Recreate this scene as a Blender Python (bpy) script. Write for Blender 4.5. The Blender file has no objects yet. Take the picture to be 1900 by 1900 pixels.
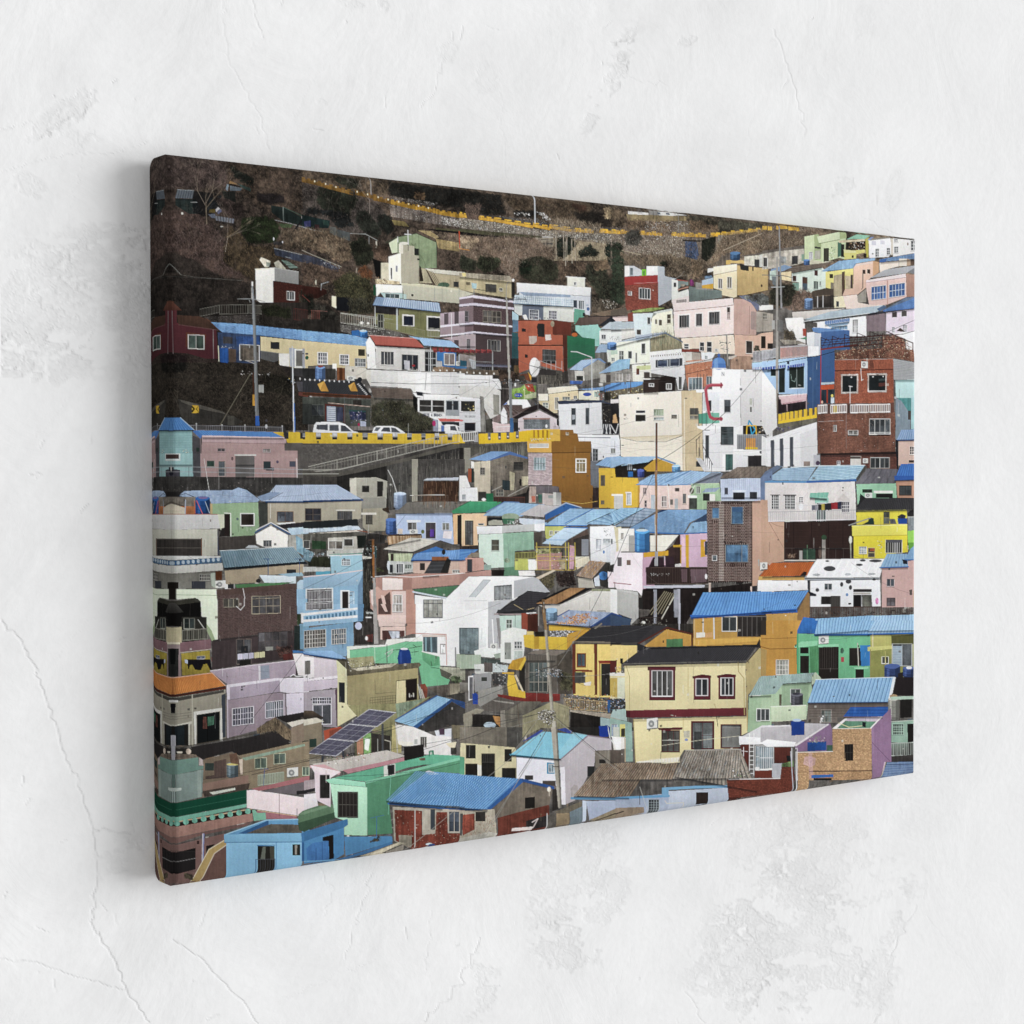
import math,random
import numpy as np
# ------------------------------------------------------------------
# PRINT ARTWORK.  The picture printed on the canvas is painted here with
# numpy into a sheet (units: measured picture units),later carried to the
# canvas as a colour attribute through one fixed homography.
# ------------------------------------------------------------------
X0,Y0,SW,SH,SS=266,266,1444,1394,2
rng=np.random.default_rng(7);random.seed(7)
HH,WW=SH*SS,SW*SS
IMG=np.zeros((HH,WW,3),np.float32)

def vnoise(cx,cy,seed):
	r=np.random.default_rng(seed)
	gw,gh=int(WW/cx)+3,int(HH/cy)+3
	g=r.random((gh,gw),dtype=np.float32)*2-1
	xs=np.arange(WW,dtype=np.float32)/cx;ys=np.arange(HH,dtype=np.float32)/cy
	xi=xs.astype(int);yi=ys.astype(int);fx=xs-xi;fy=(ys-yi)[:,None]
	fx=fx*fx*(3-2*fx);fy=fy*fy*(3-2*fy)
	a=g[:,xi]*(1-fx)+g[:,xi+1]*fx
	return a[yi]*(1-fy)+a[yi+1]*fy
N2=vnoise(2.2,2.2,1);N5=vnoise(5,5,2);N12=vnoise(13,11,3);N40=vnoise(44,38,4);N120=vnoise(130,110,5)
NV=vnoise(5,46,6);NH=vnoise(50,4,8);NG=vnoise(1.2,1.2,9)
MOT=N40*.5+N12*.35+NV*.45+N5*.15

O=[0.,0.,1.]
def at(x,y,w=300): O[0],O[1],O[2]=x,y,w/1900.
def tx(v): return O[0]+v*O[2]
def ty(v): return O[1]+v*O[2]
def pts(a): return [(tx(a[i]),ty(a[i+1])) for i in range(0,len(a),2)]
def hexc(c):
	if not isinstance(c,str): return np.array(c,np.float32)
	if len(c) == 3: c=c[0]*2+c[1]*2+c[2]*2
	return np.array([int(c[i:i+2],16) for i in (0,2,4)],np.float32)
def slope(x,y): return (863.-y)/(5499.-x)

def mask(p):
	q=np.array(p,np.float32)
	q=(q-[X0,Y0])*SS
	x0=max(0,int(q[:,0].min()));x1=min(WW,int(q[:,0].max())+2)
	y0=max(0,int(q[:,1].min()));y1=min(HH,int(q[:,1].max())+2)
	if x1 <= x0 or y1 <= y0: return None
	X=np.arange(x0,x1,dtype=np.float32)[None,:]+.5;Y=np.arange(y0,y1,dtype=np.float32)[:,None]+.5
	m=np.zeros((y1-y0,x1-x0),bool);n=len(q)
	for i in range(n):
		ax,ay=q[i];bx,by=q[(i+1) % n]
		if ay == by: continue
		c=(Y < ay) != (Y < by)
		m ^= c & (X < (bx-ax)*(Y-ay)/(by-ay)+ax)
	return (slice(y0,y1),slice(x0,x1)),m,X,Y

def put(sl,m,col,a=1.):
	v=IMG[sl];w=(m*a)[...,None] if not np.isscalar(a) or a != 1. else m[...,None]
	IMG[sl]=v*(1-w)+col*w

def PP(c,p,n=.05,c2=None,a=1.):
	r=mask(p)
	if r is None: return
	sl,m,X,Y=r
	c=hexc(c)[None,None]
	if c2 is not None:
		t=((Y-Y.min())/max(1,Y.max()-Y.min()))[...,None];c=c*(1-t)+hexc(c2)*t
	if m.sum() > 1800: c=c*(1+.07*(.5-((Y-Y.min())/max(1,Y.max()-Y.min()))+.8*N120[sl]))[...,None]
	put(sl,m,c*(1+1.1*n*(MOT[sl]+NG[sl]*.35))[...,None],a)
def P(c,*xy,n=.05,c2=None,a=1.): PP(c,pts(xy),n,c2,a)
def rectp(x0,y0,x1,y1,s=None):
	x0,y0,x1,y1=tx(x0),ty(y0),tx(x1),ty(y1)
	sa=slope(x0,y0) if s is None else s;sb=slope(x0,y1) if s is None else s
	d=x1-x0
	return [(x0,y0),(x1,y0+sa*d),(x1,y1+sb*d),(x0,y1)]
def R(c,x0,y0,x1,y1,s=None,n=.05,c2=None,a=1.): PP(c,rectp(x0,y0,x1,y1,s),n,c2,a)

def QQ(c,p,t='rib',k=12,j=6,c2=None,n=.05,w=.35,a=1.):
	"""quad with a pattern in its own (u,v): p0->p1=u,p0->p3=v"""
	r=mask(p)
	if r is None: return
	sl,m,X,Y=r
	c=hexc(c);c2=hexc(c2) if c2 is not None else c*.72
	(ax,ay),(bx,by),(cx_,cy_),(dx,dy)=[((x-X0)*SS,(y-Y0)*SS) for x,y in p]
	A=np.array([[ax,ay,1,0,0,0,0,0],[0,0,0,ax,ay,1,0,0],
				  [bx,by,1,0,0,0,-bx,-by],[0,0,0,bx,by,1,0,0],
				  [cx_,cy_,1,0,0,0,-cx_,-cy_],[0,0,0,cx_,cy_,1,-cx_,-cy_],
				  [dx,dy,1,0,0,0,0,0],[0,0,0,dx,dy,1,-dx,-dy]],float)
	try: h=np.linalg.solve(A,np.array([0,0,1,0,1,1,0,1.]))
	except np.linalg.LinAlgError: return PP(c,p,n)
	D=h[6]*X+h[7]*Y+1
	U=(h[0]*X+h[1]*Y+h[2])/D;V=(h[3]*X+h[4]*Y+h[5])/D
	if t == 'rib':
		f=(U*k) % 1.;g=np.clip((np.abs(f-.5)-(.5-w))/.12,0,1)
		f2=np.clip(1-np.abs(f-.32)/.14,0,1)
		col=c*(1-g[...,None])+c2*g[...,None]+f2[...,None]*14
	elif t == 'row':
		f=(V*k) % 1.;g=np.clip((np.abs(f-.5)-(.5-w))/.12,0,1)
		col=c*(1-g[...,None])+c2*g[...,None]
	elif t == 'tile':
		f=np.abs(((U*k) % 1.)-.5)*2;e=((V*j) % 1.)
		g=np.clip(f*.75+(e > .78)*.6,0,1)
		col=c*(1-g[...,None])+c2*g[...,None]
	elif t == 'brick':
		vv=V*j;row=np.floor(vv);uu=U*k+.5*(row % 2)
		g=((vv % 1.) < w*.6) | ((uu % 1.) < w*.35)
		hsh=np.sin(row*12.9898+np.floor(uu)*78.233)*43758.5453;hsh=hsh-np.floor(hsh)
		col=(c*(1+.22*(hsh-.5))[...,None])*(1-g[...,None])+c2*g[...,None]
	elif t == 'grid':
		g=((V*j % 1.) < w*.5) | ((U*k % 1.) < w*.5)
		col=c*(1-g[...,None])+c2*g[...,None]
	col=col*(1+1.25*n*(MOT[sl]+NG[sl]*.4+N120[sl]*.5))[...,None]
	put(sl,m,col,a)
	(x3,y3),(x2,y2)=p[3],p[2]
	if t in ('rib','row','tile') and abs(x2-x3) > 22 and abs(y2-y3) < .4*abs(x2-x3): EAVE.append((x3,y3,x2,y2))
EAVE=[]
def Q(c,*xy,**k): QQ(c,pts(xy),**k)
def RQ(c,x0,y0,x1,y1,s=None,**k): QQ(c,rectp(x0,y0,x1,y1,s),**k)

def LL(c,w,p,a=1.):
	c=hexc(c);w=max(w,.3)
	for i in range(len(p)-1):
		(xa,ya),(xb,yb)=p[i],p[i+1]
		d=math.hypot(xb-xa,yb-ya);k=max(1,int(d/40))
		for j in range(k):
			ax=(xa+(xb-xa)*j/k-X0)*SS;ay=(ya+(yb-ya)*j/k-Y0)*SS
			bx=(xa+(xb-xa)*(j+1)/k-X0)*SS;by=(ya+(yb-ya)*(j+1)/k-Y0)*SS
			r=w*SS/2+1
			x0=max(0,int(min(ax,bx)-r));x1=min(WW,int(max(ax,bx)+r)+1)
			y0=max(0,int(min(ay,by)-r));y1=min(HH,int(max(ay,by)+r)+1)
			if x1 <= x0 or y1 <= y0: continue
			X=np.arange(x0,x1,dtype=np.float32)[None]+.5;Y=np.arange(y0,y1,dtype=np.float32)[:,None]+.5
			vx,vy=bx-ax,by-ay;l2=vx*vx+vy*vy+1e-6
			t=np.clip(((X-ax)*vx+(Y-ay)*vy)/l2,0,1 if j == k-1 else .999)
			dd=np.hypot(X-ax-t*vx,Y-ay-t*vy)
			cov=np.clip(w*SS/2+.5-dd,0,1)*min(1,w*SS/1.)*a
			v=IMG[y0:y1,x0:x1];v += (c-v)*cov[...,None]
def L(c,w,*xy,a=1.): LL(c,w,pts(xy),a)
def WIRE(c,w,x0,y0,x1,y1,sag=20,a=.8):
	p=[(x0+(x1-x0)*t,y0+(y1-y0)*t+sag*4*t*(1-t)) for t in np.linspace(0,1,9)]
	L(c,w,*[v for q in p for v in q],a=a)
def E(c,cx,cy,rx,ry=None,n=.05,c2=None):
	ry=rx if ry is None else ry
	PP(c,[(tx(cx+rx*math.cos(t)),ty(cy+ry*math.sin(t))) for t in np.linspace(0,2*math.pi,22)[:-1]],n,c2)

def W(x0,y0,x1,y1,k=2,j=1,f='e4e4e0',g='2c3032',fw=1.1,s=None,mw=.8):
	"""window: frame,dark glass with a soft reflection,glazing bars"""
	sg=-1
	x0_,y0_,x1_,y1_=x0,y0,x1,y1
	if f is not None: R(f,x0,y0,x1,y1,s,n=.04)
	i=fw/O[2] if f is not None else 0
	if x1-x0 <= 2.4*i or y1-y0 <= 2.4*i: i=min(x1-x0,y1-y0)*.2
	x0,y0,x1,y1=x0+i,y0+i,x1-i,y1-i
	if s is None: y0 += slope(tx(x0_),ty(y0))*i;y1 += slope(tx(x0_),ty(y1))*i
	p=rectp(x0,y0,x1,y1,s);g=hexc(g);PP(g,p,.25)
	def at_(u,v):
		a=[p[0][0]+(p[1][0]-p[0][0])*u,p[0][1]+(p[1][1]-p[0][1])*u];b=[p[3][0]+(p[2][0]-p[3][0])*u,p[3][1]+(p[2][1]-p[3][1])*u]
		return (a[0]+(b[0]-a[0])*v,a[1]+(b[1]-a[1])*v)
	for q in range(k):
		u0,u1=q/k+.04,(q+1)/k-.04
		if random.random() < .6:
			v0=random.choice([0,0,.45]);v1=random.choice([.5,1,1])
			if v1 > v0: PP(g+random.uniform(8,42)*np.array([.9,1,1.05]),[at_(u0,v0),at_(u1,v0),at_(u1,v1),at_(u0,v1)],.2,a=.7)
	mc=f if f is not None else '8a8a88'
	for q in range(1,k): LL(mc,mw,[at_(q/k,0),at_(q/k,1)])
	for q in range(1,j): LL(mc,mw,[at_(0,q/j),at_(1,q/j)])
	LL('101214',1,[at_(0,0),at_(1,0)],.55);LL('101214',.7,[at_(0,0),at_(0,1)],.35)
	b=rectp(x0_,y0_,x1_,y1_,s);LL('101214',1,[(b[3][0],b[3][1]+.8),(b[2][0],b[2][1]+.8)],.3)
def GR(x0,y0,x1,y1,n=8,c='b8b8b4',m=2,w=.5,s=None):
	"""bars of a grille / railing over a rectangle"""
	p=rectp(x0,y0,x1,y1,s)
	for i in range(n+1):
		u=i/n;LL(c,w,[(p[0][0]+(p[1][0]-p[0][0])*u,p[0][1]+(p[1][1]-p[0][1])*u),(p[3][0]+(p[2][0]-p[3][0])*u,p[3][1]+(p[2][1]-p[3][1])*u)],.85)
	for i in range(m):
		v=i/max(1,m-1);LL(c,w*1.3,[(p[0][0],p[0][1]+(p[3][1]-p[0][1])*v),(p[1][0],p[1][1]+(p[2][1]-p[1][1])*v)])
def RAIL(c,x0,y0,x1,y1,h,n=12,w=.6,m=2):
	for i in range(n+1):
		u=i/n;x=x0+(x1-x0)*u;y=y0+(y1-y0)*u;L(c,w,x,y,x,y+h)
	for i in range(m): L(c,w*1.5,x0,y0+h*i/max(1,m-1),x1,y1+h*i/max(1,m-1))
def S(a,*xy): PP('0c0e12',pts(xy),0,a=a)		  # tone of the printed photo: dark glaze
def TANK(c,x0,y0,x1,y1,band=3):
	c=hexc(c);ry=(x1-x0)*.16
	P(c,x0,y0,x1,y0,x1,y1,x0,y1,n=.08);E(c*.8,(x0+x1)/2,y1,(x1-x0)/2,ry);E(np.minimum(c*1.25+12,255),(x0+x1)/2,y0,(x1-x0)/2,ry)
	P(c*.62,x0+(x1-x0)*.68,y0+ry,x1,y0,x1,y1,x0+(x1-x0)*.68,y1+ry,n=.05,a=.7)
	P(np.minimum(c*1.3+20,255),x0+(x1-x0)*.15,y0+ry,x0+(x1-x0)*.32,y0+ry,x0+(x1-x0)*.32,y1,x0+(x1-x0)*.15,y1,n=.05,a=.55)
	for i in range(1,band+1): yy=y0+(y1-y0)*i/(band+1);L(c*.7,.5,x0,yy,(x0+x1)/2,yy+ry,x1,yy)
def AC(x0,y0,x1,y1):
	R('d4d4ce',x0,y0,x1,y1,n=.05);w=x1-x0;h=y1-y0;E('8a8c8c',x0+w*.42,y0+h*.5,w*.27,h*.36);E('c4c4c0',x0+w*.42,y0+h*.5,w*.1,h*.13)
	R('6a6864',x0,y1,x1,y1+h*.12)

def strokes(p,n,ln,cols,ang=(-math.pi/2,.6),a=.7,cur=.3,step=1.0):
	"""n short hair-like strokes (twigs,grass) inside polygon p"""
	r=mask(p)
	if r is None: return
	sl,m,X,Y=r
	ys,xs=np.nonzero(m)
	if len(ys) == 0: return
	i=rng.integers(0,len(ys),n);x=xs[i].astype(np.float32)+sl[1].start;y=ys[i].astype(np.float32)+sl[0].start
	th=rng.normal(ang[0],ang[1],n);dth=rng.normal(0,cur,n)*.08
	col=np.array([hexc(c) for c in cols])[rng.integers(0,len(cols),n)]*(1+.16*rng.standard_normal((n,1)));col=np.clip(col,8,250)
	k=max(2,int(ln*SS/step));life=rng.integers(int(k*.4),k+1,n)
	for s in range(k):
		ok=s < life;xi=x[ok].astype(int);yi=y[ok].astype(int)
		g=(xi >= 0) & (xi < WW) & (yi >= 0) & (yi < HH);xi,yi=xi[g],yi[g]
		IMG[yi,xi]=IMG[yi,xi]*(1-a)+col[ok][g]*a
		x += np.cos(th)*step;y += np.sin(th)*step;th=th+dth
def ST(n,ln,cols,*xy,ang=(-math.pi/2,.6),a=.7,cur=.3): strokes(pts(xy),n,ln,cols,ang,a,cur)
def BUSH(c,*xy,n=.5,lc=None,dens=.05,ln=3,rag=9):
	"""foliage mass with an uneven outline,mottle and leaf strokes"""
	p=pts(xy);c=hexc(c);q=[]
	for i in range(len(p)):
		(ax,ay),(bx,by)=p[i],p[(i+1) % len(p)];k=max(2,int(math.hypot(bx-ax,by-ay)/3))
		for t in range(k): q.append((ax+(bx-ax)*t/k+random.uniform(-1,1)*rag*.25,ay+(by-ay)*t/k+random.uniform(-1,1)*rag*.25))
	r=mask(q)
	if r is None: return
	sl,m,X,Y=r
	al=m.astype(np.float32);k=int(max(2,min(rag*.5,5)*SS))		  # feathered,ragged edge
	for ax in (0,1):
		cs=np.cumsum(np.concatenate([np.zeros_like(np.take(al,[0],ax)),al],ax),ax);nn_=al.shape[ax];i=np.arange(nn_)
		lo=np.clip(i-k,0,nn_);hi=np.clip(i+k+1,0,nn_);al=(np.take(cs,hi,ax)-np.take(cs,lo,ax))/(2*k+1)
	al=np.clip((al-.62+.34*N2[sl]+.3*N5[sl]+.2*N12[sl])*3.2+.5,0,1)*m
	f=1.05+n*(N12[sl]*.75+N5[sl]*.6+N2[sl]*.4+N40[sl]*.85)
	put(sl,al,c*np.clip(f,.25,2.4)[...,None])
	nn=int(m.sum()*dens);lc=lc or [c*1.5+8,c*.5,c*1.2,c*.4]
	strokes(q,nn,ln*1.4,lc,(-1.57,.55 if rag == 9 else 1.2),.4,.8)
def TREE(x,y,h,c='8a7c70',w=1.2,ang=-90,spread=30,depth=6,a=.8):
	def rec(px,py,ln,an,d,ww):
		ex=px+ln*math.cos(math.radians(an));ey=py+ln*math.sin(math.radians(an))
		LL(c,ww,[(px,py),(ex,ey)],a)
		if d == 0: return
		for _ in range(2 if d > 1 else 3): rec(ex,ey,ln*random.uniform(.6,.85),an+random.gauss(0,spread),d-1,ww*.66)
	rec(tx(x),ty(y),h*O[2]*.3,ang,depth,w)
def SPECK(n,cols,*xy,sz=1.2,a=.9):
	"""scatter of little stones / rubbish / blossom"""
	r=mask(pts(xy))
	if r is None: return
	sl,m,X,Y=r;ys,xs=np.nonzero(m)
	if len(ys) == 0: return
	i=rng.integers(0,len(ys),n);cc=np.array([hexc(c) for c in cols])[rng.integers(0,len(cols),n)]
	cc=np.clip(cc*(1+.15*rng.standard_normal((n,1))),0,255);k=max(1,int(sz*SS))
	for q in range(n):
		y=ys[i[q]]+sl[0].start;x=xs[i[q]]+sl[1].start;h=random.randint(1,k);w=random.randint(1,k)
		IMG[y:y+h,x:x+w]=IMG[y:y+h,x:x+w]*(1-a)+cc[q]*a
def CLUT(n,cols,x0,y0,x1,y1,mx=40):
	"""small unreadable clutter: boxes,boards,pots,gaps between houses"""
	for _ in range(n):
		x=random.uniform(x0,x1);y=random.uniform(y0,y1);w=random.uniform(.2,1)*mx;h=random.uniform(.2,1)*mx*.6
		c=hexc(random.choice(cols))*random.uniform(.75,1.15)
		if random.random() < .3: L(c,random.uniform(.5,1.1),x,y,x+random.uniform(-1,1)*mx*1.6,y+random.uniform(-1,1)*mx)
		else: R(c,x,y,min(x+w,x1),min(y+h,y1),n=.15)
GC=['6c6660','4a4642','8e8880','2c2a2a','a8a29a','3a3836','5c5a58','7a6a5a','b8b4b0','566470']
HB=['7c6a60','4c4038','94826e','2e2824','66584c','a08e78','3a342c','5a4640']

FONT={'A': '0,6 2,0 4,6|1,4 3,4','B': '0,0 0,6 3,6 4,5 3,3 0,3|0,0 3,0 4,1 3,3','C': '4,1 3,0 1,0 0,1 0,5 1,6 3,6 4,5','D': '0,0 0,6 3,6 4,4 4,2 3,0 0,0','E': '4,0 0,0 0,6 4,6|0,3 3,3',
		'F': '4,0 0,0 0,6|0,3 3,3','H': '0,0 0,6|4,0 4,6|0,3 4,3','K': '0,0 0,6|4,0 0,3 4,6','M': '0,6 0,0 2,3 4,0 4,6','N': '0,6 0,0 4,6 4,0','O': '1,0 3,0 4,1 4,5 3,6 1,6 0,5 0,1 1,0','R': '0,6 0,0 3,0 4,1 3,3 0,3|2,3 4,6',
		'T': '0,0 4,0|2,0 2,6','U': '0,0 0,5 1,6 3,6 4,5 4,0','Y': '0,0 2,3 4,0|2,3 2,6','&': '4,6 1,1 2,0 3,1 0,4 1,6 3,5 4,3'}
def TEXT(s,x,y,w,h,c,lw=.7):
	cw=w/len(s)
	for i,ch in enumerate(s):
		for st in FONT.get(ch,'').split('|'):
			if not st: continue
			q=[]
			for pr in st.split():
				a,b=pr.split(',');q += [x+cw*i+float(a)/4*cw*.72,y+float(b)/6*h+slope(tx(x),ty(y))*cw*i]
			L(c,lw,*q)

def base():
	# hillside scrub over everything,then a neutral jumble for the town
	v=np.clip((np.arange(WW)/WW),0,1)[None,:]
	c=np.array([58,48,42.])*(1-v[...,None])+np.array([104,90,74.])*v[...,None]
	f=1+.3*N120+.3*N40+.28*N12+.25*N5+.1*N2
	IMG[:]=c*np.clip(f,.3,2)[...,None]
	at(0,0,1900)
	P('605c58',266,690,1000,650,1710,520,1710,1660,266,1660,n=.3)
	CLUT(2600,GC,270,700,1700,1650,14)
base()
at(0,0,1900)
hill=(266,270,1710,430,1710,520,1200,560,960,520,700,640,500,800,266,800)
ST(26000,7,HB,*hill,ang=(-1.57,.5),a=.3)
ST(16000,12,['8c7a70','6e5e58','3a302c','9a8a7c'],*hill,ang=(-1.57,.8),a=.25,cur=.8)

# ---- tile 270,280 : scrub hill,top left
at(270,280)
BUSH('423732',40,60,400,40,980,130,960,420,600,460,40,440,n=.4,ln=5,lc=['6e5b58','2e2422','5a4a46','8a7672'])
BUSH('3f342c',960,130,1900,230,1900,700,1500,760,1100,520,980,380,n=.45,ln=5,lc=['6a5646','2a2420','57442e','7c6a58'])
BUSH('44362f',40,700,560,700,800,860,1000,1180,1250,1500,700,1480,400,1380,40,1240,n=.32,ln=7,lc=['7a6260','362a28','64504a','8c7470'])
BUSH('3a3024',980,860,1260,1120,1560,1120,1640,1260,1300,1560,900,1300,n=.4,ln=6,lc=['6a563a','221c18','86704e'])
BUSH('2b2521',40,1300,300,1160,620,1300,800,1420,1250,1560,1240,1760,900,1900,40,1900,n=.5,ln=6,lc=['3c3430','100e0e','2c2824','4a4238'])
BUSH('1c1f1a',980,130,1120,240,1300,340,1260,420,1040,330,n=.5)
BUSH('1e1a1a',1300,480,1600,500,1660,620,1500,640,1320,600,n=.5)
P('26302e',360,560,600,570,680,740,520,740,360,640,n=.4)
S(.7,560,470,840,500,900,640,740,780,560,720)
Q('5f676f',385,458,580,466,560,562,358,556,t='rib',k=7,c2='4a525c',w=.3)
L('9aa0a4',.8,385,458,580,468);L('a8aaa8',.7,540,603,615,606)
P('20221f',900,470,1060,480,1070,640,960,620,n=.4);P('22282c',760,560,900,520,880,700,730,700,n=.4)
BUSH('2f2623',800,520,1160,620,1180,800,1000,790,880,700,n=.5)
P('8c6c44',1000,352,1090,396,985,384);P('14161a',980,382,1130,420,1120,432,990,400)
P('7c8c98',965,392,985,400,970,470,950,450);P('566068',1000,410,1140,440,1120,470,1000,470,n=.3)
P('2e4440',1080,380,1240,440,1240,480,1130,430,n=.3,a=.8)
TREE(725,860,620,'94846c',1.3,-92,24,3);TREE(710,640,640,'9a8a78',1,-118,22,5,.7);TREE(712,620,560,'9a8a78',1,-62,22,5,.7)
TREE(760,480,500,'7a6a62',.6,-80,30,6,.5);TREE(560,470,420,'806e68',.6,-100,30,6,.5)
P('b4b6ba',830,690,860,660,880,680,835,720);P('5c607c',850,720,890,680,900,710,860,745);P('5c4e20',760,690,830,680,820,725,750,725,n=.3)
P('5c6474',740,745,820,740,830,790,790,790,n=.3)
Q('6c707a',820,760,1050,800,1040,850,830,815,t='rib',k=7,c2='3c3e44',w=.2)
E('a8a49c',900,888,18,7);E('b0aaa0',440,735,14,14,n=.4)
BUSH('1c2314',1130,800,1240,760,1420,770,1560,830,1590,960,1540,1060,1380,1100,1200,1080,1110,960,n=.6,dens=.12,lc=['2e3a20','0e120c','3a4426','12160e'])
P('1e2826',1480,640,1620,660,1860,790,1860,880,1620,830,1480,720,n=.3);L('3c6a5c',.6,1620,660,1860,770);L('8a9690',.8,1618,660,1622,820)
L('8c8c8c',1,1520,810,1700,850,1900,910);P('48583a',1560,850,1740,860,1700,900,1600,900,n=.4);P('1c1a20',1720,940,1840,800,1850,810,1740,960)
P('6a6690',1870,800,1900,800,1900,900,1870,880);E('b8bab8',1840,780,8,18)
TREE(940,1180,560,'9c9080',1,-80,24,5,.8);TREE(960,1010,420,'a89478',.8,-30,18,4,.7)
BUSH('4a3e32',1600,900,1900,920,1900,1160,1700,1160,1560,1080,n=.5,ln=5,lc=['9a8a74','2a241e','6a5c4a'])
P('30343a',1500,1060,1620,1060,1600,1100,1500,1100,n=.5,a=.6);E('c8ccd0',1506,1030,7,20);E('c0c4c8',1610,1068,7,12)
P('363c4c',1510,1140,1900,1240,1900,1320,1520,1220,n=.3);L('94989a',.9,1510,1140,1900,1230);L('9aa0a4',.7,1640,1240,1710,1256)
P('c2baa4',1340,1275,1360,1245,1470,1290,1440,1360,1400,1360,n=.35);P('7a8278',1420,1300,1470,1310,1450,1355,1420,1350,n=.3)
P('b8b4a0',1510,1310,1560,1280,1640,1370,1640,1385,1530,1365,n=.2);Q('7c9488',1590,1275,1670,1290,1800,1370,1700,1380,t='row',k=5,c2='44564c')
# white box house + brown brick
P('e9e7df',1290,1385,1515,1370,1515,1520,1495,1520,1500,1805,1370,1800,1300,1740,n=.05);P('f0e8d0',1285,1380,1515,1366,1515,1382,1290,1396)
P('8f8f8d',1515,1368,1795,1415,1795,1560,1515,1520,n=.05);L('c2c2bc',.8,1515,1368,1795,1415)
Q('4c2620',1495,1520,1900,1580,1900,1900,1500,1810,t='brick',k=26,j=22,c2='3a1c18',w=.3)
P('f0eee8',1244,1530,1262,1530,1262,1740,1246,1740)
W(1655,1640,1750,1745,3,1,"dadcd8","343638")
BUSH('26231d',1800,1650,1900,1580,1900,1900,1780,1900,n=.6,dens=.15,lc=['4c4436','141210','5e5442'])
BUSH('171a12',1340,1820,1600,1800,1700,1850,1700,1900,1340,1900,n=.5)
for x0,y0,x1,y1 in ((640,1860,900,1808),(900,1808,1340,1812)): RAIL('6a6a62',x0,y0,x1,y1,70,12,.5)
WIRE('606460',.5,40,1450,900,1500,6,.6);WIRE('a8aaa4',.8,270,1300,420,1450,-6,.5);L('8e908a',.7,270,1300,320,1340,380,1420,430,1455,600,1480,1150,1520,a=.5)
P('5a3a2c',270,1740,330,1760,420,1860,130,1870,n=.2,c2='7a4c3a')
# pole with arms
P('8a8e94',1245,1580,1262,1580,1288,1900,1262,1900);L('8a8c8c',1.1,1080,1735,1250,1730,1400,1765);L('9a9c9a',.8,1215,1740,1260,1850)

# ---- tile 560,300
at(560,300)
BUSH('4c4034',0,100,450,130,1010,215,1010,420,600,350,0,190,n=.45,ln=6,lc=['7a6850','2a241c','66563e'])
BUSH('262820',360,160,640,190,680,300,560,330,380,240,n=.5,dens=.1)
BUSH('1a1a18',1000,220,1900,330,1900,560,1500,500,1010,400,n=.6,dens=.1,lc=['34302a','0c0c0c','403a30'])
BUSH('52402e',1300,340,1440,360,1440,450,1320,440,n=.4)
BUSH('3c3632',0,260,560,380,900,500,1000,640,900,900,500,820,0,640,n=.45,ln=7,lc=['6a5e58','221e1c','4e443c','80746c'])
BUSH('20231c',180,280,560,300,660,440,560,640,300,620,180,500,n=.6,dens=.14,lc=['323628','10120e','3c3a2c'])
BUSH('1a1c1c',60,520,540,600,620,760,420,780,300,640,60,620,n=.5)
BUSH('1c1e1a',880,620,1040,620,1080,800,1000,880,880,760,n=.5,dens=.1)
BUSH('242620',640,560,760,580,940,800,900,900,720,840,620,700,n=.5,dens=.1)
P('6b6058',1020,500,1900,640,1900,780,1620,740,1040,640,n=.4)
SPECK(900,['8a847c','5a524c','b0aaa0','3a342e','a09a98'],1020,500,1900,620,1900,760,1620,730,1040,640,sz=1.3)
SPECK(260,['c8c2b8','8e8880','dcd8d0'],1620,640,1900,690,1900,770,1640,730,sz=1.6)
SPECK(300,['8a847c','6a6460','a8a4a0'],1020,400,1600,480,1500,520,1040,440,sz=1.2)
P('7a6c40',1050,680,1200,700,1250,760,1080,740,n=.3)
P('57543a',1560,770,1900,800,1900,830,1560,800,n=.2);P('16171a',1340,770,1900,822,1900,850,1600,815,n=.1)
P('a08c60',1350,800,1500,810,1600,880,1560,900,n=.3)
for x0,y0,x1,y1 in ((0,195,250,255),(250,262,600,352),(620,345,900,410),(830,410,1050,455),(1040,455,1350,525),(1340,515,1590,570),(1570,570,1900,625)):
	n=max(2,int((x1-x0)/60));cc='745420' if x0 < 1000 else 'a87c20'
	P(cc,x0,y0,x1,y1,x1,y1+42,x0,y0+42,n=.3)
	for i in range(n):
		xa=x0+(x1-x0)*i/n;ya=y0+(y1-y0)*i/n;P(cc,xa,ya-16,xa+(x1-x0)/n*.6,ya-9,xa+(x1-x0)/n*.6,ya+8,xa,ya,n=.3)
for x,y in ((150,232),(278,262),(398,298),(645,352),(768,382),(890,415),(1008,442),(1130,468),(1245,494),(1362,516),(1476,540)): E('ecd9a8',x,y,8,11)
BUSH('2a2a24',560,330,640,350,640,400,560,380,n=.5)
TREE(790,600,500,'8c8078',1.1,-90,20,6,.8);L('b0b0ae',1.1,803,200,806,380);TREE(980,480,420,'8a7a66',.8,-95,26,5,.6);TREE(650,300,260,'a09080',.6,-70,25,4,.7)
P('1c2c2c',0,620,180,660,330,690,310,780,0,770,n=.3);P('3a3e6a',25,700,100,690,100,760,30,765,n=.2);P('3a2426',150,735,200,740,205,790,150,785);P('28403a',240,680,300,690,320,750,250,740,n=.2)
L('8a8e90',1.1,0,760,130,800,300,830)
P('5a5c58',325,760,400,770,405,880,325,830,n=.15);P('4e5252',410,790,560,830,560,930,410,870,n=.2);L('9a9e9a',.9,565,840,740,845,880,920);L('8a9090',.7,782,880,784,960)
P('b4ae9c',860,930,878,930,878,1020,860,1010)
BUSH('5c4c3c',0,780,280,800,560,940,600,1120,480,1200,200,1060,0,1000,n=.45,ln=7,lc=['94826a','3a3026','7c6a52','a89678'])
L('9a9484',1.1,0,1035,120,1090,340,1180,460,1230);P('383b48',0,1080,200,1130,420,1240,420,1300,200,1210,0,1170,n=.3)
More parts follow.
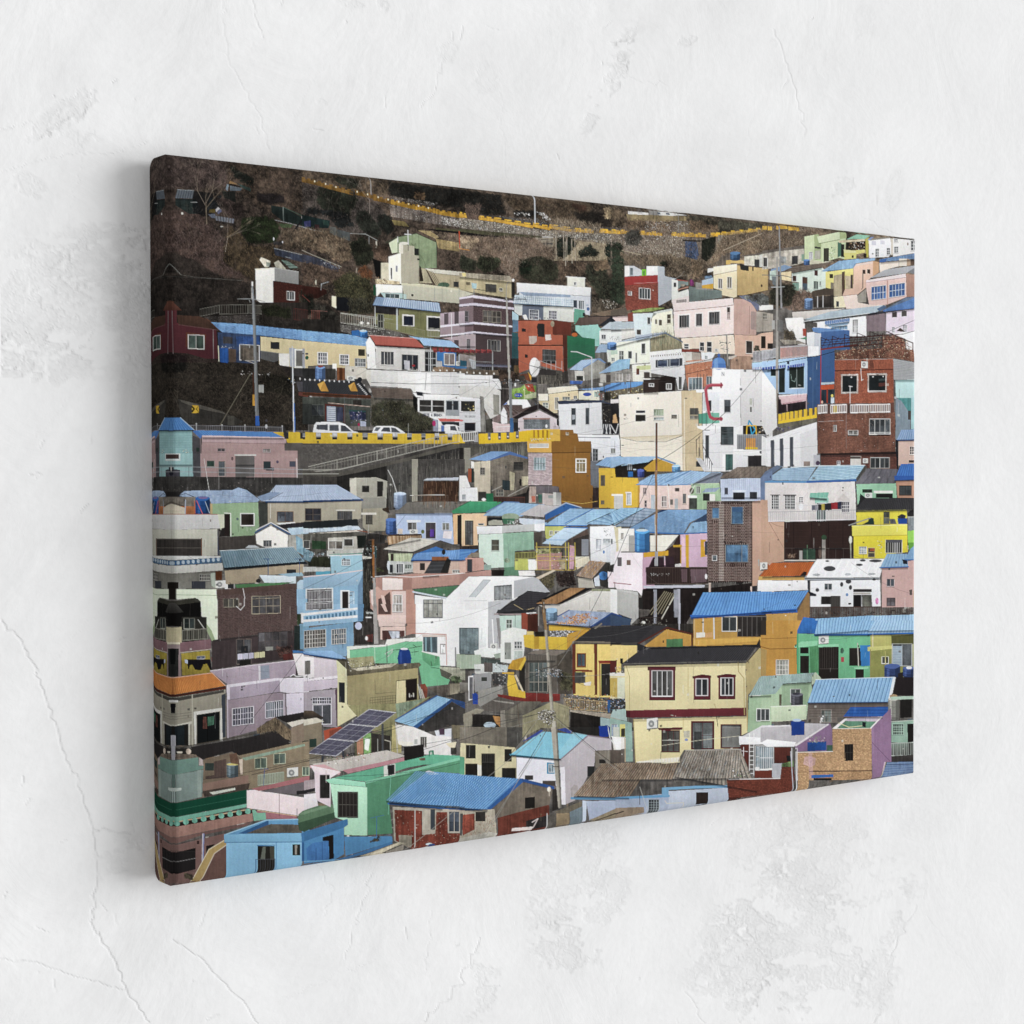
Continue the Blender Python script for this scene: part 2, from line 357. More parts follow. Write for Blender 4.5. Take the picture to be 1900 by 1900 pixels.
SPECK(40,['98a0ac','a8a8b0','9aa0ac'],200,1130,460,1220,420,1260,240,1200,sz=1.6)
BUSH('4a3c32',0,1170,380,1250,560,1300,420,1450,0,1440,n=.4,ln=6,lc=['7e6c5c','2a221e','64503c'])
BUSH('1f2119',560,930,720,880,830,1000,840,1120,800,1200,640,1240,570,1080,n=.6,dens=.16,lc=['34382a','0e100c','4a4a34','22261a'])
BUSH('48392e',820,980,1020,960,1030,1080,960,1180,840,1160,n=.4,ln=5)
P('141414',820,1130,940,1170,920,1380,860,1340,840,1220,n=.3)
BUSH('5c3a24',640,1240,720,1210,840,1290,830,1420,700,1380,n=.35,dens=.14,lc=['84583a','3a2418','704a30']);L('a89c8c',1.2,640,1240,632,1300)
BUSH('2a2a1e',360,1400,560,1280,800,1380,840,1560,820,1760,560,1800,400,1600,n=.6,dens=.2,lc=['525030','12120e','66603e','30301e','8a7e50'])
P('8f7c52',1560,900,1900,960,1900,1060,1590,1010,n=.3);SPECK(300,['b0a080','6a5a44','8c7c60'],1440,800,1900,860,1900,1020,1580,1000,1500,860,sz=1.2)
L('c0562e',1.8,1838,850,1842,1000);L('e08a3a',.8,1838,1000,1900,1022)
BUSH('4e4238',1580,1040,1900,1060,1900,1260,1600,1240,n=.4,ln=5)
# green shed,cross,cream church tower
P('7e8f6c',1120,880,1340,840,1570,940,1575,1240,1200,1240,1115,1060,n=.12);P('cfdcb4',1015,950,1115,890,1115,1060,1050,1070)
L('3c4a38',1.2,980,945,1115,880,1340,838,1570,940);L('4a5a44',.9,1571,940,1573,1240);L('5a6a4c',.6,1360,850,1380,1240)
TREE(1450,1230,320,'4a5038',.6,-110,30,5,.5)
R('2a2c2a',1310,1010,1365,1090,n=.1)
P('e8e2ce',1130,960,1180,975,1180,1080,1130,1060);P('aaa48e',1180,972,1310,985,1310,1095,1365,1100,1365,1420,1155,1420,1155,1075,1180,1075,n=.06)
P('f2ecd8',1010,1110,1155,1065,1158,1430,1010,1400,n=.03);P('c9c1a4',920,1180,1010,1180,1015,1410,920,1380,n=.1);S(.8,1035,1240,1050,1240,1052,1370,1038,1370)
R('8a8a94',1095,1215,1115,1285);R('2a2826',1345,1130,1375,1150);E('dfdccc',1190,955,55,18)
L('d8dadc',1.5,1236,800,1242,970);L('d8dadc',1.4,1200,848,1274,850);L('3a3a34',1,1240,970,1240,1040);L('e8eef0',1.2,1118,880,1120,940)
P('c0ac88',850,1370,1140,1400,1140,1430,860,1430,n=.4);SPECK(60,['8a6a4a','e8d8b8','6a5a4a'],870,1340,1010,1370,1000,1430,880,1420,sz=2)
P('a89f80',1370,1240,1440,1250,1520,1420,1370,1415,n=.15);P('3a322a',1368,1210,1390,1230,1420,1400,1375,1400,n=.3)
P('a5997a',1450,1250,1900,1290,1900,1490,1700,1470,1560,1440,n=.15);P('c8c4b2',1430,1245,1900,1290,1900,1335,1540,1300,n=.1);L('6a6458',.6,1540,1302,1900,1340)
for i in range(4): L('5c4a3a',.8,1470+i*18,1280,1550+i*20,1430)
E('4a6450',1655,1440,70,32,n=.4);P('a5997a',1580,1455,1740,1470,1740,1500,1580,1490);R('383a3a',1770,1398,1830,1462,n=.1)
P('b6b49e',1160,1420,1900,1495,1900,1660,1200,1600,n=.05);P('c6c2a2',1160,1418,1360,1424,1900,1492,1900,1512,1160,1440)
for x in (1550,1637,1832): L('8c9490',.7,x,1470,x,1640)
P('f0eee2',862,1430,1170,1445,1172,1535,915,1528,880,1570,865,1570,n=.03);P('1e5434',830,1440,862,1440,866,1570,835,1560,n=.1);P('a8c8c4',915,1530,1175,1540,1175,1600,960,1590)
W(968,1536,1140,1594,3,1,'b8c4c4','3c4a4c');P('b0cac4',1180,1545,1220,1550,1220,1605,1180,1600);E('2a2826',1288,1560,14,15);R('3a3a38',1415,1620,1520,1640);E('f0e8d0',1742,1512,9,10)
BUSH('4a3e34',0,1440,300,1480,380,1560,340,1700,0,1560,n=.5);P('3e1e18',0,1450,200,1470,280,1500,290,1540,180,1600,0,1600,n=.25)
BUSH('1f201a',0,1540,120,1560,150,1760,0,1850,n=.6,dens=.15);E('c8c0a8',160,1410,7,30);L('a0a4a4',1,220,1500,225,1430,310,1405)
P('e4dfbe',345,1570,395,1575,398,1715,345,1690,n=.05);P('191b20',398,1580,560,1590,600,1760,400,1740,n=.2);BUSH('2c2c24',520,1580,840,1600,840,1780,560,1800,n=.6,dens=.15,lc=['56503a','14140e','6a6248'])
BUSH('33302a',150,1640,340,1700,440,1800,430,1900,100,1900,n=.5,ln=4)
# blue awning roof + olive wall
Q('a8bcd4',870,1580,1600,1650,1620,1755,830,1672,t='rib',k=30,c2='7e96b8',w=.25);P('6f8cb0',860,1580,960,1588,940,1680,826,1672,n=.1,a=.6);L('5c7aa8',1,830,1675,1130,1700,1612,1755)
P('7a7a50',850,1770,1130,1800,1130,1720,1612,1760,1612,1900,850,1900,n=.1);P('2c2a2c',850,1690,1100,1710,1100,1790,850,1765,n=.25);L('d0d4d4',1,850,1690,850,1900);R('a8b0b0',1098,1715,1118,1900,n=.1)
R('1e2224',880,1790,955,1890,n=.2);R('d8d4cc',1170,1785,1310,1900);R('1f2630',1185,1800,1298,1900,n=.2);R('d8d4cc',1455,1800,1612,1900);R('20242c',1470,1816,1605,1900,n=.2)
RAIL('a8a89c',450,1768,960,1830,110,20,.7);RAIL('9a9688',960,1830,1240,1870,60,10,.5);E('ece6d8',695,1885,24,16);E('ece6d8',770,1890,20,14)
for i in range(6): L('7c4238',.7,110+i*18,1740,110+i*18,1840)
L('8a5a50',.8,100,1740,290,1750);L('7c4238',.8,0,1560,90,1640)

# ---- tile 850,340
at(850,340)
BUSH('1c1c1a',0,60,500,130,560,380,300,380,0,340,n=.6,dens=.1,lc=['3a342c','0c0c0c','4a4034'])
BUSH('3c3228',480,140,1200,200,1560,260,1500,420,1100,460,700,380,n=.5,ln=6,dens=.08,lc=['6e5c48','1c1814','54432e','86745c'])
BUSH('3a2a22',1280,220,1500,250,1500,340,1380,340,n=.4)
BUSH('1e1c1a',600,300,880,320,880,420,640,400,n=.5);BUSH('24201c',1280,330,1900,330,1880,520,1500,500,n=.5,dens=.1)
BUSH('76664e',1660,250,1900,290,1900,420,1700,420,n=.4,ln=6,lc=['a89676','4a3e30','8c7a5e'])
P('4c4844',280,370,640,400,900,440,1500,500,1900,520,1900,560,1200,520,700,440,n=.4)
SPECK(260,['8e8c8a','56524e','a8a6a2'],450,380,900,400,1200,480,1100,520,700,440,sz=1.3)
SPECK(60,['f0eeea','d8d4cc'],900,330,1000,340,1080,420,1000,420,sz=2);SPECK(24,['f0eeea','c8c4bc'],640,330,820,340,820,380,640,360,sz=2)
P('6e665c',0,400,400,450,900,530,1400,570,1900,590,1900,800,1300,650,1100,640,700,600,0,520,n=.35)
SPECK(2200,['a8a298','6a645c','d0cabc','443e38','8e8678','b8b0a0'],0,400,400,450,900,530,1400,570,1900,590,1900,720,1300,650,1100,620,700,580,0,520,sz=1.5)
P('4a4a34',0,530,700,590,1000,620,1000,640,700,620,200,600,0,560,n=.2);P('121316',0,560,300,600,470,612,440,630,200,615,0,600,n=.1)
P('8a8070',880,630,1120,640,1100,740,960,740,n=.25);L('2c2a2a',1,960,650,1120,660,1700,710);P('565450',960,690,1100,690,1090,715,980,712,n=.2);L('dcdad4',1.1,970,622,1100,628)
P('9a8c70',1300,660,1900,720,1900,900,1700,900,1100,900,n=.3)
ST(2600,6,['8a7a64','a8987e','6a5c4a'],1100,640,1900,700,1900,900,1100,900,a=.6)
ccx=[(0,345,90,372),(225,388,400,415),(400,410,640,455),(640,448,860,490),(860,470,1060,515),(1050,490,1330,535),(1340,530,1570,548),(1640,540,1900,560)]
for x0,y0,x1,y1 in ccx:
	n=max(2,int((x1-x0)/110));P('cc962a',x0,y0,x1,y1,x1,y1+32,x0,y0+34,n=.2)
	for i in range(n):
		xa=x0+(x1-x0)*i/n;ya=y0+(y1-y0)*i/n;P('e0a424',xa+8,ya-16,xa+(x1-x0)/n*.75,ya-8,xa+(x1-x0)/n*.75,ya+8,xa+8,ya,n=.15)
ST(900,8,['a09078','6e5e4c','8a7a66'],1050,400,1650,480,1700,600,1100,600,a=.7)
ST(300,9,['7a6458','5c4a42'],60,260,260,260,240,430,100,420,a=.7)
BUSH('6b594a',200,620,900,640,1100,760,1080,900,500,980,0,900,0,640,n=.3,dens=.14,ln=7,lc=['92806e','42362c','7c6a58','a89684','5a4638'])
BUSH('8e7a62',0,600,260,640,160,760,0,760,n=.3,dens=.1,ln=5)
BUSH('2b2f22',240,830,400,860,520,900,420,1020,300,1060,180,960,n=.55,dens=.14,lc=['464a34','14160f','5a5a42'])
BUSH('34372a',0,820,200,900,200,1020,0,1000,n=.5,dens=.12)
BUSH('282a20',700,880,900,840,1060,860,1170,960,1160,1100,1050,1190,850,1160,690,1060,n=.6,dens=.16,lc=['4a4834','12130e','645a46','34362a'])
BUSH('1b2419',690,920,800,900,860,980,820,1060,700,1060,n=.5,dens=.1)
BUSH('5e4e40',480,860,700,900,690,1140,480,1040,n=.35,dens=.12,ln=7,lc=['a09082','3a2e26','7e6c5c']);TREE(590,1010,300,'a89a8a',.7,-90,26,6,.7)
BUSH('5a4a3c',1160,900,1500,920,1480,1080,1240,1080,1180,1160,n=.35,dens=.12,ln=7)
BUSH('1b211a',1140,640,1300,600,1390,700,1320,800,1220,890,1150,880,1130,760,n=.55,dens=.12)
BUSH('252b24',1380,780,1540,700,1640,800,1620,860,1400,870,n=.5,dens=.12);BUSH('1a221c',1720,690,1900,660,1900,980,1760,960,1700,840,n=.55,dens=.12)
BUSH('282b22',1480,940,1700,940,1760,1100,1900,1100,1900,1380,1640,1340,1480,1100,n=.6,dens=.16,lc=['4c4a36','12130e','6a5e4a','34362a'])
BUSH('63523f',1500,900,1740,880,1760,1000,1600,1020,n=.35,dens=.1);BUSH('40382e',1540,1340,1900,1380,1900,1560,1560,1560,n=.5,dens=.12,lc=['7c7060','221e18','a09482'])
SPECK(90,['b8b2a4','d0cabc','8a8478'],1660,1350,1860,1370,1840,1460,1700,1450,sz=1.6)
for x,y in ((1135,880),(1225,900),(1262,910),(1320,930),(1358,900),(1245,960)): L('b0a490',.9,x,y,x-6,y-280);TREE(x,y-250,260,'a89a84',.6,-90,18,4,.7)
L('c4cad8',2.0,882,155,886,460);L('c44a2c',1.8,0,560,6,750);L('d88a30',1,0,760,120,780)
# cream terraces at left
Q('b0a48e',0,1040,590,1080,640,1150,0,1090,t='row',k=4,c2='8c8270',n=.2);P('e0cc84',30,1045,75,1045,80,1085,40,1085)
P('b3a57e',0,1095,610,1145,615,1340,0,1250,n=.12);R('6e6450',80,1150,130,1185,n=.2)
W(308,1165,435,1265,1,1,None,'4a4844');R('c4b894',300,1155,440,1170);W(465,1218,510,1258,2,1,'c8c4b4','3a3a3a');P('4a4640',170,1230,420,1262,420,1270,170,1238);P('2a2826',610,1150,650,1160,650,1320,612,1330,n=.2)
P('b9b6a0',0,1240,170,1290,0,1340,n=.1);E('e8e4dc',632,1130,14,18)
P('8eacb0',140,1160,205,1170,200,1230,150,1225,n=.3);L('7a8890',1,172,1230,172,1320)
# mauve brick building
P('cfc6d6',0,1335,165,1305,640,1372,640,1395,165,1338,0,1365)
P('7d6a70',0,1355,165,1330,165,1400,0,1420,n=.05);P('5c484a',165,1340,640,1400,640,1450,165,1400,n=.08)
P('c8c0d0',0,1415,165,1395,640,1450,640,1476,165,1425,0,1440);P('34313c',0,1440,165,1425,640,1476,640,1484,165,1436,0,1450)
Q('8b777b',0,1450,165,1430,165,1640,0,1650,t='row',k=22,c2='7a666a');Q('5d4a4c',165,1436,625,1484,620,1680,165,1640,t='brick',k=30,j=18,c2='4c3c3e',w=.25)
P('cfc8da',0,1640,165,1618,620,1662,620,1682,165,1644,0,1668);P('766064',0,1668,165,1646,165,1740,0,1756);Q('574446',165,1646,620,1684,620,1780,165,1742,t='row',k=8,c2='4c3a3c')
P('c8c0d0',0,1748,165,1728,620,1772,620,1792,165,1752,0,1772);P('2e2c38',0,1772,165,1752,620,1792,620,1798,165,1760,0,1782)
Q('84727a',0,1784,185,1762,190,1900,0,1900,t='row',k=12,c2='746268');Q('56464a',185,1762,620,1800,620,1900,190,1900,t='brick',k=28,j=9,c2='483a3c',w=.25)
W(52,1488,112,1620,1,2,'8a8088','4a4648');W(275,1482,490,1620,4,2,'8c8478','4a4440');W(80,1815,130,1900,2,1,'8a8488','404044');W(330,1820,480,1900,4,1,'8c8884','403e3e')
# white terraces centre
P('dfe0e0',672,1162,1265,1195,1540,1218,1535,1315,700,1265,675,1290,n=.03);L('f0f0ee',1,672,1162,1540,1218)
P('c3c8d0',700,1270,1535,1318,1530,1540,1340,1500,1330,1400,700,1320,n=.06);P('8a9cb4',700,1265,1300,1300,1300,1330,760,1310,n=.1)
P('dcdccc',1265,1085,1470,1100,1470,1215,1265,1195,n=.05);P('e8e8e0',1245,1082,1480,1098,1480,1108,1245,1092);W(1338,1148,1375,1190,2,1,'dcdcdc','2a2e34')
Q('cfd8de',650,1300,1335,1350,1340,1440,630,1400,t='tile',k=30,j=4,c2='8ea4b4',n=.1);L('4a6a88',1,630,1402,1340,1442)
P('c8ccc8',640,1405,740,1420,735,1540,700,1540,645,1500);P('60697a',738,1425,985,1435,985,1590,735,1575,n=.06);P('c9cbc2',985,1435,1340,1445,1340,1620,985,1590,n=.06)
W(818,1470,930,1590,4,3,'c8ccd0','4a4e58');W(1045,1482,1145,1585,4,3,'c8c8cc','54505a');W(1392,1362,1468,1470,3,1,'dadee2','4c545a');R('3a4450',1335,1360,1378,1450);E('4c6a98',1508,1465,18,22);E('8a9aa8',1500,1420,14,12,n=.4)
P('5e9e86',1345,1460,1470,1480,1460,1560,1400,1570,1360,1640,1342,1640,n=.08);R('2a2c30',1444,1510,1474,1550);L('5a5e62',1,1543,1230,1545,1520)
P('a8cad8',620,1490,690,1540,690,1600,620,1600);P('5a7a94',625,1590,690,1600,690,1730,625,1740,n=.1);P('2e5a60',615,1740,690,1750,695,1900,615,1900,n=.1)
P('e2ded8',740,1540,780,1530,805,1590,760,1590);SPECK(30,['d8d4cc','6a4a44','444'],680,1540,1150,1560,1150,1600,680,1590,sz=2)
# red house
P('ad5a41',690,1600,1090,1600,1092,1768,1210,1772,1210,1885,690,1888,n=.08);P('6c3428',1090,1600,1310,1628,1312,1770,1205,1772,1200,1768,1092,1766,n=.08);P('5c2e24',1210,1772,1312,1772,1265,1900,1210,1890,n=.05);L('6e3628',1.6,686,1602,1090,1598,1360,1630)
E('b0a084',1090,1640,22,35,n=.3)
R('2c2c2e',730,1694,780,1730,n=.1);R('2e2e2e',918,1635,998,1785,n=.12);P('262424',908,1670,918,1640,1000,1770,1000,1800,920,1800);P('c2b2a8',815,1790,910,1780,900,1830,870,1880,820,1870,n=.1);P('cfc4ba',1000,1775,1070,1765,1080,1830,1010,1840,n=.1)
P('29704e',1265,1780,1590,1815,1590,1900,1265,1900,n=.08);P('3a6a50',1380,1770,1440,1765,1460,1800,1380,1795);E('c4622c',1350,1765,32,22)
P('88c7b8',1360,1660,1620,1665,1660,1700,1640,1900,1590,1900,1590,1815,1460,1800,1440,1765,1360,1720,n=.06);P('5f4f47',1400,1565,1780,1550,1640,1665,1365,1650,n=.1);P('2e3038',1780,1550,1830,1610,1680,1670,1620,1665,n=.1);P('7c6a58',1560,1520,1900,1450,1900,1545,1660,1548,n=.15);P('3c3636',1510,1548,1900,1540,1900,1556,1510,1560);P('e6cccc',1790,1570,1900,1560,1900,1610,1850,1615)
Q('bcc8d4',1760,1620,1900,1600,1900,1700,1650,1700,t='rib',k=10,c2='a0b0c0',w=.2);P('e0e0dc',1645,1715,1900,1700,1900,1900,1640,1900,n=.05);W(1660,1755,1720,1815,2,1,'e0e0e0','54585c');W(1650,1858,1750,1886,4,1,'c8d0d0','5a6468');E('6a8cb8',1800,1890,45,40);P('4c9472',1840,1870,1900,1850,1900,1900,1840,1900);L('d0d0cc',1.2,1400,1730,1460,1730);E('dad8d4',1425,1745,26,14)
# big pole
P('a8a49c',545,1340,560,1340,586,1900,560,1900,n=.08);L('8a8e92',1,548,1340,552,1200,570,1150,600,1160);L('4c5058',1.2,520,1365,780,1350);L('4c5058',.9,560,1380,640,1330,780,1360);SPECK(30,['3c4048','7a7e84'],640,1320,790,1330,790,1380,640,1370,sz=1.6)
WIRE('54585c',.5,0,1230,545,1360,12);WIRE('54585c',.5,165,1260,640,1430,14)

# ---- tile 1130,370
at(1130,370)
BUSH('4e4234',0,60,160,120,180,300,60,320,0,320,n=.5,dens=.1,ln=5)
P('d8d6d0',200,130,440,150,440,190,200,165,n=.06);P('8c8a86',445,115,560,125,560,185,445,180,n=.2);P('cfcfcb',560,130,700,140,900,175,700,185,560,180);R('5c6470',545,140,580,165);R('5c6470',645,145,690,170)
for i in range(4): L('6a6a6a',.7,315,110+i*14,362,113+i*14)
P('8b7a58',180,165,900,190,1250,240,1250,300,700,260,200,240,n=.25);BUSH('3c3a30',880,180,1250,215,1900,280,1900,330,1400,380,1250,400,1180,320,900,300,n=.5,dens=.12,ln=5)
BUSH('6b5846',180,230,700,250,700,380,600,420,200,380,n=.35,dens=.12,ln=6);P('62564a',700,240,900,240,900,380,700,380,n=.3)
SPECK(700,['b8b0a4','6a6258','d0cac0','4a443c'],400,240,930,250,930,380,400,380,sz=1.4)
BUSH('5a4a3a',900,240,1260,250,1260,380,920,380,n=.4,dens=.12,ln=6);BUSH('222019',1080,230,1260,240,1260,300,1120,300,n=.5)
for x0,y0,x1,y1 in ((0,355,210,362),(340,372,600,385),(710,388,1110,400),(1160,395,1280,385),(1290,380,1600,350),(1600,345,1880,325)):
	P('dca022' if x1 < 1300 else 'd2a23c',x0,y0,x1,y1,x1,y1+36,x0,y0+36,n=.25)
	n=max(2,int((x1-x0)/90))
	for i in range(n): xa=x0+(x1-x0)*i/n;ya=y0+(y1-y0)*i/n;P('e2a826',xa+8,ya-14,xa+55,ya-14,xa+55,ya+5,xa+8,ya+5,n=.2)
P('6b6055',0,395,1100,440,1300,420,1500,420,1500,700,1100,820,0,820,n=.35)
SPECK(2600,['a89e90','6a6054','cac2b4','443c34','8a7e70','b8ac98'],0,400,700,410,900,440,880,700,400,680,0,560,sz=1.5)
ST(3000,8,['8a7a68','5a4c40','a09080','6e5e50'],0,320,1200,380,1200,700,0,760,a=.55)
BUSH('42403a',200,340,320,330,380,430,330,530,200,540,150,450,n=.5,dens=.14)
BUSH('222a20',0,480,120,500,160,620,180,720,170,900,160,1240,0,1200,n=.6,dens=.12,lc=['3c4430','10140e','54503c'])
BUSH('54483a',100,620,700,640,1000,700,1150,700,1250,760,900,920,640,900,600,800,180,760,n=.45,dens=.13,ln=6,lc=['8a7862','2c241c','6c5c4a','a09078'])
BUSH('1e2219',560,710,660,700,680,780,600,820,n=.5);L('a89a80',1,130,590,350,640)
P('46597a',870,480,1000,490,1030,640,1000,700,870,660,n=.4);ST(400,5,['566c90','343c50','6a5a4c'],870,480,1020,490,1020,690,870,660);P('3a342e',840,460,1050,470,1050,490,840,480)
P('181c16',1060,470,1230,420,1220,620,1120,720,1060,680,n=.5);ST(300,6,['3c3c30','24281e'],1060,470,1230,420,1220,620,1120,720,1060,680)
P('8a8478',1255,410,1310,410,1310,530,1255,530,n=.3);L('8a8a86',.9,790,160,792,380)
BUSH('60503f',1300,420,1900,330,1900,600,1540,640,1340,640,1120,780,1200,640,n=.4,dens=.16,ln=8,lc=['94826c','34281e','786652','a8967e']);L('b8a890',.9,1900,330,1310,590)
BUSH('6e5c48',940,700,1060,700,1080,880,960,920,n=.35,dens=.15,ln=6)
# red/white house
P('ebe9e6',160,768,215,768,215,890,160,900);P('c6cace',215,768,270,770,360,820,420,880,215,892,n=.04);W(222,790,262,882,1,1,'aab4bc','6a7478')
P('74c428',360,812,416,810,416,884,362,886);P('52903a',372,840,400,820,400,884,380,884);P('e9e8e6',418,772,548,772,552,880,418,882);P('aeb4bc',548,772,630,782,632,890,770,920,720,940,710,1160,600,1220,558,1240,n=.04)
for i in range(12): L('9aa0a8',.5,556,930+i*26,712,960+i*18,a=.6)
P('a83a38',160,898,550,876,553,972,165,998,n=.05);Q('8f4a3c',165,998,553,972,560,1260,175,1290,t='brick',k=24,j=20,c2='7c3e34',w=.25);W(330,1025,465,1155,4,1,'ecebe8','3c4448');W(200,1065,246,1115,2,1,'d8d4d0','5a5c5e');L('d0a098',.6,270,975,540,962);E('e0d8d0',495,1055,6)
P('8a9c54',250,1300,460,1262,640,1260,500,1300,250,1318,n=.25);P('9aa488',0,1320,170,1258,200,1320,200,1340,0,1350,n=.2);Q('6e6458',0,1290,180,1258,205,1345,0,1350,t='row',k=6,c2='5a5046')
P('e2c8c4',20,1370,200,1350,200,1420,60,1420);P('8a4438',200,1330,262,1310,262,1420,200,1420);P('222830',0,1370,50,1425,0,1430)
P('e0e2da',712,925,785,940,788,1080,910,1040,912,1130,712,1200,n=.04);R('3a3c3c',735,965,765,1015);P('7c8c88',785,945,905,955,905,1000,850,985,785,1040,n=.08);P('a4584c',770,925,900,945,900,955,785,942);P('b8806c',780,1045,905,1010,915,1020,780,1055)
P('6e7c78',915,1010,1300,1060,1300,1140,920,1190,n=.12);P('8a8a84',990,960,1200,990,1200,1060,990,1040,n=.2);P('7c3468',920,940,950,925,975,960,970,1000,930,1000,n=.4);P('a89e8e',820,980,870,985,860,1010,820,1010,n=.3)
P('a8bcd0',1068,940,1200,905,1200,975,1068,995);P('d09c2c',1068,995,1200,975,1200,1040,1068,1030,n=.08);P('6c86a4',1100,890,1180,880,1190,905,1100,920,n=.3);P('dcdad4',1135,800,1200,795,1200,830,1135,850)
TREE(770,910,200,'9a9690',.8,-30,20,2)
# cream house w/ tank
P('e9d8ae',1200,800,1475,750,1475,1130,1440,1140,1300,1110,1300,1060,1205,1030,n=.04);P('efe4c8',1200,780,1475,745,1475,830,1200,880,n=.03);L('8a6a4a',.8,1200,878,1475,822)
P('bfa068',1475,760,1620,780,1840,800,1840,1050,1560,1110,1480,1110,n=.08);P('2e302c',1505,740,1615,770,1615,830,1520,815,n=.2);R('3a3430',1655,775,1672,825);P('d0a858',1348,705,1400,700,1400,750,1348,755);P('d4b06a',1400,700,1560,705,1560,740,1400,735)
TANK('3c5e84',1395,620,1515,690,2);W(1255,915,1308,1035,2,1,'e0dcd4','6a6660');W(1360,895,1420,1030,2,1,'dcd8cc','6c6458');E('4a3c30',1765,1000,12,16)
P('bdb9a8',1560,650,1740,640,1900,590,1900,780,1560,760,n=.3);P('6a6058',1530,650,1700,625,1900,570,1900,590,1720,645,1540,660,n=.15);W(1790,670,1840,770,2,1,'d0ccc0','4c4c4c');R('3c3e40',1680,690,1740,780,n=.2);P('c4c4bc',1740,640,1790,630,1790,780,1740,780,n=.1)
# big pink house
P('dcccc8',720,1165,915,1120,915,1190,720,1215,n=.06)
for i in range(12): L('4a4844',.9,770+i*10,1172-i,772+i*10,1202-i)
P('ebd8d4',722,1210,1430,1145,1440,1230,740,1302,n=.03);P('edd8d2',735,1298,1440,1230,1445,1570,820,1620,745,1600,n=.03);L('8a5c50',1,740,1302,1340,1242,1435,1226);L('5c4440',1.2,800,1615,1100,1600,1440,1566)
P('c49e92',1440,1155,1560,1160,1650,1200,1705,1300,1702,1580,1440,1572,n=.05);P('6a7088',1500,1120,1600,1110,1720,1180,1750,1240,1720,1300,1640,1200,1540,1150,n=.1);P('a08a84',1640,1300,1700,1305,1700,1520,1640,1510,n=.05);L('8a6a62',.7,1625,1240,1625,1560)
for x0,y0,x1,y1,k in ((800,1350,918,1495,4),(998,1330,1070,1475,3),(1150,1310,1275,1455,4)): R('f2e8e4',x0-14,y0-14,x1+12,y1+14,s=-.09);W(x0,y0,x1,y1,k,1,'8a8684','3a3c3e',s=-.06)
W(1362,1255,1396,1315,1,1,None,'3c3430',s=0);W(1362,1320,1400,1390,3,3,'c8b0ac','6a4844',s=0)
P('a39a8e',1705,1300,1900,1330,1900,1530,1705,1540,n=.12);W(1775,1320,1835,1395,3,2,'b0a89c','5c584e');P('e8e4e0',1740,1230,1900,1225,1900,1280,1740,1290);BUSH('4c4e4c',1500,1130,1770,1090,1860,1120,1860,1220,1760,1240,1700,1200,n=.6,rag=5)
P('e6d2bc',825,1620,1440,1575,1460,1800,1060,1800,1050,1740,840,1740,n=.04);P('cda48e',1450,1575,1705,1585,1760,1560,1900,1540,1900,1740,1665,1780,1665,1840,1455,1820,n=.06)
for x0,y0,x1,y1 in ((855,1675,920,1745),(1040,1655,1100,1770),(1120,1650,1188,1780)): W(x0,y0,x1,y1,1,2,'e8e0d8','34363a')
W(1580,1640,1668,1800,1,1,'dcc8b8','3c3430');R('2c2622',1760,1585,1815,1730);R('2a2624',1838,1670,1900,1735);BUSH('3c3c30',1680,1690,1740,1700,1750,1770,1680,1770,n=.5,rag=4);AC(1215,1740,1265,1775)
# left pale houses
P('c8d8dc',260,1330,500,1320,470,1400,500,1560,280,1600,265,1420,n=.05);W(425,1368,470,1455,1,1,'c8ccc8','4a4e50');R('4a423c',305,1515,355,1572);Q('aebcc4',0,1430,270,1425,275,1500,0,1520,t='row',k=5,c2='98a8b0',w=.2);P('d4d2ca',0,1520,275,1500,290,1600,100,1640,0,1640,n=.08)
P('e8e6ca',500,1330,720,1290,742,1600,640,1540,470,1590,480,1390,n=.05);P('c4ccc4',500,1310,710,1270,730,1290,500,1335);P('8a9088',470,1395,500,1360,540,1330,500,1320);W(655,1335,710,1450,1,2,'dcd8bc','544c40',s=-.1);R('5c5448',565,1400,600,1465);R('6a6250',520,1395,542,1450)
Q('a8b4c4',0,1690,620,1545,460,1600,0,1720,t='row',k=3,c2='8c9cb0');P('bac6d2',60,1665,460,1560,620,1545,560,1570,260,1650,80,1680,n=.06)
P('dfe3cd',80,1690,280,1650,460,1630,460,1900,0,1900,0,1720,n=.05);P('8c8468',465,1620,640,1555,830,1665,830,1740,465,1780,n=.12);ST(160,14,['b8ae8c','6a6248'],465,1620,640,1555,830,1665,830,1740,465,1780,ang=(-1.57,.05),cur=0);L('606c80',1.6,300,1620,640,1548,840,1665);P('a8b6c6',290,1590,640,1540,640,1560,460,1620,300,1650)
W(355,1668,412,1805,1,1,'eceae0','4a4c4a',s=-.05);W(95,1760,155,1880,2,2,'d0d4cc','5c605c',s=0);R('4c5050',205,1765,248,1850);P('e4e4e0',455,1780,830,1740,830,1775,455,1810);P('d8d8d8',455,1810,830,1780,860,1900,460,1900,n=.04)
for i in range(14): P('8c8470',470+i*26,1818-i*2,485+i*26,1816-i*2,478+i*26,1840-i*2,n=.1)
R('2e343c',550,1862,805,1900);E('5a7cae',20,1700,50,42);P('8a3e30',830,1745,1060,1745,1060,1775,830,1780,n=.15);P('c6c2b8',830,1790,1060,1800,1060,1900,840,1900,n=.15);P('6a5c50',960,1800,1060,1790,1060,1900,n=.15)
P('b87c60',880,1880,1180,1820,1180,1900,880,1900,n=.15)
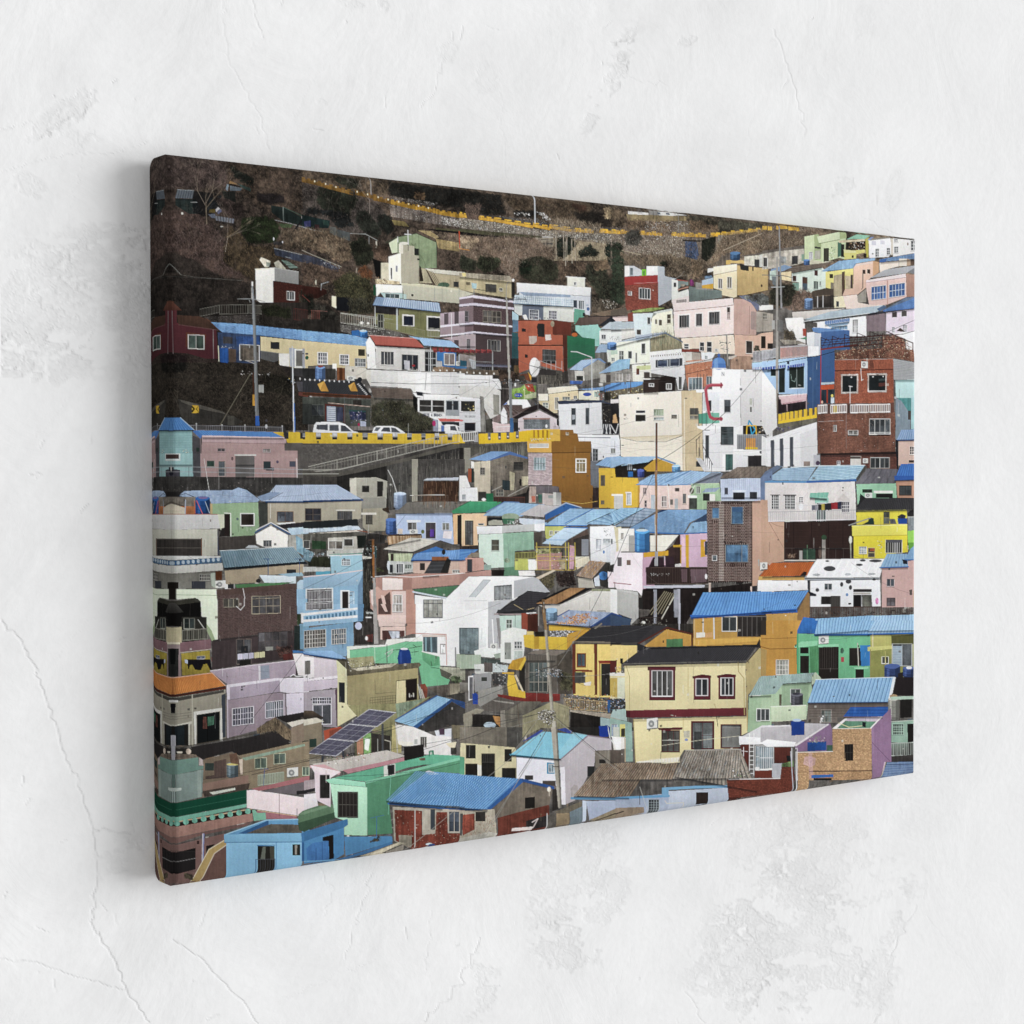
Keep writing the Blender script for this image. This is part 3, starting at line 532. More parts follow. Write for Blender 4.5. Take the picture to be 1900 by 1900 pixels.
# ---- tile 1410,400
at(1410,400)
BUSH('5b4a3b',0,110,500,140,860,175,500,210,490,340,300,370,0,410,n=.35,dens=.2,ln=9,lc=['8a7866','30261e','70604e','a0907c'])
for x0,x1,y in ((0,60,120),(60,120,125),(160,200,118),(200,300,112),(300,400,125),(400,440,135)): P('dcaa3a',x0,y-10,x1-8,y-8,x1-8,y+35,x0,y+35,n=.25)
P('b2aa9c',0,420,160,390,490,340,490,540,340,580,0,620,n=.3);P('6c645c',0,400,200,375,490,335,490,375,160,410,0,440,n=.2)
W(5,475,65,590,1,1,'d0ccc4','484644');R('8a8e8c',215,465,280,545,n=.3);R('3a3a3c',345,462,415,560,n=.2,s=-.05);P('7c9884',460,440,490,440,490,520,460,520)
# green house
P('bccb9c',492,235,655,205,665,310,905,260,980,240,960,500,900,480,700,540,600,560,495,520,n=.05);P('93a474',605,215,655,205,690,310,685,500,610,510,n=.06);P('c6d3a8',640,235,905,178,905,265,660,310,n=.04);P('a3b27c',905,178,980,185,985,250,905,265);L('6c7a54',1,660,318,905,268)
W(545,415,590,520,2,1,'dcdcdc','a8a8b0',s=-.1);R('a8a898',615,400,680,500,n=.1,s=-.1);R('3c3c3a',610,350,685,372,s=.1);R('3f3e34',715,372,778,530,n=.2,s=-.1);P('4c7460',880,300,920,300,920,460,880,480,n=.1);R('2a2826',920,320,958,470,n=.2);SPECK(60,['e8f0d0','9ab088','6c8058'],780,360,860,340,830,500,780,500,sz=2)
P('c8b898',890,280,1200,262,1200,290,900,306,n=.15);P('2a2420',980,300,1220,285,1220,390,980,390,n=.3);SPECK(60,['c8a880','e8d8c0','6a4a3a'],990,300,1200,290,1200,390,990,390,sz=2);P('86bca0',985,265,1110,205,1270,220,1200,262,n=.08)
P('cfc96e',955,400,1090,395,1200,385,1200,420,1100,440,1100,490,960,500,n=.05);P('d6d490',950,385,1090,400,1100,425,960,425);P('b0a846',1205,260,1245,240,1245,470,1210,480,n=.06);E('3a2e24',1058,468,14,17);P('30261f',1185,430,1220,430,1220,480,1185,480)
P('c8c4a8',570,500,700,530,830,520,560,575,545,560,n=.1)
# white houses right
P('e6e5e8',1245,270,1505,250,1508,430,1480,470,1250,485,n=.03);P('8a8478',1250,260,1500,232,1500,250,1255,280);P('7c92c0',1225,275,1270,240,1310,232,1260,275);P('d0c6b4',1508,250,1530,260,1530,440,1508,450);P('e8e7e4',1530,250,1810,275,1810,420,1640,450,1530,470,n=.03)
for x0,y0,x1,y1 in ((1320,375,1370,475),(1452,365,1497,450),(1540,350,1595,428),(1540,260,1590,300),(1735,280,1805,400)): W(x0,y0,x1,y1,2,3,'d8d8d8','4c5254',s=-.05)
R('a0a4b8',1280,282,1330,330,a=.5);R('a0a4b8',1380,276,1430,320,a=.4);E('8a6a50',1703,320,8,18);E('5c5c5c',1292,435,10,7)
Q('7c9cc4',1370,500,1810,425,1810,490,1380,530,t='row',k=5,c2='6486b4',n=.15);P('3f68a8',1380,500,1460,490,1440,540,1370,530,n=.15);P('e6d6c6',1370,540,1600,515,1600,580,1480,610,1380,680,n=.05);P('e2d6c4',1602,490,1690,490,1690,575,1602,580);P('b79a80',1690,490,1735,500,1735,570,1690,575);P('6c5648',1735,510,1810,505,1810,560,1735,560,n=.3)
P('e3b8a0',1068,580,1295,520,1295,700,1215,760,1240,830,1120,920,945,930,945,850,1065,840,n=.04);P('e8cabc',1065,560,1295,520,1300,545,1070,585);P('cd9c74',1295,520,1365,530,1365,650,1295,700,n=.05)
R('3c322c',1175,620,1205,668);R('3c322c',1230,615,1265,665);L('4a4844',1.4,1178,660,1178,830,1165,850)
# grey roof pink house blue windows
P('a6a8ac',1255,720,1440,620,1760,575,1810,580,1690,660,n=.05);P('7a7c80',1700,650,1810,580,1810,680,n=.08);P('e6d4d4',1215,745,1680,665,1685,710,1215,775,n=.03);L('7c5c64',1,1215,775,1680,712)
P('e2bdb4',1215,775,1685,712,1690,940,1460,1030,1255,1040,1215,830,n=.04);P('a98070',1685,670,1810,680,1810,930,1690,940,n=.05);P('c49488',1460,745,1475,745,1475,1030,1462,1030)
W(1275,820,1455,980,5,2,'d0dcec','3c64a4',s=-.12);W(1485,795,1675,950,5,2,'d0dcec','3c64a4',s=-.14)
# turquoise + yellow houses left mid
Q('7c6e64',220,600,830,530,700,590,350,655,t='row',k=4,c2='64584e',n=.12);P('7c96b8',100,620,260,565,350,590,240,640,100,640,n=.1);TANK('4468a0',485,510,555,560,2)
P('c6d6c8',345,665,700,600,760,640,740,840,590,870,540,930,430,900,430,770,345,760,n=.06);P('e0c89a',220,655,340,640,340,760,230,740,n=.12);P('b0c4b8',90,640,160,625,160,760,90,740,n=.15);R('4a302a',355,690,398,755);R('4e2e2c',612,625,650,690);R('5c4034',468,705,528,780,n=.15);R('4c5c6a',470,780,530,860,n=.1);W(600,752,660,850,2,1,'a8b8ac','4c5454');W(668,755,692,810,1,1,'b8c4bc','484c4c');P('7a9c8c',355,775,430,780,430,870,355,860,n=.12)
Q('7ca4c8',770,590,900,520,1140,490,1060,610,t='row',k=6,c2='5c84b0',n=.12);P('82a8cc',695,635,900,518,1320,485,1320,510,1080,550,1060,605,820,630,720,645,n=.14);L('4c78a8',1,695,638,830,630,1060,605)
P('dccf74',740,650,1065,605,1065,840,950,850,940,670,840,700,830,850,740,830,n=.06);R('3c342c',790,670,830,720);P('ad9e80',835,690,940,670,945,935,840,930,n=.15);P('5c483c',930,650,965,640,970,850,935,940,n=.2);R('7c7464',800,770,835,870);P('c8b494',970,690,1040,700,1035,850,972,850,n=.15);R('40343a',1035,680,1062,840)
P('4f443a',575,890,720,840,835,845,835,920,700,920,570,945,n=.12);P('3a3430',590,940,840,920,840,1060,600,1060,n=.35);L('c8c8c4',1.2,648,935,648,1060);L('c8c8c4',1.2,713,925,713,1060);P('e0d4ac',840,940,945,930,985,1070,845,1070,n=.06);W(862,985,905,1060,1,1,'d8d0b4','34383c')
P('e6cfc2',945,925,1110,905,1125,1005,1255,1030,1450,1035,1400,1080,985,1080,n=.04);P('9a948a',1115,920,1215,840,1220,1000,1120,1005,n=.08);L('3c3c3a',1.6,1115,920,1215,838);L('8a5a4c',.8,945,928,1110,908)
BUSH('55463c',320,880,540,860,590,940,500,1080,400,1110,250,1080,n=.45,ln=6,dens=.15,lc=['a08878','3a2c26','7c6454']);BUSH('2a2a22',70,880,200,780,380,790,400,900,330,1050,200,1060,80,1030,n=.55,dens=.15,lc=['5a5640','14140e'])
TANK('5c78a0',498,970,592,1075,3);L('5c4638',1.5,360,1110,980,1066);P('cac2ba',350,1120,980,1075,760,1130,500,1200,360,1190,n=.06)
P('edeae6',270,1190,480,1180,500,1260,510,1500,420,1500,290,1300,n=.06);P('e4e4e0',0,1040,120,1040,120,1080,0,1080)
Q('a4b8c4',480,1225,1430,1040,1350,1120,480,1226,t='row',k=5,c2='8ca4b4',n=.08);P('a8bac6',490,1205,800,1110,1430,1035,1330,1115,700,1205,n=.08);L('dce4e8',1.2,480,1228,820,1190,1260,1130);P('4c6484',1340,1080,1430,1035,1460,1060,1380,1110,n=.2)
P('e6e6e8',600,1240,1220,1160,1225,1400,1000,1400,600,1300,n=.04);R('5a5450',595,1240,645,1295);P('7e6e74',1222,1155,1440,1130,1450,1340,1225,1345,n=.08);P('3c3c44',1240,1135,1440,1100,1450,1130,1240,1160);W(1058,1205,1128,1360,3,2,'d8d8d8','a0a0a0',s=-.05)
Q('5c80b8',735,1225,1030,1190,1025,1225,735,1262,t='rib',k=12,c2='d0d8e0',w=.12);Q('a0c4e0',740,1262,1030,1228,1000,1265,800,1300,t='row',k=3,c2='88acd0');W(810,1280,1005,1330,6,1,'c8dcec','6c94b8',s=-.03)
Q('4c74b8',1410,1100,1810,940,1810,1070,1430,1112,t='row',k=7,c2='3c62a4',n=.1);P('6890c8',1430,1085,1690,945,1810,935,1810,1060,1440,1105,n=.1,a=.5);P('d9c9da',1455,1125,1810,1080,1810,1370,1455,1370,n=.04);R('4c4444',1522,1118,1580,1180,s=-.05);R('54504e',1635,1105,1695,1168,s=-.05);W(1520,1290,1560,1360,2,2,'dcdce0','8a8890');W(1650,1265,1705,1355,3,2,'dcdce0','9a98a0');P('463830',1575,1340,1620,1300,1680,1350,n=.2)
P('e8e8ea',1500,1370,1810,1340,1810,1650,1700,1600,1680,1430,n=.05);L('3c4048',.8,1450,1360,1810,1200);L('3c4048',.8,1640,1380,1810,1330)
# blue house + pergola
P('6189c2',585,1305,640,1300,1025,1330,1025,1400,700,1370,600,1350,n=.06);P('4468a0',690,1350,1025,1330,1025,1560,690,1560,n=.06);P('e0e2e4',525,1360,610,1350,610,1640,530,1640,n=.03);P('c4cad4',610,1360,690,1370,690,1640,610,1640,n=.04);P('b04c3a',475,1310,515,1310,515,1400,480,1400);P('4c8c64',430,1430,520,1410,520,1440)
P('3d5f8f',535,1650,850,1590,860,1900,535,1900,n=.06);L('5c7ca8',.7,600,1650,600,1900)
P('8e8a88',0,1560,160,1540,160,1660,0,1680,n=.3);P('a86a60',215,1550,540,1520,540,1640,215,1670,n=.2);RAIL('c8c8c4',215,1545,540,1515,120,24,.5);RAIL('b8bcc4',0,1570,160,1545,100,14,.5)
BUSH('5a5040',250,1320,360,1340,420,1450,260,1500,n=.45,ln=5,rag=6);P('948c80',200,1440,420,1450,520,1490,260,1500,n=.3)
P('9fc0e8',0,1690,540,1640,540,1900,0,1900,n=.05);Q('4c64a8',60,1760,280,1730,280,1765,60,1800,t='rib',k=10,c2='d0d8e8',w=.15);Q('4c64a8',290,1740,500,1710,500,1745,290,1780,t='rib',k=9,c2='d0d8e8',w=.15);R('1e2826',105,1790,160,1870,s=-.1);R('262c2a',195,1780,272,1900,s=-.1);R('252c28',320,1765,495,1900,s=-.06);P('d8d4d4',0,1800,100,1790,100,1900,0,1900)
for x,h in ((690,1415),(825,1400),(970,1380),(1115,1362),(1265,1345),(1410,1370)): L('3c2424',1.5,x,h,x,h+140);L('3c2424',1.2,x,h,x+100,h+40)
for dy in (0,30,60,100): L('3a2222',1.1,690,1450+dy,1410,1385+dy)
for i in range(10): L('3a2222',.9,700+i*70,1540-i*6,760+i*70,1420-i*5)
L('5a2a24',2.2,690,1555,860,1530,1110,1500);L('4a2626',1.8,1460,1345,1650,1430,1770,1480,1770,1700);L('7a3428',2,690,1550,690,1900)
BUSH('6a4238',1420,1390,1640,1400,1690,1500,1680,1560,1400,1560,n=.4,dens=.12,lc=['c09070','8a4a3a','d0b090'],rag=6)
P('7c5444',850,1600,1000,1560,1500,1540,1780,1560,1800,1700,1560,1660,860,1680,n=.4);SPECK(1500,['b08464','6a3c30','c8ac8c','3c2420','8c5440','7a4438','4a3028'],850,1590,1000,1545,1420,1400,1680,1430,1780,1560,1800,1700,1560,1660,860,1680,sz=1.8)
for x,h in ((970,1380),(1115,1362),(1265,1345),(1410,1370)): L('3c2020',1.3,x,h,x,h+150)
for dy in (0,50,100): L('4a2420',1.2,825,1440+dy,1650,1375+dy)
P('844034',855,1680,1540,1665,1545,1900,860,1900,n=.08)
P('a0a4a6',1545,1665,1805,1710,1805,1900,1545,1900,n=.04)
for i in range(14): L('888c90',.6,1545,1690+i*20,1800,1730+i*17)
L('4a2a24',1,860,1805,1540,1780);AC(1165,1700,1240,1765)
# pole
P('9a9690',160,470,182,470,195,1900,160,1900,n=.06);P('8c8c8c',188,110,202,110,235,1075,215,1075,n=.06);L('6a6e72',1.4,0,685,240,690,350,715);L('b0b4b4',1.2,105,828,260,822);P('6c7478',110,700,160,700,160,820,120,790,n=.2);P('6c6c6a',180,1210,245,1215,240,1350,180,1340,n=.2);R('a8a8a4',115,1215,148,1320)

# ---- tile 270,560
at(270,560)
P('2e2824',40,0,1900,0,1900,1500,40,1500,n=.3)
BUSH('231e1b',0,60,1340,0,1340,240,760,230,400,150,0,150,n=.4,dens=.06)
BUSH('25211c',40,600,500,560,860,680,1300,700,1560,660,1580,740,1900,1060,1900,1500,40,1460,n=.55,dens=.14,ln=6,rag=14,lc=['4a4036','100e0c','3a322a','5e5244','2c2820'])
BUSH('191815',60,640,340,590,480,640,500,800,200,860,60,820,n=.5,dens=.1);BUSH('1c1a16',1340,800,1700,880,1720,1100,1400,1040,n=.5,dens=.1,lc=['46402e','0e0e0a'])
BUSH('3a342c',460,580,720,600,740,720,560,720,n=.4,dens=.14)
P('3a3532',680,170,1340,140,1340,260,1180,240,760,235,n=.35);SPECK(300,['5a5452','24201e','6e6866'],700,160,1340,140,1340,250,760,230,sz=1.3)
for x0,y0,x1,y1,h in ((640,80,870,32,85),(870,32,1200,26,105),(1200,26,1360,36,100)): RAIL('75736a',x0,y0,x1,y1,h,12,.5)
BUSH('181a12',1340,60,1560,30,1700,80,1720,200,1400,170,n=.55,dens=.14,lc=['33361f','0c0d08','434528']);RAIL('5a2c28',1740,70,1900,90,130,9,.6)
BUSH('2a2622',1340,180,1900,220,1900,320,1340,270,n=.4,dens=.1)
# red house
P('5c2b31',40,600,40,260,200,240,200,80,370,80,370,240,830,320,850,660,700,660,500,600,250,580,60,620,n=.06)
for i in range(34): L('43202a',.6,40,270+i*13,200 if i < 0 else 840,264+i*13+8,a=.55)
P('4a3228',40,150,180,120,190,260,40,275,n=.15);P('4a3328',370,150,640,165,770,220,850,320,390,258,n=.15);P('62402f',690,170,770,225,900,340,850,320,n=.1)
P('6a4032',270,-20,330,0,430,95,250,90,140,95,210,0,n=.1,c2='523026');P('5c2b31',200,95,368,95,368,260,200,260,n=.05);L('6c4a48',1.1,390,262,850,325);L('6c4a48',1,40,275,185,258)
for x in (238,320): L('7c6a6c',1.1,x,100,x+5,600)
L('88787a',1,793,320,798,660);P('6a3a24',475,350,710,375,700,560,470,520,n=.05,a=.7);W(498,375,690,545,2,1,'d0cfc8','3c4c44',fw=1.6);W(30,375,78,535,1,1,'c8c8c0','34443e',fw=1.5)
# tarp roof + blue/yellow house
P('374a6c',845,350,1340,390,1345,640,1300,720,870,690,n=.25);P('2f4f86',1060,400,1340,400,1340,500,1080,520,n=.3);R('4c4238',910,400,1020,480,n=.2,a=.7);P('2456a0',868,530,965,540,965,710,872,700,n=.15);P('5c4c40',970,540,1060,550,1060,700,980,700,n=.2);L('c8c8a8',1.6,853,510,860,690);SPECK(16,['d8dcdc'],880,510,1040,520,1040,540,880,530,sz=1.5)
W(1100,490,1335,680,2,1,'d0d0cc','4c4640',fw=1.3);P('5f564c',1125,530,1270,540,1270,680,1125,680,n=.3)
P('6a96cc',770,232,1180,255,1200,260,1560,300,1900,330,1900,450,1340,385,900,350,840,300,n=.16);ST(300,6,['8ab4e4','3f70b4','79a8de'],800,240,1900,335,1900,440,900,345,ang=(.1,.2),a=.5);L('2c4470',1,900,352,1340,388,1900,450)
P('c9b98c',1350,400,1900,455,1900,770,1760,770,1560,720,1560,590,1350,570,n=.06);P('575858',1350,570,1560,590,1560,680,1500,700,1350,660,n=.12);L('8a8a80',1,1345,565,1600,600);R('2c2e34',1462,460,1566,545,n=.1);P('d8d6d0',1560,600,1680,600,1680,750,1570,735,n=.05)
P('9aa0ac',1680,530,1760,540,1760,760,1690,750,n=.1);W(1745,545,1870,765,1,1,'dcdcd6','6c6a68',fw=3);R('6a6862',1770,590,1840,735,n=.08);P('2c4c3c',1872,590,1900,590,1900,660,1872,660)
P('3c3a3c',1700,770,1900,780,1900,870,1700,860,n=.15);P('4c4a50',1760,930,1900,920,1900,1050,1790,1040,n=.1);P('6a3c34',1790,1050,1900,1060,1900,1110,1790,1090,n=.1);P('2a2828',1700,860,1900,880,1900,925,1700,930,n=.2);E('e0e0dc',1808,895,6,14);E('e0e0dc',1866,898,6,14);SPECK(24,['d8d4cc','b89a50','9ab0c0'],1660,880,1740,900,1760,1000,1700,960,sz=1.8);SPECK(30,['b8b4b0','d0ccc8'],1100,800,1460,820,1460,860,1100,850,sz=1.5)
# branches
for i in range(26): TREE(random.uniform(60,1250),random.uniform(850,1450),random.uniform(160,380),random.choice(['4c443a','5c5448','3c362e','6e6456']),.7,random.gauss(-90,30),30,4,.5)
for i in range(12): TREE(random.uniform(1340,1880),random.uniform(900,1450),random.uniform(150,300),random.choice(['5a5242','6a6250','443e32']),.7,random.gauss(-90,30),30,4,.5)
P('3a3834',380,1130,560,1190,900,1290,1040,1340,1140,1400,1040,1440,460,1420,400,1300,n=.25,a=.85);P('5a564e',400,1140,560,1180,900,1280,940,1310,640,1250,420,1170,n=.15);P('55524a',960,1330,1040,1335,1040,1440,960,1440,n=.15,a=.8)
P('c89c22',540,1205,620,1210,622,1295,542,1300,n=.08);P('17130e',540,1205,580,1250,545,1298,538,1270,555,1250,536,1225);P('17130e',620,1210,585,1250,622,1295,600,1250)
L('7a7462',.9,1230,830,870,1440,820,1500);L('4c463e',.7,280,990,440,1340);L('4c463e',.7,250,1000,150,1340);WIRE('3c3a36',.6,40,870,900,840,20,.6)
# poles
P('7c7f80',1250,0,1275,0,1310,900,1325,1340,1282,1340,1270,700,n=.06);P('5a5c5c',1275,0,1290,0,1325,1340,1308,1340,n=.06,a=.6);P('2c5fb4',1284,1330,1327,1330,1330,1470,1288,1470,n=.05);P('c8902c',1250,1080,1275,1080,1280,1210,1252,1210,n=.1);R('9a9c98',1322,965,1382,1055,n=.05);P('4c2c1c',1250,820,1268,820,1275,1080,1258,1080)
P('c0c4c8',1712,510,1724,510,1745,1520,1726,1520);P('4c78c0',1732,1180,1745,1180,1748,1520,1738,1520);L('b0aca4',1,1175,680,1270,715)
# rail on road
P('3e3c3c',480,1440,1620,1450,1660,1560,560,1520,n=.25);RAIL('94949a',510,1440,1600,1465,55,44,.4,2)
for x,y in ((592,1425),(892,1438),(1160,1440),(1597,1450)): E('c8c8c8',x,y,6,9);L('a4a4a8',1,x,y,x,y+80)
E('b0b0b4',1410,1455,14,24);E('44424a',1412,1385,12,16)
P('c2a020',1490,1520,1610,1520,1615,1580,1560,1580,n=.08)
# aqua tower
for xs in (1,):
	Q('4c7fc0',170,1350,290,1352,290,1500,50,1490,t='rib',k=7,c2='3a68a8',w=.2);Q('4a82c8',290,1352,405,1352,560,1495,290,1500,t='rib',k=8,c2='3a6cae',w=.2);L('a8c0d4',1.2,405,1352,565,1495);L('88a8c8',1.2,175,1350,45,1490);L('21384c',1.2,50,1500,290,1510,560,1498)
Q('77a3a4',55,1508,290,1510,290,1900,60,1900,t='row',k=14,c2='6a9496',w=.15);Q('86b2b4',290,1510,540,1505,545,1900,290,1900,t='row',k=14,c2='7aa6a8',w=.15)
R('c9d4d0',190,1772,402,1850,s=0);R('4a3834',203,1785,385,1835,n=.15,s=0);SPECK(20,['3c3c38','c8c8b0'],110,1730,165,1730,165,1775,110,1775,sz=2.2);SPECK(20,['3c3c38','c8c8b0'],425,1730,490,1730,490,1775,425,1775,sz=2.2)
# pink house
P('4a484c',545,1560,640,1600,645,1900,548,1900,n=.1);Q('5288cc',570,1500,1480,1520,1620,1585,660,1580,t='rib',k=36,c2='3e70b8',w=.22);P('4474bc',545,1510,590,1500,660,1560,640,1600,n=.1)
P('bc9ea0',660,1565,1640,1590,1645,1655,660,1640,n=.05);P('e0c4c4',660,1560,1640,1583,1640,1592,660,1572);P('a88a88',655,1640,1620,1658,1625,1740,1775,1740,1775,1900,645,1900,n=.05);L('8e6c70',.8,660,1642,1640,1660);L('a88c8c',.7,638,1600,642,1900)
R('2c3a34',590,1705,625,1750);W(835,1710,930,1752,2,1,'a08c8c','38383c');W(1368,1715,1462,1760,2,1,'b0a0a0','8c8480');R('c4c4be',1030,1780,1292,1800);RQ('6a6664',1045,1800,1275,1900,t='rib',k=16,c2='4c4a48');R('34443c',712,1858,802,1900);R('3c3c40',1378,1862,1480,1900);E('6a5458',1012,1830,14,18)
P('5a5652',1625,1650,1900,1650,1900,1900,1775,1900,1775,1740,1625,1735,n=.12)
for x0,x1 in ((1672,1805),(1868,1900)): P('cba81e',x0,1518,x1,1522,x1,1600,x0,1600,n=.06)
P('c9a61c',1640,1600,1900,1600,1900,1648,1655,1645,n=.06);R('34343a',1620,1530,1670,1598,n=.2);R('2c2c30',1806,1530,1866,1598,n=.2)

# ---- tile 560,580
at(560,580)
P('2c2824',0,60,450,100,860,170,1250,260,1200,290,770,260,560,250,0,210,n=.35);P('5c5854',440,130,860,170,1130,220,1240,270,780,265,560,240,450,210,n=.3);SPECK(200,['8c8a84','3a3836','a4a29c'],440,130,860,170,1240,270,780,265,450,210,sz=2)
RAIL('a8a89c',450,0,960,80,110,20,.7);P('74744a',1130,60,1610,100,1610,280,1400,290,1130,210,955,170,955,90,n=.1);RAIL('8c8c70',960,100,1430,200,80,22,.5);R('d8d4cc',1170,10,1310,145,n=.03);R('22283a',1185,28,1298,138,n=.2);R('d8d4cc',1452,28,1612,200);R('22242c',1468,44,1608,185,n=.2);RAIL('a8a89c',1465,170,1610,182,95,9,.5);R('b8c0c0',1098,0,1118,190);W(880,5,952,175,2,2,'8c8c80','26282a')
# mauve left faces
P('b5a2ac',1612,0,1900,-30,1900,120,1615,140,n=.04);R('5f5458',1660,0,1710,130,s=-.06);R('5a5054',1780,-20,1830,125,s=-.06);P('dcd6e4',1615,140,1900,112,1900,132,1615,165);P('a08c92',1615,165,1900,132,1900,228,1615,258,n=.04);P('dcd6e4',1612,255,1900,225,1900,245,1612,272);P('34343e',1612,272,1900,245,1900,255,1612,282);P('a8949a',1630,290,1900,258,1900,420,1840,380,1700,300,n=.05);R('54484c',1775,310,1830,375);L('e0dce4',1.2,1745,0,1748,300)
P('74a2d4',-10,200,560,250,770,300,740,385,0,318,n=.15);ST(260,7,['9ac0ec','4478bc','84b0e4'],0,205,740,280,740,375,0,315,ang=(.15,.2),a=.5)
P('2f6cb4',575,205,665,195,665,265,580,262,n=.12);TANK('3274bc',668,215,762,270,1);E('b8ccd8',712,205,40,14)
P('d3bf8f',0,322,740,385,755,640,400,640,360,600,0,620,n=.05);W(175,452,298,600,4,3,'e0dede','5a5c64',fw=2);W(432,478,548,605,4,3,'e0dede','5a5c64',fw=2);R('3a382c',652,418,730,498,n=.15);W(612,525,745,625,4,2,'c8c8c8','6a6c6c');P('9a9ca4',0,410,30,415,30,640,0,640);E('1c5a44',52,520,20,24);E('4a4a5c',52,475,18,14)
# white house red roof
P('ecebe8',742,340,785,270,850,370,862,650,760,650,n=.03);P('c6c3be',862,385,1430,420,1430,690,862,655,n=.05);Q('b75c4f',785,255,1320,290,1425,400,862,370,t='rib',k=34,c2='a04e44',w=.2);L('e4a8a0',1,785,256,1320,292);L('7c3430',1.8,850,368,1425,402)
W(915,440,1075,605,4,1,'d8d4cc','3c3e44',fw=1.2);W(1160,478,1358,665,3,1,'a8a8a4','2c3038',fw=.8);P('b8b8c0',1190,550,1255,555,1255,660,1195,655,n=.08);R('c8c8c4',1150,440,1370,462);E('e0e0dc',860,400,18,14);E('a02c34',1300,612,18,14);SPECK(20,['e8e4dc','8a6c5c','c0b8b0'],1240,640,1380,650,1380,665,1240,660,sz=2)
# right blue bit
Q('98bce4',1350,280,1740,320,1840,400,1420,375,t='rib',k=22,c2='7ca4d4',w=.2);P('8ab4e0',1240,262,1380,285,1380,310,1330,300)
P('9c9a98',1430,420,1570,430,1570,680,1430,680,n=.1);W(1430,445,1568,680,3,3,'b8bcbc','2c2c2e',fw=.7);P('3470b0',1575,440,1800,460,1800,650,1640,650,1635,560,1575,550,n=.06);W(1655,465,1785,605,2,1,'dcd8d0','6a5f5c',fw=1.5);P('a8a8a8',1572,560,1635,560,1635,630,1572,630,n=.1);P('b4c0cc',1830,480,1900,480,1900,560,1830,560);AC(1800,560,1855,610)
for i in range(6): x=1520+i*70;P('9c4440',x,400,x+60,395+i*3,x+50,430,x+10,440,n=.25);P('7a3030',x,440,x+40,430,x+90,445,x+30,458,n=.2)
L('b4b8b8',1.6,1500,380,1500,700);L('a0a4a8',1.1,1420,400,1500,385);P('7a6450',1540,630,1640,620,1900,650,1900,690,1510,680,n=.3);P('3c70a4',1790,620,1900,620,1900,645,1790,645)
L('3a2c28',1.3,780,652,1180,672,1500,690)
# white terrace walls
P('d2d1cd',752,660,1500,690,1900,720,1900,950,1300,925,1270,880,1200,870,800,850,760,760,n=.05);P('ecebe8',1320,690,1500,695,1500,940,1320,920,n=.02);P('e2e0dc',1115,680,1320,690,1320,880,1115,870,n=.02);P('d6d6d6',1500,690,1900,690,1900,945,1500,945,n=.04);L('9c9ea0',.8,1505,730,1900,745)
for x in (1535,1612,1690,1772,1850): E('f0e8d0',x,668,9,11)
for i in range(16): L('b4b4b2',.5,760,680+i*13,1900,715+i*13,a=.35)
L('4c4c4c',1,700,805,1240,825,1900,825);L('5c5c5c',.7,1450,700,1435,900)
P('efece4',350,590,400,590,400,670,350,660);P('c8c2b4',500,610,745,640,745,770,500,770,n=.08);P('d0ccc0',745,660,800,665,800,860,745,760);P('7c4c2c',405,635,500,640,500,780,405,785,n=.15);P('54301c',430,640,470,640,470,780,430,780,n=.1);P('2c2c2c',0,640,150,650,150,780,0,770,n=.25);P('34322e',270,650,390,650,380,780,270,780,n=.3);TANK('5574a4',153,635,265,770,2);E('8c3c3c',210,622,34,14);AC(520,735,620,790)
# black tile roof house with yellow dormers
Q('38393d',0,780,630,790,800,970,0,930,t='rib',k=40,c2='2c2d30',w=.25);P('2a2b2e',600,770,660,770,810,960,790,990,640,830,n=.1);E('20242c',670,775,28,28)
for i in range(10): E('e8e8e8',30+i*57,776+i*3,7,12)
for i in range(8): P('e0e0e0',640+i*14,830+i*17,660+i*14,822+i*17,664+i*14,830+i*17,645+i*14,838+i*17)
for x,w in ((240,65),(592,55)): P('d29c40',x+12,795 if w > 60 else 805,x-w,830+(0 if w > 60 else 20),x-30,905,n=.05);P('b88432',x+12,795 if w > 60 else 805,x-30,910,x+w,915,n=.06)
P('6a3c24',0,925,400,945,800,965,800,1000,400,985,0,965,n=.15);P('464a44',0,980,800,1010,790,1330,0,1300,n=.25);R('2e2a26',590,1015,690,1085,n=.3);P('5a2c28',258,1060,500,1080,500,1290,478,1290,478,1095,285,1085,285,1290,262,1290,n=.1);P('8c94a4',285,1088,390,1095,390,1270,285,1265,n=.1)
for i in range(7): L('c4ccd8',1.2,292,1110+i*24,380,1114+i*24)
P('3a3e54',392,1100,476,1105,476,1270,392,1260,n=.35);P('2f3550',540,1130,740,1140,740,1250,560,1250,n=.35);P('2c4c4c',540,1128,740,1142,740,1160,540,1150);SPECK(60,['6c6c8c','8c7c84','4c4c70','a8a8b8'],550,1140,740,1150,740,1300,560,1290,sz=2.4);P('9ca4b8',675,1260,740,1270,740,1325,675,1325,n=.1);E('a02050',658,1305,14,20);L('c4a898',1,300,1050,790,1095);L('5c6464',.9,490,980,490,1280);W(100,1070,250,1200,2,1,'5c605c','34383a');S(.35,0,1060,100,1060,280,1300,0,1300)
# brown shed roof,bush
Q('6a5d54',790,870,1270,890,1310,1005,830,985,t='row',k=7,c2='584c44',n=.12);P('5a564c',800,990,1300,1005,1300,1120,800,1110,n=.35);P('181818',1290,960,1345,1000,1340,1200,1295,1110)
BUSH('2b2c22',800,1100,860,1040,1000,1020,1160,1020,1300,1100,1360,1160,1500,1220,1560,1300,1500,1380,1300,1400,800,1330,n=.6,dens=.2,lc=['56543c','14150f','6a6648','34362a','4a3c30'])
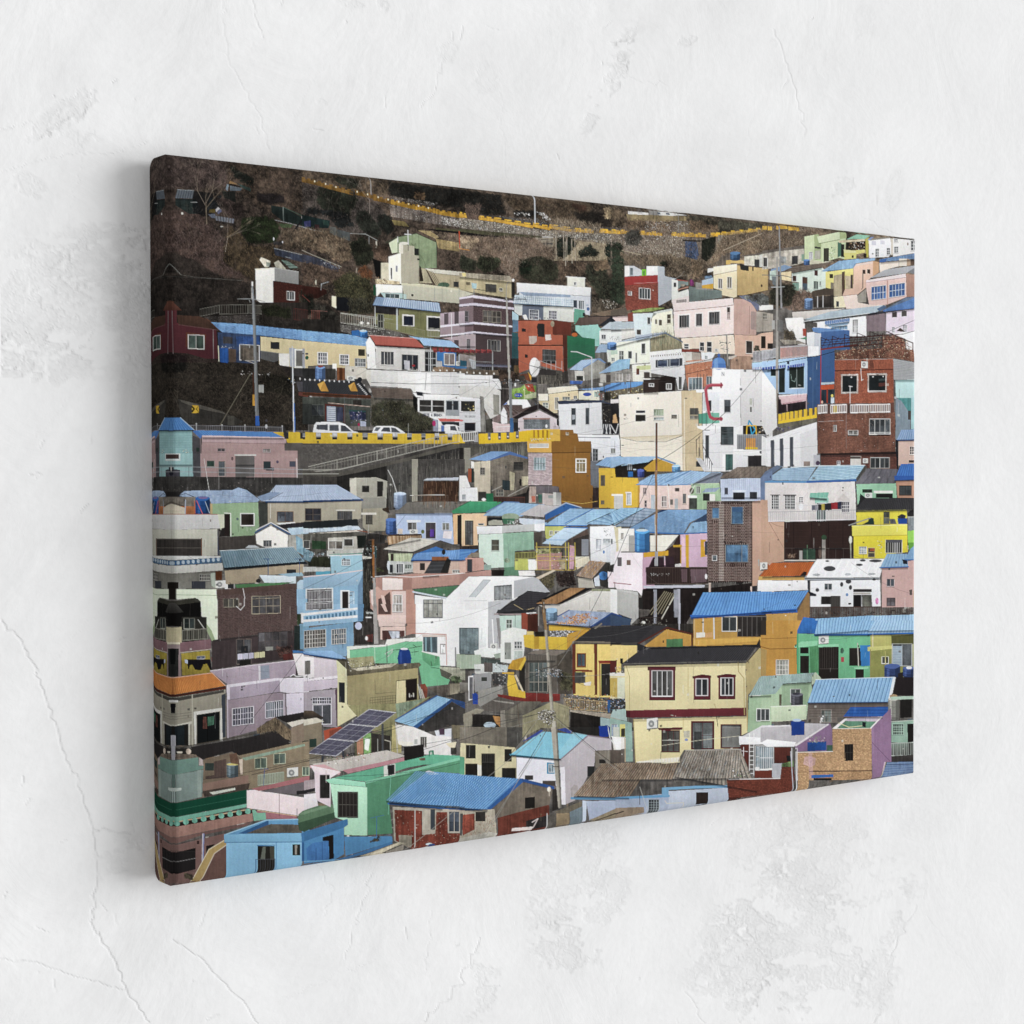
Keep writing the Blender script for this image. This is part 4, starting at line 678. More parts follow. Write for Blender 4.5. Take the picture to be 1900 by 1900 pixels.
# cafe
P('d9d9d8',1345,990,1900,990,1900,1400,1560,1390,1540,1240,1350,1150,n=.04);P('e8e8e6',1290,930,1440,945,1900,955,1900,1005,1440,995,1330,980,n=.03);P('20242c',1330,915,1410,925,1410,970,1340,960,n=.4)
W(1365,1008,1515,1155,1,2,'c4c4c0','3a3836');W(1515,1012,1665,1160,1,2,'c4c4c0','34302e');R('9aa0a4',1675,1015,1840,1200,n=.05);R('30343a',1685,1025,1750,1130);R('30343a',1765,1025,1825,1130);R('24262c',1850,1010,1900,1150)
P('d05c54',1585,1230,1880,1240,1890,1268,1610,1268,n=.06);P('2c2e34',1620,1270,1850,1272,1840,1320,1640,1310,n=.2);P('8e94a8',1530,1240,1590,1250,1590,1380,1530,1380,n=.1);E('b82c6c',1540,1290,20,35);R('4c6cb0',1620,1315,1660,1390,n=.05)
TEXT('COFFEE & BRUNCH',1395,1175,240,28,'20263c',.75)
P('2c2a2c',560,1370,830,1370,830,1400,560,1400,n=.2);P('2a282a',1180,1380,1680,1385,1680,1410,1180,1405,n=.2)
# vehicles
P('d8dadc',120,1385,135,1310,160,1280,240,1272,430,1278,500,1300,590,1380,640,1392,660,1405,120,1400,n=.03);P('4c5058',165,1308,295,1302,295,1372,160,1362,n=.15);P('4a4e56',315,1308,420,1308,425,1380,315,1378,n=.15);P('444850',445,1312,495,1318,580,1388,445,1388,n=.15);L('f4f4f4',1,160,1280,430,1278)
P('dcdee0',815,1395,835,1340,870,1320,1060,1322,1110,1340,1200,1400,1200,1412,815,1402,n=.03);P('5c6068',835,1378,860,1335,918,1335,880,1380,n=.1);P('44484f',915,1382,950,1335,1020,1335,1030,1392,n=.1);P('4c5058',1035,1335,1085,1345,1150,1400,1040,1395,n=.1)
P('e4e4e4',1668,1310,1680,1300,1800,1308,1870,1380,1890,1400,1830,1412,1668,1410,n=.03);P('484c54',1730,1320,1790,1322,1810,1378,1730,1370,n=.1);P('5c6068',1812,1325,1850,1350,1890,1385,1830,1380,n=.1)
# concrete wall and stairs
RQ('5c5854',0,1520,1900,1900,s=0,t='brick',k=60,j=16,c2='4e4a46',w=.22);P('46423f',1200,1640,1900,1500,1900,1900,900,1900,n=.3)
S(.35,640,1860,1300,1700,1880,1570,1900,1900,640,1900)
ST(300,40,['6a665e','2c2a28','8a867c'],1350,1700,1900,1560,1900,1900,1350,1900,ang=(1.57,.04),cur=0,a=.5)
P('c9a31e',-10,1480,1900,1490,1900,1530,1780,1530,0,1525,n=.08)
for i,(x0,x1) in enumerate(((30,155),(215,345),(405,522),(582,700),(762,875),(940,1052),(1112,1222),(1280,1390),(1440,1545),(1600,1700),(1755,1850))): P('d0aa22',x0,1397+i*2,x1,1398+i*2,x1,1500,x0,1500,n=.08)
for x0,x1 in ((0,28),(157,213),(347,403),(524,580),(702,760),(877,938),(1054,1110),(1224,1278),(1392,1438),(1547,1598),(1702,1753)): P('b0b0b2' if x0 % 3 else '7a7c80',x0,1405,x1,1407,x1,1440,x0,1438,n=.2);P('2a2a2e',x0,1440,x1,1440,x1,1478,x0,1478,n=.2);L('c8c8c8',.7,x0,1448,x1,1448)
P('57544c',180,1900,620,1830,1200,1700,1760,1540,1900,1530,1900,1560,1500,1650,1000,1780,560,1900,n=.12);L('a4a298',1.2,0,1870,430,1830,860,1730,1400,1600,1790,1510,1900,1500)
L('aaa89c',1.1,0,1815,400,1720,900,1610,1440,1480,1700,1430,1900,1400);L('8c8a80',.8,0,1840,440,1745,900,1640,1500,1500)
for i in range(46): x=60+i*39;y=1810-(x-20)*.235;L('8a887e',.55,x,y,x,y+110)
for x in (400,635,870,980,1210,1420,1545,1630): y=1810-(x-20)*.235;L('a8a69a',1,x,y,x,y+115)
P('8c887c',1275,1725,1345,1705,1345,1900,1280,1900,n=.08,c2='94907f');P('8a867a',1888,1560,1900,1560,1900,1900,1888,1900)

# ---- tile 850,600 (offset -60 from previous col-3 rows)
at(850,600)
P('56484a',190,130,620,130,640,560,190,480,n=.2);Q('514244',190,130,570,140,570,470,190,450,t='row',k=22,c2='463a3c');P('a8989c',0,130,190,110,190,300,0,290,n=.04);W(85,170,130,290,2,1,'8c8488','505052');W(330,180,482,310,4,1,'8c8884','403e40');P('7c7c90',190,460,640,480,640,505,190,490);P('35302e',190,495,640,510,620,760,480,740,470,560,390,560,n=.4)
P('2b5257',615,150,700,150,705,480,615,470,n=.15);P('2c2c2c',600,400,700,400,705,620,610,600,n=.35);P('5c4a30',640,480,710,480,705,580,640,600,n=.2);W(0,0,1,1)
for i in range(6): x=i*68-20;P('8c3c3c',x,290,x+60,300,x+50,330,x+10,335,n=.25);P('5c2c30',x+10,320,x+80,310,x+60,345,n=.2)
L('a8acac',1.1,388,320,390,600);P('8c8480',0,345,190,380,190,500,0,500,n=.15);P('25586c',10,420,90,430,90,490,10,490,n=.12);P('3c74a4',0,490,90,500,80,520,0,515);P('a8acb0',110,400,190,430,190,520,150,520);P('6a5c4c',0,530,460,540,470,600,400,610,0,570,n=.3)
for x in (12,90,170,240,320,405): E('f0e8d4',x,562+x*.04,9,12)
for i in range(14): L('5c6064',.5,110+i*22,440,110+i*22,540)
L('8a8c8c',.9,100,430,400,445)
# red house lower part
P('b05c43',690,240,1210,248,1222,560,1200,560,940,480,700,570,n=.07);P('3c2420',690,238,1212,242,1212,254,690,252);P('552c22',1212,160,1312,160,1265,300,1265,560,1222,540,n=.08);P('ad5a41',700,100,1210,130,1210,238,690,238,n=.06);P('cfc4ba',1005,122,1070,118,1078,180,1010,190,n=.12);P('bdaca0',815,140,905,135,905,200,870,230,820,230,n=.12)
R('2c2c2e',730,48,780,85,n=.1);R('2e2e2e',918,0,998,145,n=.12);R('2a2a2a',765,352,800,392,n=.1);W(972,292,1130,450,4,1,'2a2a2a','3c3e3e');GR(972,292,1130,420,7,'8a8a88',3,.4);S(.4,970,430,1110,440,1130,470,980,450)
P('54504a',920,560,930,510,1210,545,1215,700,915,700,n=.2);ST(200,20,['7c766a','34322e'],920,560,1210,560,1215,700,915,700,ang=(1.57,.05),cur=0);P('3a3634',930,510,1130,545,1130,600,925,590,n=.15);P('3c3834',1200,560,1270,540,1280,680,1210,700,n=.3)
for x in (950,1020,1075,1130,1200): L('b0a8a4',.8,x,430,x,530)
L('a8a4a0',.9,940,425,1200,520)
P('2a6a4c',1262,130,1590,185,1590,400,1480,400,1270,520,n=.06)
E('e6e4e2',880,500,60,112,n=.03);P('d0cecc',900,400,945,440,940,520,880,610,850,610,n=.04);L('5c5c60',.9,840,600,970,460);L('5c5c60',.9,820,480,950,510);P('d89828',805,560,845,610,840,655,810,630);P('6a3c28',700,590,810,570,840,680,760,640,n=.3);P('3c3a34',700,600,760,600,800,700,700,700,n=.4);P('2e2c30',845,625,905,625,905,680,845,680)
# small houses right of green
P('8ec4b8',1360,20,1625,0,1640,170,1600,240,1590,160,1440,150,1370,80,n=.06);P('29704e',1265,135,1590,175,1590,240,1265,240,n=.06);E('c4622c',1350,122,32,20)
P('d8dcd8',1640,75,1900,65,1900,240,1640,240,n=.05);W(1660,115,1720,175,2,1,'e0e0e0','54585c');W(1650,215,1750,245,4,1,'c8d0d0','5a6468');SPECK(30,['4c5454','8a9494'],1750,140,1900,130,1900,180,1760,180,sz=1.8)
Q('9fb6d0',1590,330,1640,235,1780,235,1730,325,t='rib',k=8,c2='88a2c0');TANK('4c6ca4',1765,225,1842,285,1);P('c8dcd0',1842,240,1900,230,1900,300,1730,350,1730,300,n=.06);P('6c6a64',1590,335,1730,330,1720,420,1600,390,n=.3);P('d4d8cc',1730,330,1870,320,1870,440,1740,440,n=.06);W(1785,385,1825,430,1,1,'c8ccc4','4c504c');P('c8c8b4',1860,310,1900,300,1900,400,1860,420)
Q('aac2de',1290,530,1430,420,1640,398,1440,540,t='row',k=6,c2='90acd0',n=.05);P('6c88b0',1620,395,1650,395,1720,450,1700,455,1620,410,1450,500,1440,540,n=.08);P('8e8c84',1445,520,1630,415,1710,460,1690,620,1480,660,1460,600,n=.2);P('bab8b0',1350,545,1460,545,1470,660,1360,660,n=.12);R('2c2e2c',1370,600,1450,655,n=.3);P('3c5ca0',1295,660,1450,665,1430,700,1295,700,n=.3)
Q('a2bcd8',1630,575,1800,465,1900,400,1900,540,t='row',k=6,c2='86a4c8',n=.06);P('4a4c4c',1710,460,1850,420,1720,500,n=.2);P('b0aca4',1650,585,1720,580,1720,680,1650,680,n=.1);P('7c746a',1720,575,1900,550,1900,690,1720,690,n=.25);R('504844',1720,590,1780,680);W(1790,580,1850,640,1,1,None,'6a5c54')
Q('88aedc',1380,760,1640,740,1900,680,1640,780,t='row',k=4,c2='6c94cc',n=.12);P('5c8cd0',1640,760,1730,710,1900,680,1900,760,1700,790,n=.1)
for i in range(9): P('8a7c48',1720+i*22,778-i*2,1735+i*22,776-i*2,1728+i*22,800-i*2)
P('3a3630',1690,795,1900,780,1900,870,1700,890,n=.4);E('3c54b0',1498,820,50,22);SPECK(12,['c8d0f0'],1460,812,1540,812,1540,830,1460,830,sz=1.5);P('e0dcc4',1400,785,1640,770,1640,890,1400,880,n=.06);E('3c54b0',1498,820,50,22);P('9ab0a8',1580,790,1640,790,1640,850,1580,850,n=.2);SPECK(60,['d8d4c8','4c4c48','a05c48'],1590,780,1720,780,1700,880,1590,880,sz=2)
# cream two storey
P('e4dbc4',1030,745,1370,715,1395,765,1040,815,n=.04);P('dcc79c',1045,820,1390,775,1395,870,1150,900,1150,1040,1060,1040,n=.06);P('e8e0cc',925,815,1040,815,1040,895,930,895,n=.03);P('c4b48c',930,900,1050,900,1050,1000,1000,960,940,930,n=.08);W(1115,855,1165,1000,1,1,'e0dccc','a8a498');W(1205,845,1300,890,3,1,'c8c4b0','7a8484');W(1335,835,1385,880,2,1,'d8d4c4','5c6060');W(975,915,1045,985,2,2,'e0dccc','7c8480')
# green netting garden
P('6b8a3c',600,760,720,740,760,700,900,720,900,860,760,890,620,870,n=.35);P('a0402c',760,700,860,700,890,800,800,780,n=.3);P('a8b088',770,830,900,790,900,860,770,870,n=.15);E('3c54b0',692,830,48,24);SPECK(10,['c0c8f0'],660,822,730,822,730,838,660,838,sz=1.5);L('c8d090',1.1,762,710,762,880);P('7c7670',910,700,1030,700,1030,810,930,810,n=.25);SPECK(80,['d0c8b8','4c3a34','6a8a4c','8a5c4c','2c2c2c'],600,600,760,640,900,740,880,870,600,860,sz=2.2)
P('e6e6ea',565,880,735,882,735,945,565,945);E('4c70c8',530,910,32,34,n=.3);SPECK(26,['e8ecf8','2c50b0'],505,885,560,885,560,940,505,940,sz=2.2)
# left gray/white building side
P('dededd',0,590,390,600,480,660,490,760,0,730,n=.04);P('c9c7c1',0,725,380,725,480,780,480,1060,370,1120,300,1000,250,860,0,860,n=.06);P('34302c',390,590,470,600,460,640,390,640,n=.3);L('9a9a98',.9,0,640,390,655,480,760);P('8a887e',395,820,470,830,470,1060,400,1060,n=.12);P('e4e4e6',0,850,245,870,245,885,0,882);P('cfd0d4',0,885,250,885,250,1260,0,1250,n=.03);W(8,890,190,1030,1,1,'e8e8e8','33322e',fw=1.5);SPECK(12,['e8c878','8a6c4c'],30,920,180,930,180,1020,30,1000,sz=2);R('24242a',60,1155,188,1250,n=.2);L('5c3c34',1,60,1155,190,1158)
TEXT('THE BAKERY',60,1070,130,22,'8a8a8c',.6);P('d0686a',0,1115,50,1122,30,1142,0,1138);P('7c7a74',240,840,285,850,310,1260,250,1260,n=.25);P('403e38',310,1120,390,1100,400,1270,310,1270,n=.35)
P('3c3634',480,760,590,760,590,880,500,960,480,1060,n=.4);BUSH('3a2e26',440,520,700,560,720,660,600,700,480,700,n=.6,rag=5)
# pink gabled house
P('7c6a68',380,1100,480,1050,520,960,690,960,840,980,600,1130,400,1150,n=.15);Q('6b5854',520,950,680,950,830,985,560,1100,t='rib',k=12,c2='544440');P('e0dee0',485,1040,520,970,560,1040,560,1160,490,1170,n=.03);P('d0b4b4',385,1140,500,1170,590,1170,590,1260,400,1270,n=.06);L('ece8e4',1.2,430,1205,590,1195);RAIL('d0c8c8',430,1205,580,1200,60,7,.6);P('e4e2e4',730,880,790,880,840,960,740,990)
P('cfc0c4',690,1100,940,1010,1140,1110,1160,1250,690,1260,n=.04);P('2b2324',620,1100,830,970,940,930,1165,1075,1165,1110,940,990,690,1110,n=.06);P('2b2a2e',1140,1110,1165,1110,1165,1185,1140,1185);RQ('767c80',755,1105,1062,1230,s=0,t='brick',k=30,j=16,c2='60666a',w=.3,n=.2);R('9a7468',745,1100,1065,1114,s=0);E('2c2826',900,1082,8,9);P('2c2c2e',635,1150,690,1150,690,1260,640,1260);E('e0e0e4',1020,1195,12,22);P('b8acb0',1100,1190,1165,1195,1165,1230,1100,1230)
# yellow battlement right of bridge
P('e2b410',225,1285,600,1268,850,1238,1060,1230,1180,1230,1180,1370,800,1375,230,1405,n=.05)
for x,y in ((350,1280),(470,1275),(568,1268),(678,1260)): P('5c5a60',x-18,y-6,x+18,y-8,x+18,y+78,x-15,y+80,n=.3);E('c8c0c0',x,y+50,12,10)
for x in (875,925,980,1030): P('a87818',x-12,1240,x+12,1240,x+12,1330,x-10,1330,n=.1)
P('d8a83c',1058,1235,1180,1230,1180,1370,1060,1365,n=.04);RAIL('d0d0cc',0,1275,210,1260,100,9,1.0);P('b0b0b0',180,1300,215,1290,220,1380,170,1380,n=.2);P('e0b820',0,1300,15,1300,50,1390,0,1390)
P('4c4a46',0,1395,230,1400,230,1430,0,1445,n=.15);P('504d46',60,1440,800,1380,800,1560,600,1500,240,1500,130,1560,0,1700,0,1440,n=.2);ST(420,34,['7c7a6c','34322e','8c8a7c'],230,1420,800,1385,800,1560,240,1500,ang=(1.57,.04),cur=0,a=.5);P('2c2a28',0,1450,50,1450,50,1900,0,1900,n=.3);P('8f8b7e',55,1450,130,1450,130,1700,50,1760,n=.08)
# modern white block
P('d9dadd',1160,930,1665,915,1675,1290,1400,1285,1330,1280,1330,1235,1175,1235,n=.03);P('333c54',1145,900,1665,888,1665,915,1165,938,n=.05);W(1312,980,1364,1178,1,1,'5c6064','3c4248');W(1478,978,1522,1172,1,1,'5c6064','3c4248');P('c8d0d8',1318,1060,1360,1060,1355,1110,1325,1120,a=.7);P('2f2c2b',1668,920,1870,950,1870,1170,1675,1165,n=.3);SPECK(60,['8a8478','c8c0b0','5c5448'],1680,960,1860,970,1860,1160,1680,1160,sz=1.8);L('343c54',2,1665,905,1870,955)
P('3c4048',1675,1170,1870,1170,1870,1290,1680,1290,n=.1)
for i in range(8): x=1690+i*22;L('e0e0e0',1.1,x,1175,x+(20 if i % 2 else -14),1285)
P('e0e2e6',1385,1290,1870,1300,1880,1560,1700,1580,1560,1610,1545,1375,1400,1370,n=.03);L('5c6478',1.4,1390,1325,1870,1332);W(1560,1458,1628,1610,2,3,'8c9094','34383c');W(1772,1455,1832,1520,2,1,'d0d0d0','6c706c');L('34343c',1.2,1880,1300,1895,1560)
# ochre house
P('8a5e24',1180,1235,1335,1235,1340,1275,1385,1280,1400,1370,1545,1372,1545,1505,1080,1512,1080,1370,1180,1368,n=.04);W(1248,1265,1282,1300,2,1,'c8b8a0','4c4c4c');P('8b5f25',1085,1515,1535,1500,1538,1880,1560,1900,1090,1900,n=.05);L('5c3c1c',1.6,1080,1510,1535,1500)
P('dba546',795,1375,1080,1370,1080,1505,800,1500,n=.04);P('d8d4c8',820,1400,1048,1395,1048,1450,822,1452);
for i in range(18): L('7c7c88',.7,830+i*12,1402,830+i*12,1438)
SPECK(50,['9c7c4c','a8a8b0','d8d0c0'],830,1340,1060,1330,1060,1362,840,1365,sz=2)
RQ('b5a2a4',808,1515,1085,1880,s=-.01,t='brick',k=10,j=28,c2='a08e90',w=.25);W(870,1560,1010,1718,4,1,'c0ccd4','8ca0a4');W(1362,1575,1490,1742,3,1,'e6e2d4','7c6c48',fw=2.4);P('2c2826',815,1880,1085,1885,1085,1900,815,1900)
P('6c7078',1545,1600,1630,1620,1640,1900,1550,1900,n=.1)
# small blue-roof grey house
Q('7fa4d4',110,1585,380,1490,590,1495,325,1605,t='row',k=6,c2='6a90c4',n=.06);P('4c6ca4',325,1605,590,1490,800,1560,800,1580,590,1530,340,1610,n=.06)
P('bcb09a',165,1620,360,1600,365,1900,180,1900,n=.1);P('e0dcd4',135,1605,170,1615,175,1700,140,1690);P('6c645a',365,1600,590,1530,810,1585,815,1900,370,1900,n=.25,c2='7a7260');W(245,1680,298,1765,2,3,'8a8680','54504c');W(635,1615,750,1715,2,1,'4c4a46','383634');P('a8a084',590,1740,640,1760,640,1880,590,1880,n=.2);P('3c4c50',490,1820,600,1830,600,1900,490,1900,n=.3);P('7c4630',100,1690,140,1690,140,1850,105,1850);P('2c3834',140,1690,170,1690,175,1860,140,1860);P('d0ccc4',0,1770,80,1780,120,1900,0,1900,n=.06)
# yellow house right edge
Q('8fb4e0',1595,1650,1720,1560,1900,1545,1810,1680,t='row',k=6,c2='7ca4d4');P('d9ab2c',1635,1690,1830,1690,1840,1790,1900,1800,1900,1900,1645,1900,n=.04);P('2c2620',1830,1690,1900,1650,1900,1790,1840,1790,n=.15);R('5c5448',1655,1775,1710,1885,n=.3)
# pole lower
P('a09c94',548,0,574,0,600,700,610,1100,590,1100,575,640,n=.06);P('787a7c',578,640,612,640,620,1120,592,1120,n=.1);P('3c6a9c',592,1100,630,1100,635,1270,596,1270,n=.06);L('404448',1,490,670,760,670);WIRE('4c5054',.7,0,695,480,660,10);WIRE('4c5054',.6,250,900,480,640,20,.6);SPECK(30,['3c4048','c8ccd0','5c6064'],480,640,760,650,760,690,480,690,sz=2);R('f0f0ee',645,690,665,725)
L('c4c8c8',1.6,1310,318,1380,322,1550,385,1555,870)
WIRE('4c5054',.6,610,370,960,520,20,.6);WIRE('5c6064',.5,900,420,1560,350,20,.6);WIRE('4c5054',.6,600,700,1690,720,14,.7);L('4a4644',1.4,908,600,910,940);L('4c4a48',1.3,1695,660,1700,880)

# ---- tile 1130,620
at(1130,620)
P('e0e4d0',0,130,100,80,460,20,460,320,220,340,0,330,n=.05);Q('a8b8c8',60,80,280,40,640,0,300,60,t='row',k=3,c2='90a4b8');P('8c8468',465,30,640,-15,830,80,830,155,465,190,n=.12);ST(160,14,['b8ae8c','6a6248','70826c'],465,30,640,-15,830,80,830,155,465,190,ang=(-1.57,.05),cur=0);L('606c80',1.8,300,40,640,-25,840,75)
W(355,92,412,222,1,1,'eceae0','4a4c4a',s=-.05,fw=1.4);W(95,180,155,300,2,2,'d0d4cc','5c605c',s=0);R('4c5050',205,185,248,270);R('5c6058',292,205,308,320);TANK('5078b0',-40,95,68,160,1);P('b0c8b4',0,180,80,170,80,220,0,230);W(5,260,50,310,2,1,'d0d4cc','5c605c')
P('e6e6e2',455,195,830,158,830,195,455,230);P('d4d4d6',460,230,860,195,870,500,840,640,790,640,760,490,460,440,n=.04)
for i in range(14): P('8c8470',470+i*26,238-i*2,487+i*26,236-i*2,479+i*26,262-i*2)
R('3a3c44',525,290,840,380,s=-.08);W(548,290,670,375,1,1,'a8b0b8','343e54',s=-.05);W(690,275,808,368,1,1,'a8b0b8','343a4c',s=-.05)
P('8a3e30',830,165,1060,165,1060,192,830,198,n=.15);P('cac6bc',830,200,950,195,955,290,870,300,n=.1);P('a89c90',950,195,1055,210,1055,285,955,290,n=.1)
P('e6d2bc',825,40,1440,0,1460,220,1060,200,1050,150,900,160,n=.04);P('cda48e',1450,0,1900,0,1900,170,1665,190,1665,290,1455,250,n=.06)
for x0,y0,x1,y1 in ((855,95,920,160),(1040,75,1100,185),(1120,68,1188,200)): W(x0,y0,x1,y1,1,2,'e8e0d8','34363a',fw=1.2)
W(1580,58,1668,215,1,1,'dcc8b8','3c3430',fw=1.3);R('2c2622',1760,5,1815,150);R('2a2624',1838,90,1900,155);BUSH('3c3c30',1680,110,1740,120,1760,190,1680,190,n=.5,rag=4);AC(1215,155,1265,190);P('dfe4e8',1060,200,1230,205,1180,290,1065,285,n=.04);W(1100,235,1140,285,2,1,'dfe4e8','8a9498')
P('c0b4a8',1380,250,1480,230,1480,280,1380,280,n=.05);P('9c7c68',1480,240,1660,240,1660,400,1400,400,1400,290,n=.2);RAIL('c4c4c4',1660,190,1900,170,120,14,.7);P('9c9ca4',1665,200,1900,180,1900,290,1665,310,n=.3,a=.6);P('a4c8f0',1655,320,1900,300,1900,350,1840,400,1660,400,n=.05);Q('4c64b0',1660,380,1900,350,1900,385,1660,400,t='rib',k=10,c2='c8d0e8')
P('b87456',870,330,1190,290,1190,560,1100,600,1060,640,910,640,880,480,n=.12);P('c4beb8',860,320,1190,280,1190,300,870,345);SPECK(80,['8a4c38','d09c80'],880,340,1180,300,1180,460,890,480,sz=1.5);W(912,495,1078,645,4,1,'d4d4d0','5c6a70',s=-.03,fw=1.3);W(1120,480,1190,580,2,1,'d4d4d0','5c6a70',s=-.03);W(790,480,840,640,1,1,'e8e8e8','4a4a48')
P('dcdccc',250,345,470,330,475,540,260,540,n=.06);P('c4cc90',300,360,470,350,470,400,310,410,n=.06);R('6a3a2c',300,388,335,462);R('4a423c',390,430,458,500)
Q('8cb8d8',0,340,90,285,230,275,215,395,t='row',k=6,c2='76a4cc',n=.08);P('8cb8d8',0,350,220,280,215,385,0,430,n=.1);P('8a8680',0,430,250,390,260,540,0,550,n=.25);W(60,440,140,540,2,1,'d8d4d0','9a948c');W(180,455,225,530,2,1,'d8d4d0','8a8480')
P('5f95d8',0,560,380,540,370,575,200,640,0,655,n=.08);P('6a6250',0,650,380,590,380,680,100,700,0,760,n=.35);SPECK(60,['c8b060','e8e0c8','2c2820'],0,655,370,600,370,670,0,740,sz=2);L('5c3434',1.4,232,520,235,680);P('d8d0d0',0,755,95,750,95,790,0,800);P('26262a',0,800,92,800,92,1160,0,1150,n=.3)
L('e0e0e0',1.4,0,1050,60,1150,90,1040);P('c89c6c',30,940,60,920,85,1030,25,1030)
P('dce0e8',0,1190,105,1200,115,1400,0,1420,n=.03);W(0,1325,60,1390,2,1,'d0d0d0','6c706c')
# dark wooden hut
P('2b211f',360,500,480,490,620,485,640,470,780,500,750,520,n=.06);Q('443530',383,520,560,515,562,668,385,670,t='row',k=14,c2='362a26');P('2c2320',560,515,752,510,755,655,562,668,n=.1);W(445,562,510,602,2,1,'e8e8e4','3a3634',fw=1.6);W(648,562,715,635,2,1,'e0e0dc','5c5650',fw=1.6)
# cream cube building
P('e9e0d0',95,700,830,650,850,1170,110,1200,n=.025);P('c8b28c',830,650,1070,645,1085,1590,850,1590,n=.05);P('d2bf9c',110,1200,850,1170,640,1250,300,1240,n=.03,c2='e4dac4');P('e7ddc9',115,1205,300,1245,640,1255,850,1180,855,1590,120,1420,n=.025);L('b8a884',.8,110,1200,850,1170);L('a88c68',.7,830,655,850,1590);L('ece4d0',1,865,750,868,1590);L('d8c8a4',.7,935,750,950,650)
R('2c2e38',297,885,405,912,s=-.02);R('2e2c28',292,935,410,1010,n=.1,s=-.02);W(502,866,625,945,4,1,'bcc4b4','9aa88c',s=-.02);W(502,962,628,998,4,1,'d4d8d4','a4b0b0',s=-.02);W(712,932,778,975,2,1,'8a847a','6a645c',s=-.02);W(928,852,1030,935,2,1,'6c6c60','4a4a48',s=0);W(928,940,1030,985,2,1,'a8a490','6c6860',s=0);SPECK(10,['6a6458'],150,965,205,965,205,985,150,985,sz=1.6);R('34383c',1005,1480,1078,1545,n=.2)
# white building with blue dome and red bracket sign
P('e3e3e4',1190,390,1520,400,1530,1590,1290,1600,1100,1600,1080,1110,1080,680,1190,640,n=.015);P('ededee',1190,395,1340,400,1340,560,1190,560,n=.02);P('d1cfcf',1520,400,1900,405,1900,1180,1830,1210,1830,1060,1530,1060,n=.02);P('e6e6e7',1500,1060,1560,1060,1560,1600,1440,1600,1440,1060,n=.02)
E('5a8ad0',1268,330,78,72,n=.06);P('4a78c0',1190,330,1346,330,1350,384,1188,384,n=.05);P('7aa4e0',1215,290,1250,262,1262,384,1205,384,n=.04,a=.7);E('3c64b0',1268,235,16,22);L('3c64b0',1.4,1268,210,1268,260);L('e4e4e4',1.6,1175,386,1355,388);TEXT('N',1305,430,34,44,'8a8c90',.9)
for x in (1015,1050,1090,1128): L('4a4c50',.9,x,455,x,620)
P('efefef',1000,640,1120,632,1300,640,1300,665,1130,668,1005,672);P('d4d8dc',1135,668,1275,665,1275,890,1200,900,1180,760,1140,760,n=.03);P('c4ccd0',1085,680,1110,680,1130,880,1085,890,n=.04);R('2a2e34',1150,762,1182,890);P('3c8c74',1025,925,1140,905,1145,1040,1030,1035,n=.1,a=.9);P('5aa88c',1140,905,1275,910,1275,1030,1145,1035,n=.08,a=.85)
for x in (1032,1072,1122,1200): L('4c5054',.9,x,890,x,1060)
P('f0f0f0',1012,1065,1080,1060,1290,1070,1290,1095,1080,1110,1020,1090);P('d9d9dc',1100,1105,1285,1098,1285,1560,1200,1560,1110,1400,n=.02);W(1112,1170,1155,1440,1,1,'6c7074','2c2e32');L('2c2c30',1.4,1105,1112,1160,1112)
c='b84858'
LL(c,5.6,pts((1300,583,1180,583,1135,595,1115,640,1130,770,1150,900,1170,960,1210,980,1300,980)));R('a03a4c',1285,555,1306,618,s=0);R('a03a4c',1285,958,1308,1004,s=0);LL('d06a78',1.2,pts((1290,572,1175,572,1125,590,1104,640)))
W(1330,755,1408,905,1,1,'a8acb0','3c4044',fw=.9,s=0);W(1292,1070,1445,1285,2,3,'5c6064','384042',fw=1,s=0);P('3c5c58',1350,1395,1438,1395,1438,1580,1350,1590,n=.25);P('e4e4e4',1310,1395,1350,1395,1350,1600,1310,1600)
for x in (1632,1772): R('aeb2a4',x,738,x+26,815,s=0);R('6a6c68',x+3,838,x+24,900,s=0)
P('e8e8e8',1510,1060,1860,1050,1850,1180,1490,1180,n=.02);R('2e2c2c',1552,1058,1855,1180,s=0,n=.3);SPECK(60,['c8a870','8a7464','e0d8d0','5c5048'],1720,1060,1850,1060,1850,1170,1720,1170,sz=2);L('2898c8',2.6,1612,1060,1625,1000,1700,1110,1640,1180);L('e0aa20',2.2,1595,1200,1600,1060,1705,1060,1710,1180);L('2898c8',2.2,1640,1075,1660,1180);L('a4a8ac',1.4,1485,1165,1820,1168)
P('8c8e92',1485,1170,1820,1175,1820,1335,1485,1335,n=.06);P('d08c44',1590,1205,1705,1205,1705,1320,1590,1320,n=.08);P('e0b010',1580,1310,1730,1315,1730,1338,1580,1338)
for i in range(15): L('5c5e62',.6,1490+i*23,1170,1490+i*23,1335)
P('ececec',1440,1340,1830,1345,1830,1410,1440,1412,n=.02);R('312e30',1615,1412,1822,1535,n=.2,s=0);P('dcdce0',1480,1415,1612,1415,1612,1560,1480,1580,n=.02);E('5c5e60',1765,1372,18,18);P('dadada',1830,1210,1900,1170,1900,1530,1830,1530,n=.02);W(1875,1235,1900,1480,1,1,None,'3a444c')
L('34343a',1.1,1005,1220,1010,1410);L('34343a',1.1,1040,1190,1045,1420);L('34343a',1.2,1000,1240,1050,1180)
for i in range(8): L('3a3a40',.9,1010+i*25,1290+i*30,1012+i*25,1420+i*26)
P('c8c8cc',1000,1440,1060,1440,1180,1590,1100,1600,n=.08);L('34343a',1.2,1080,1290,1200,1520)
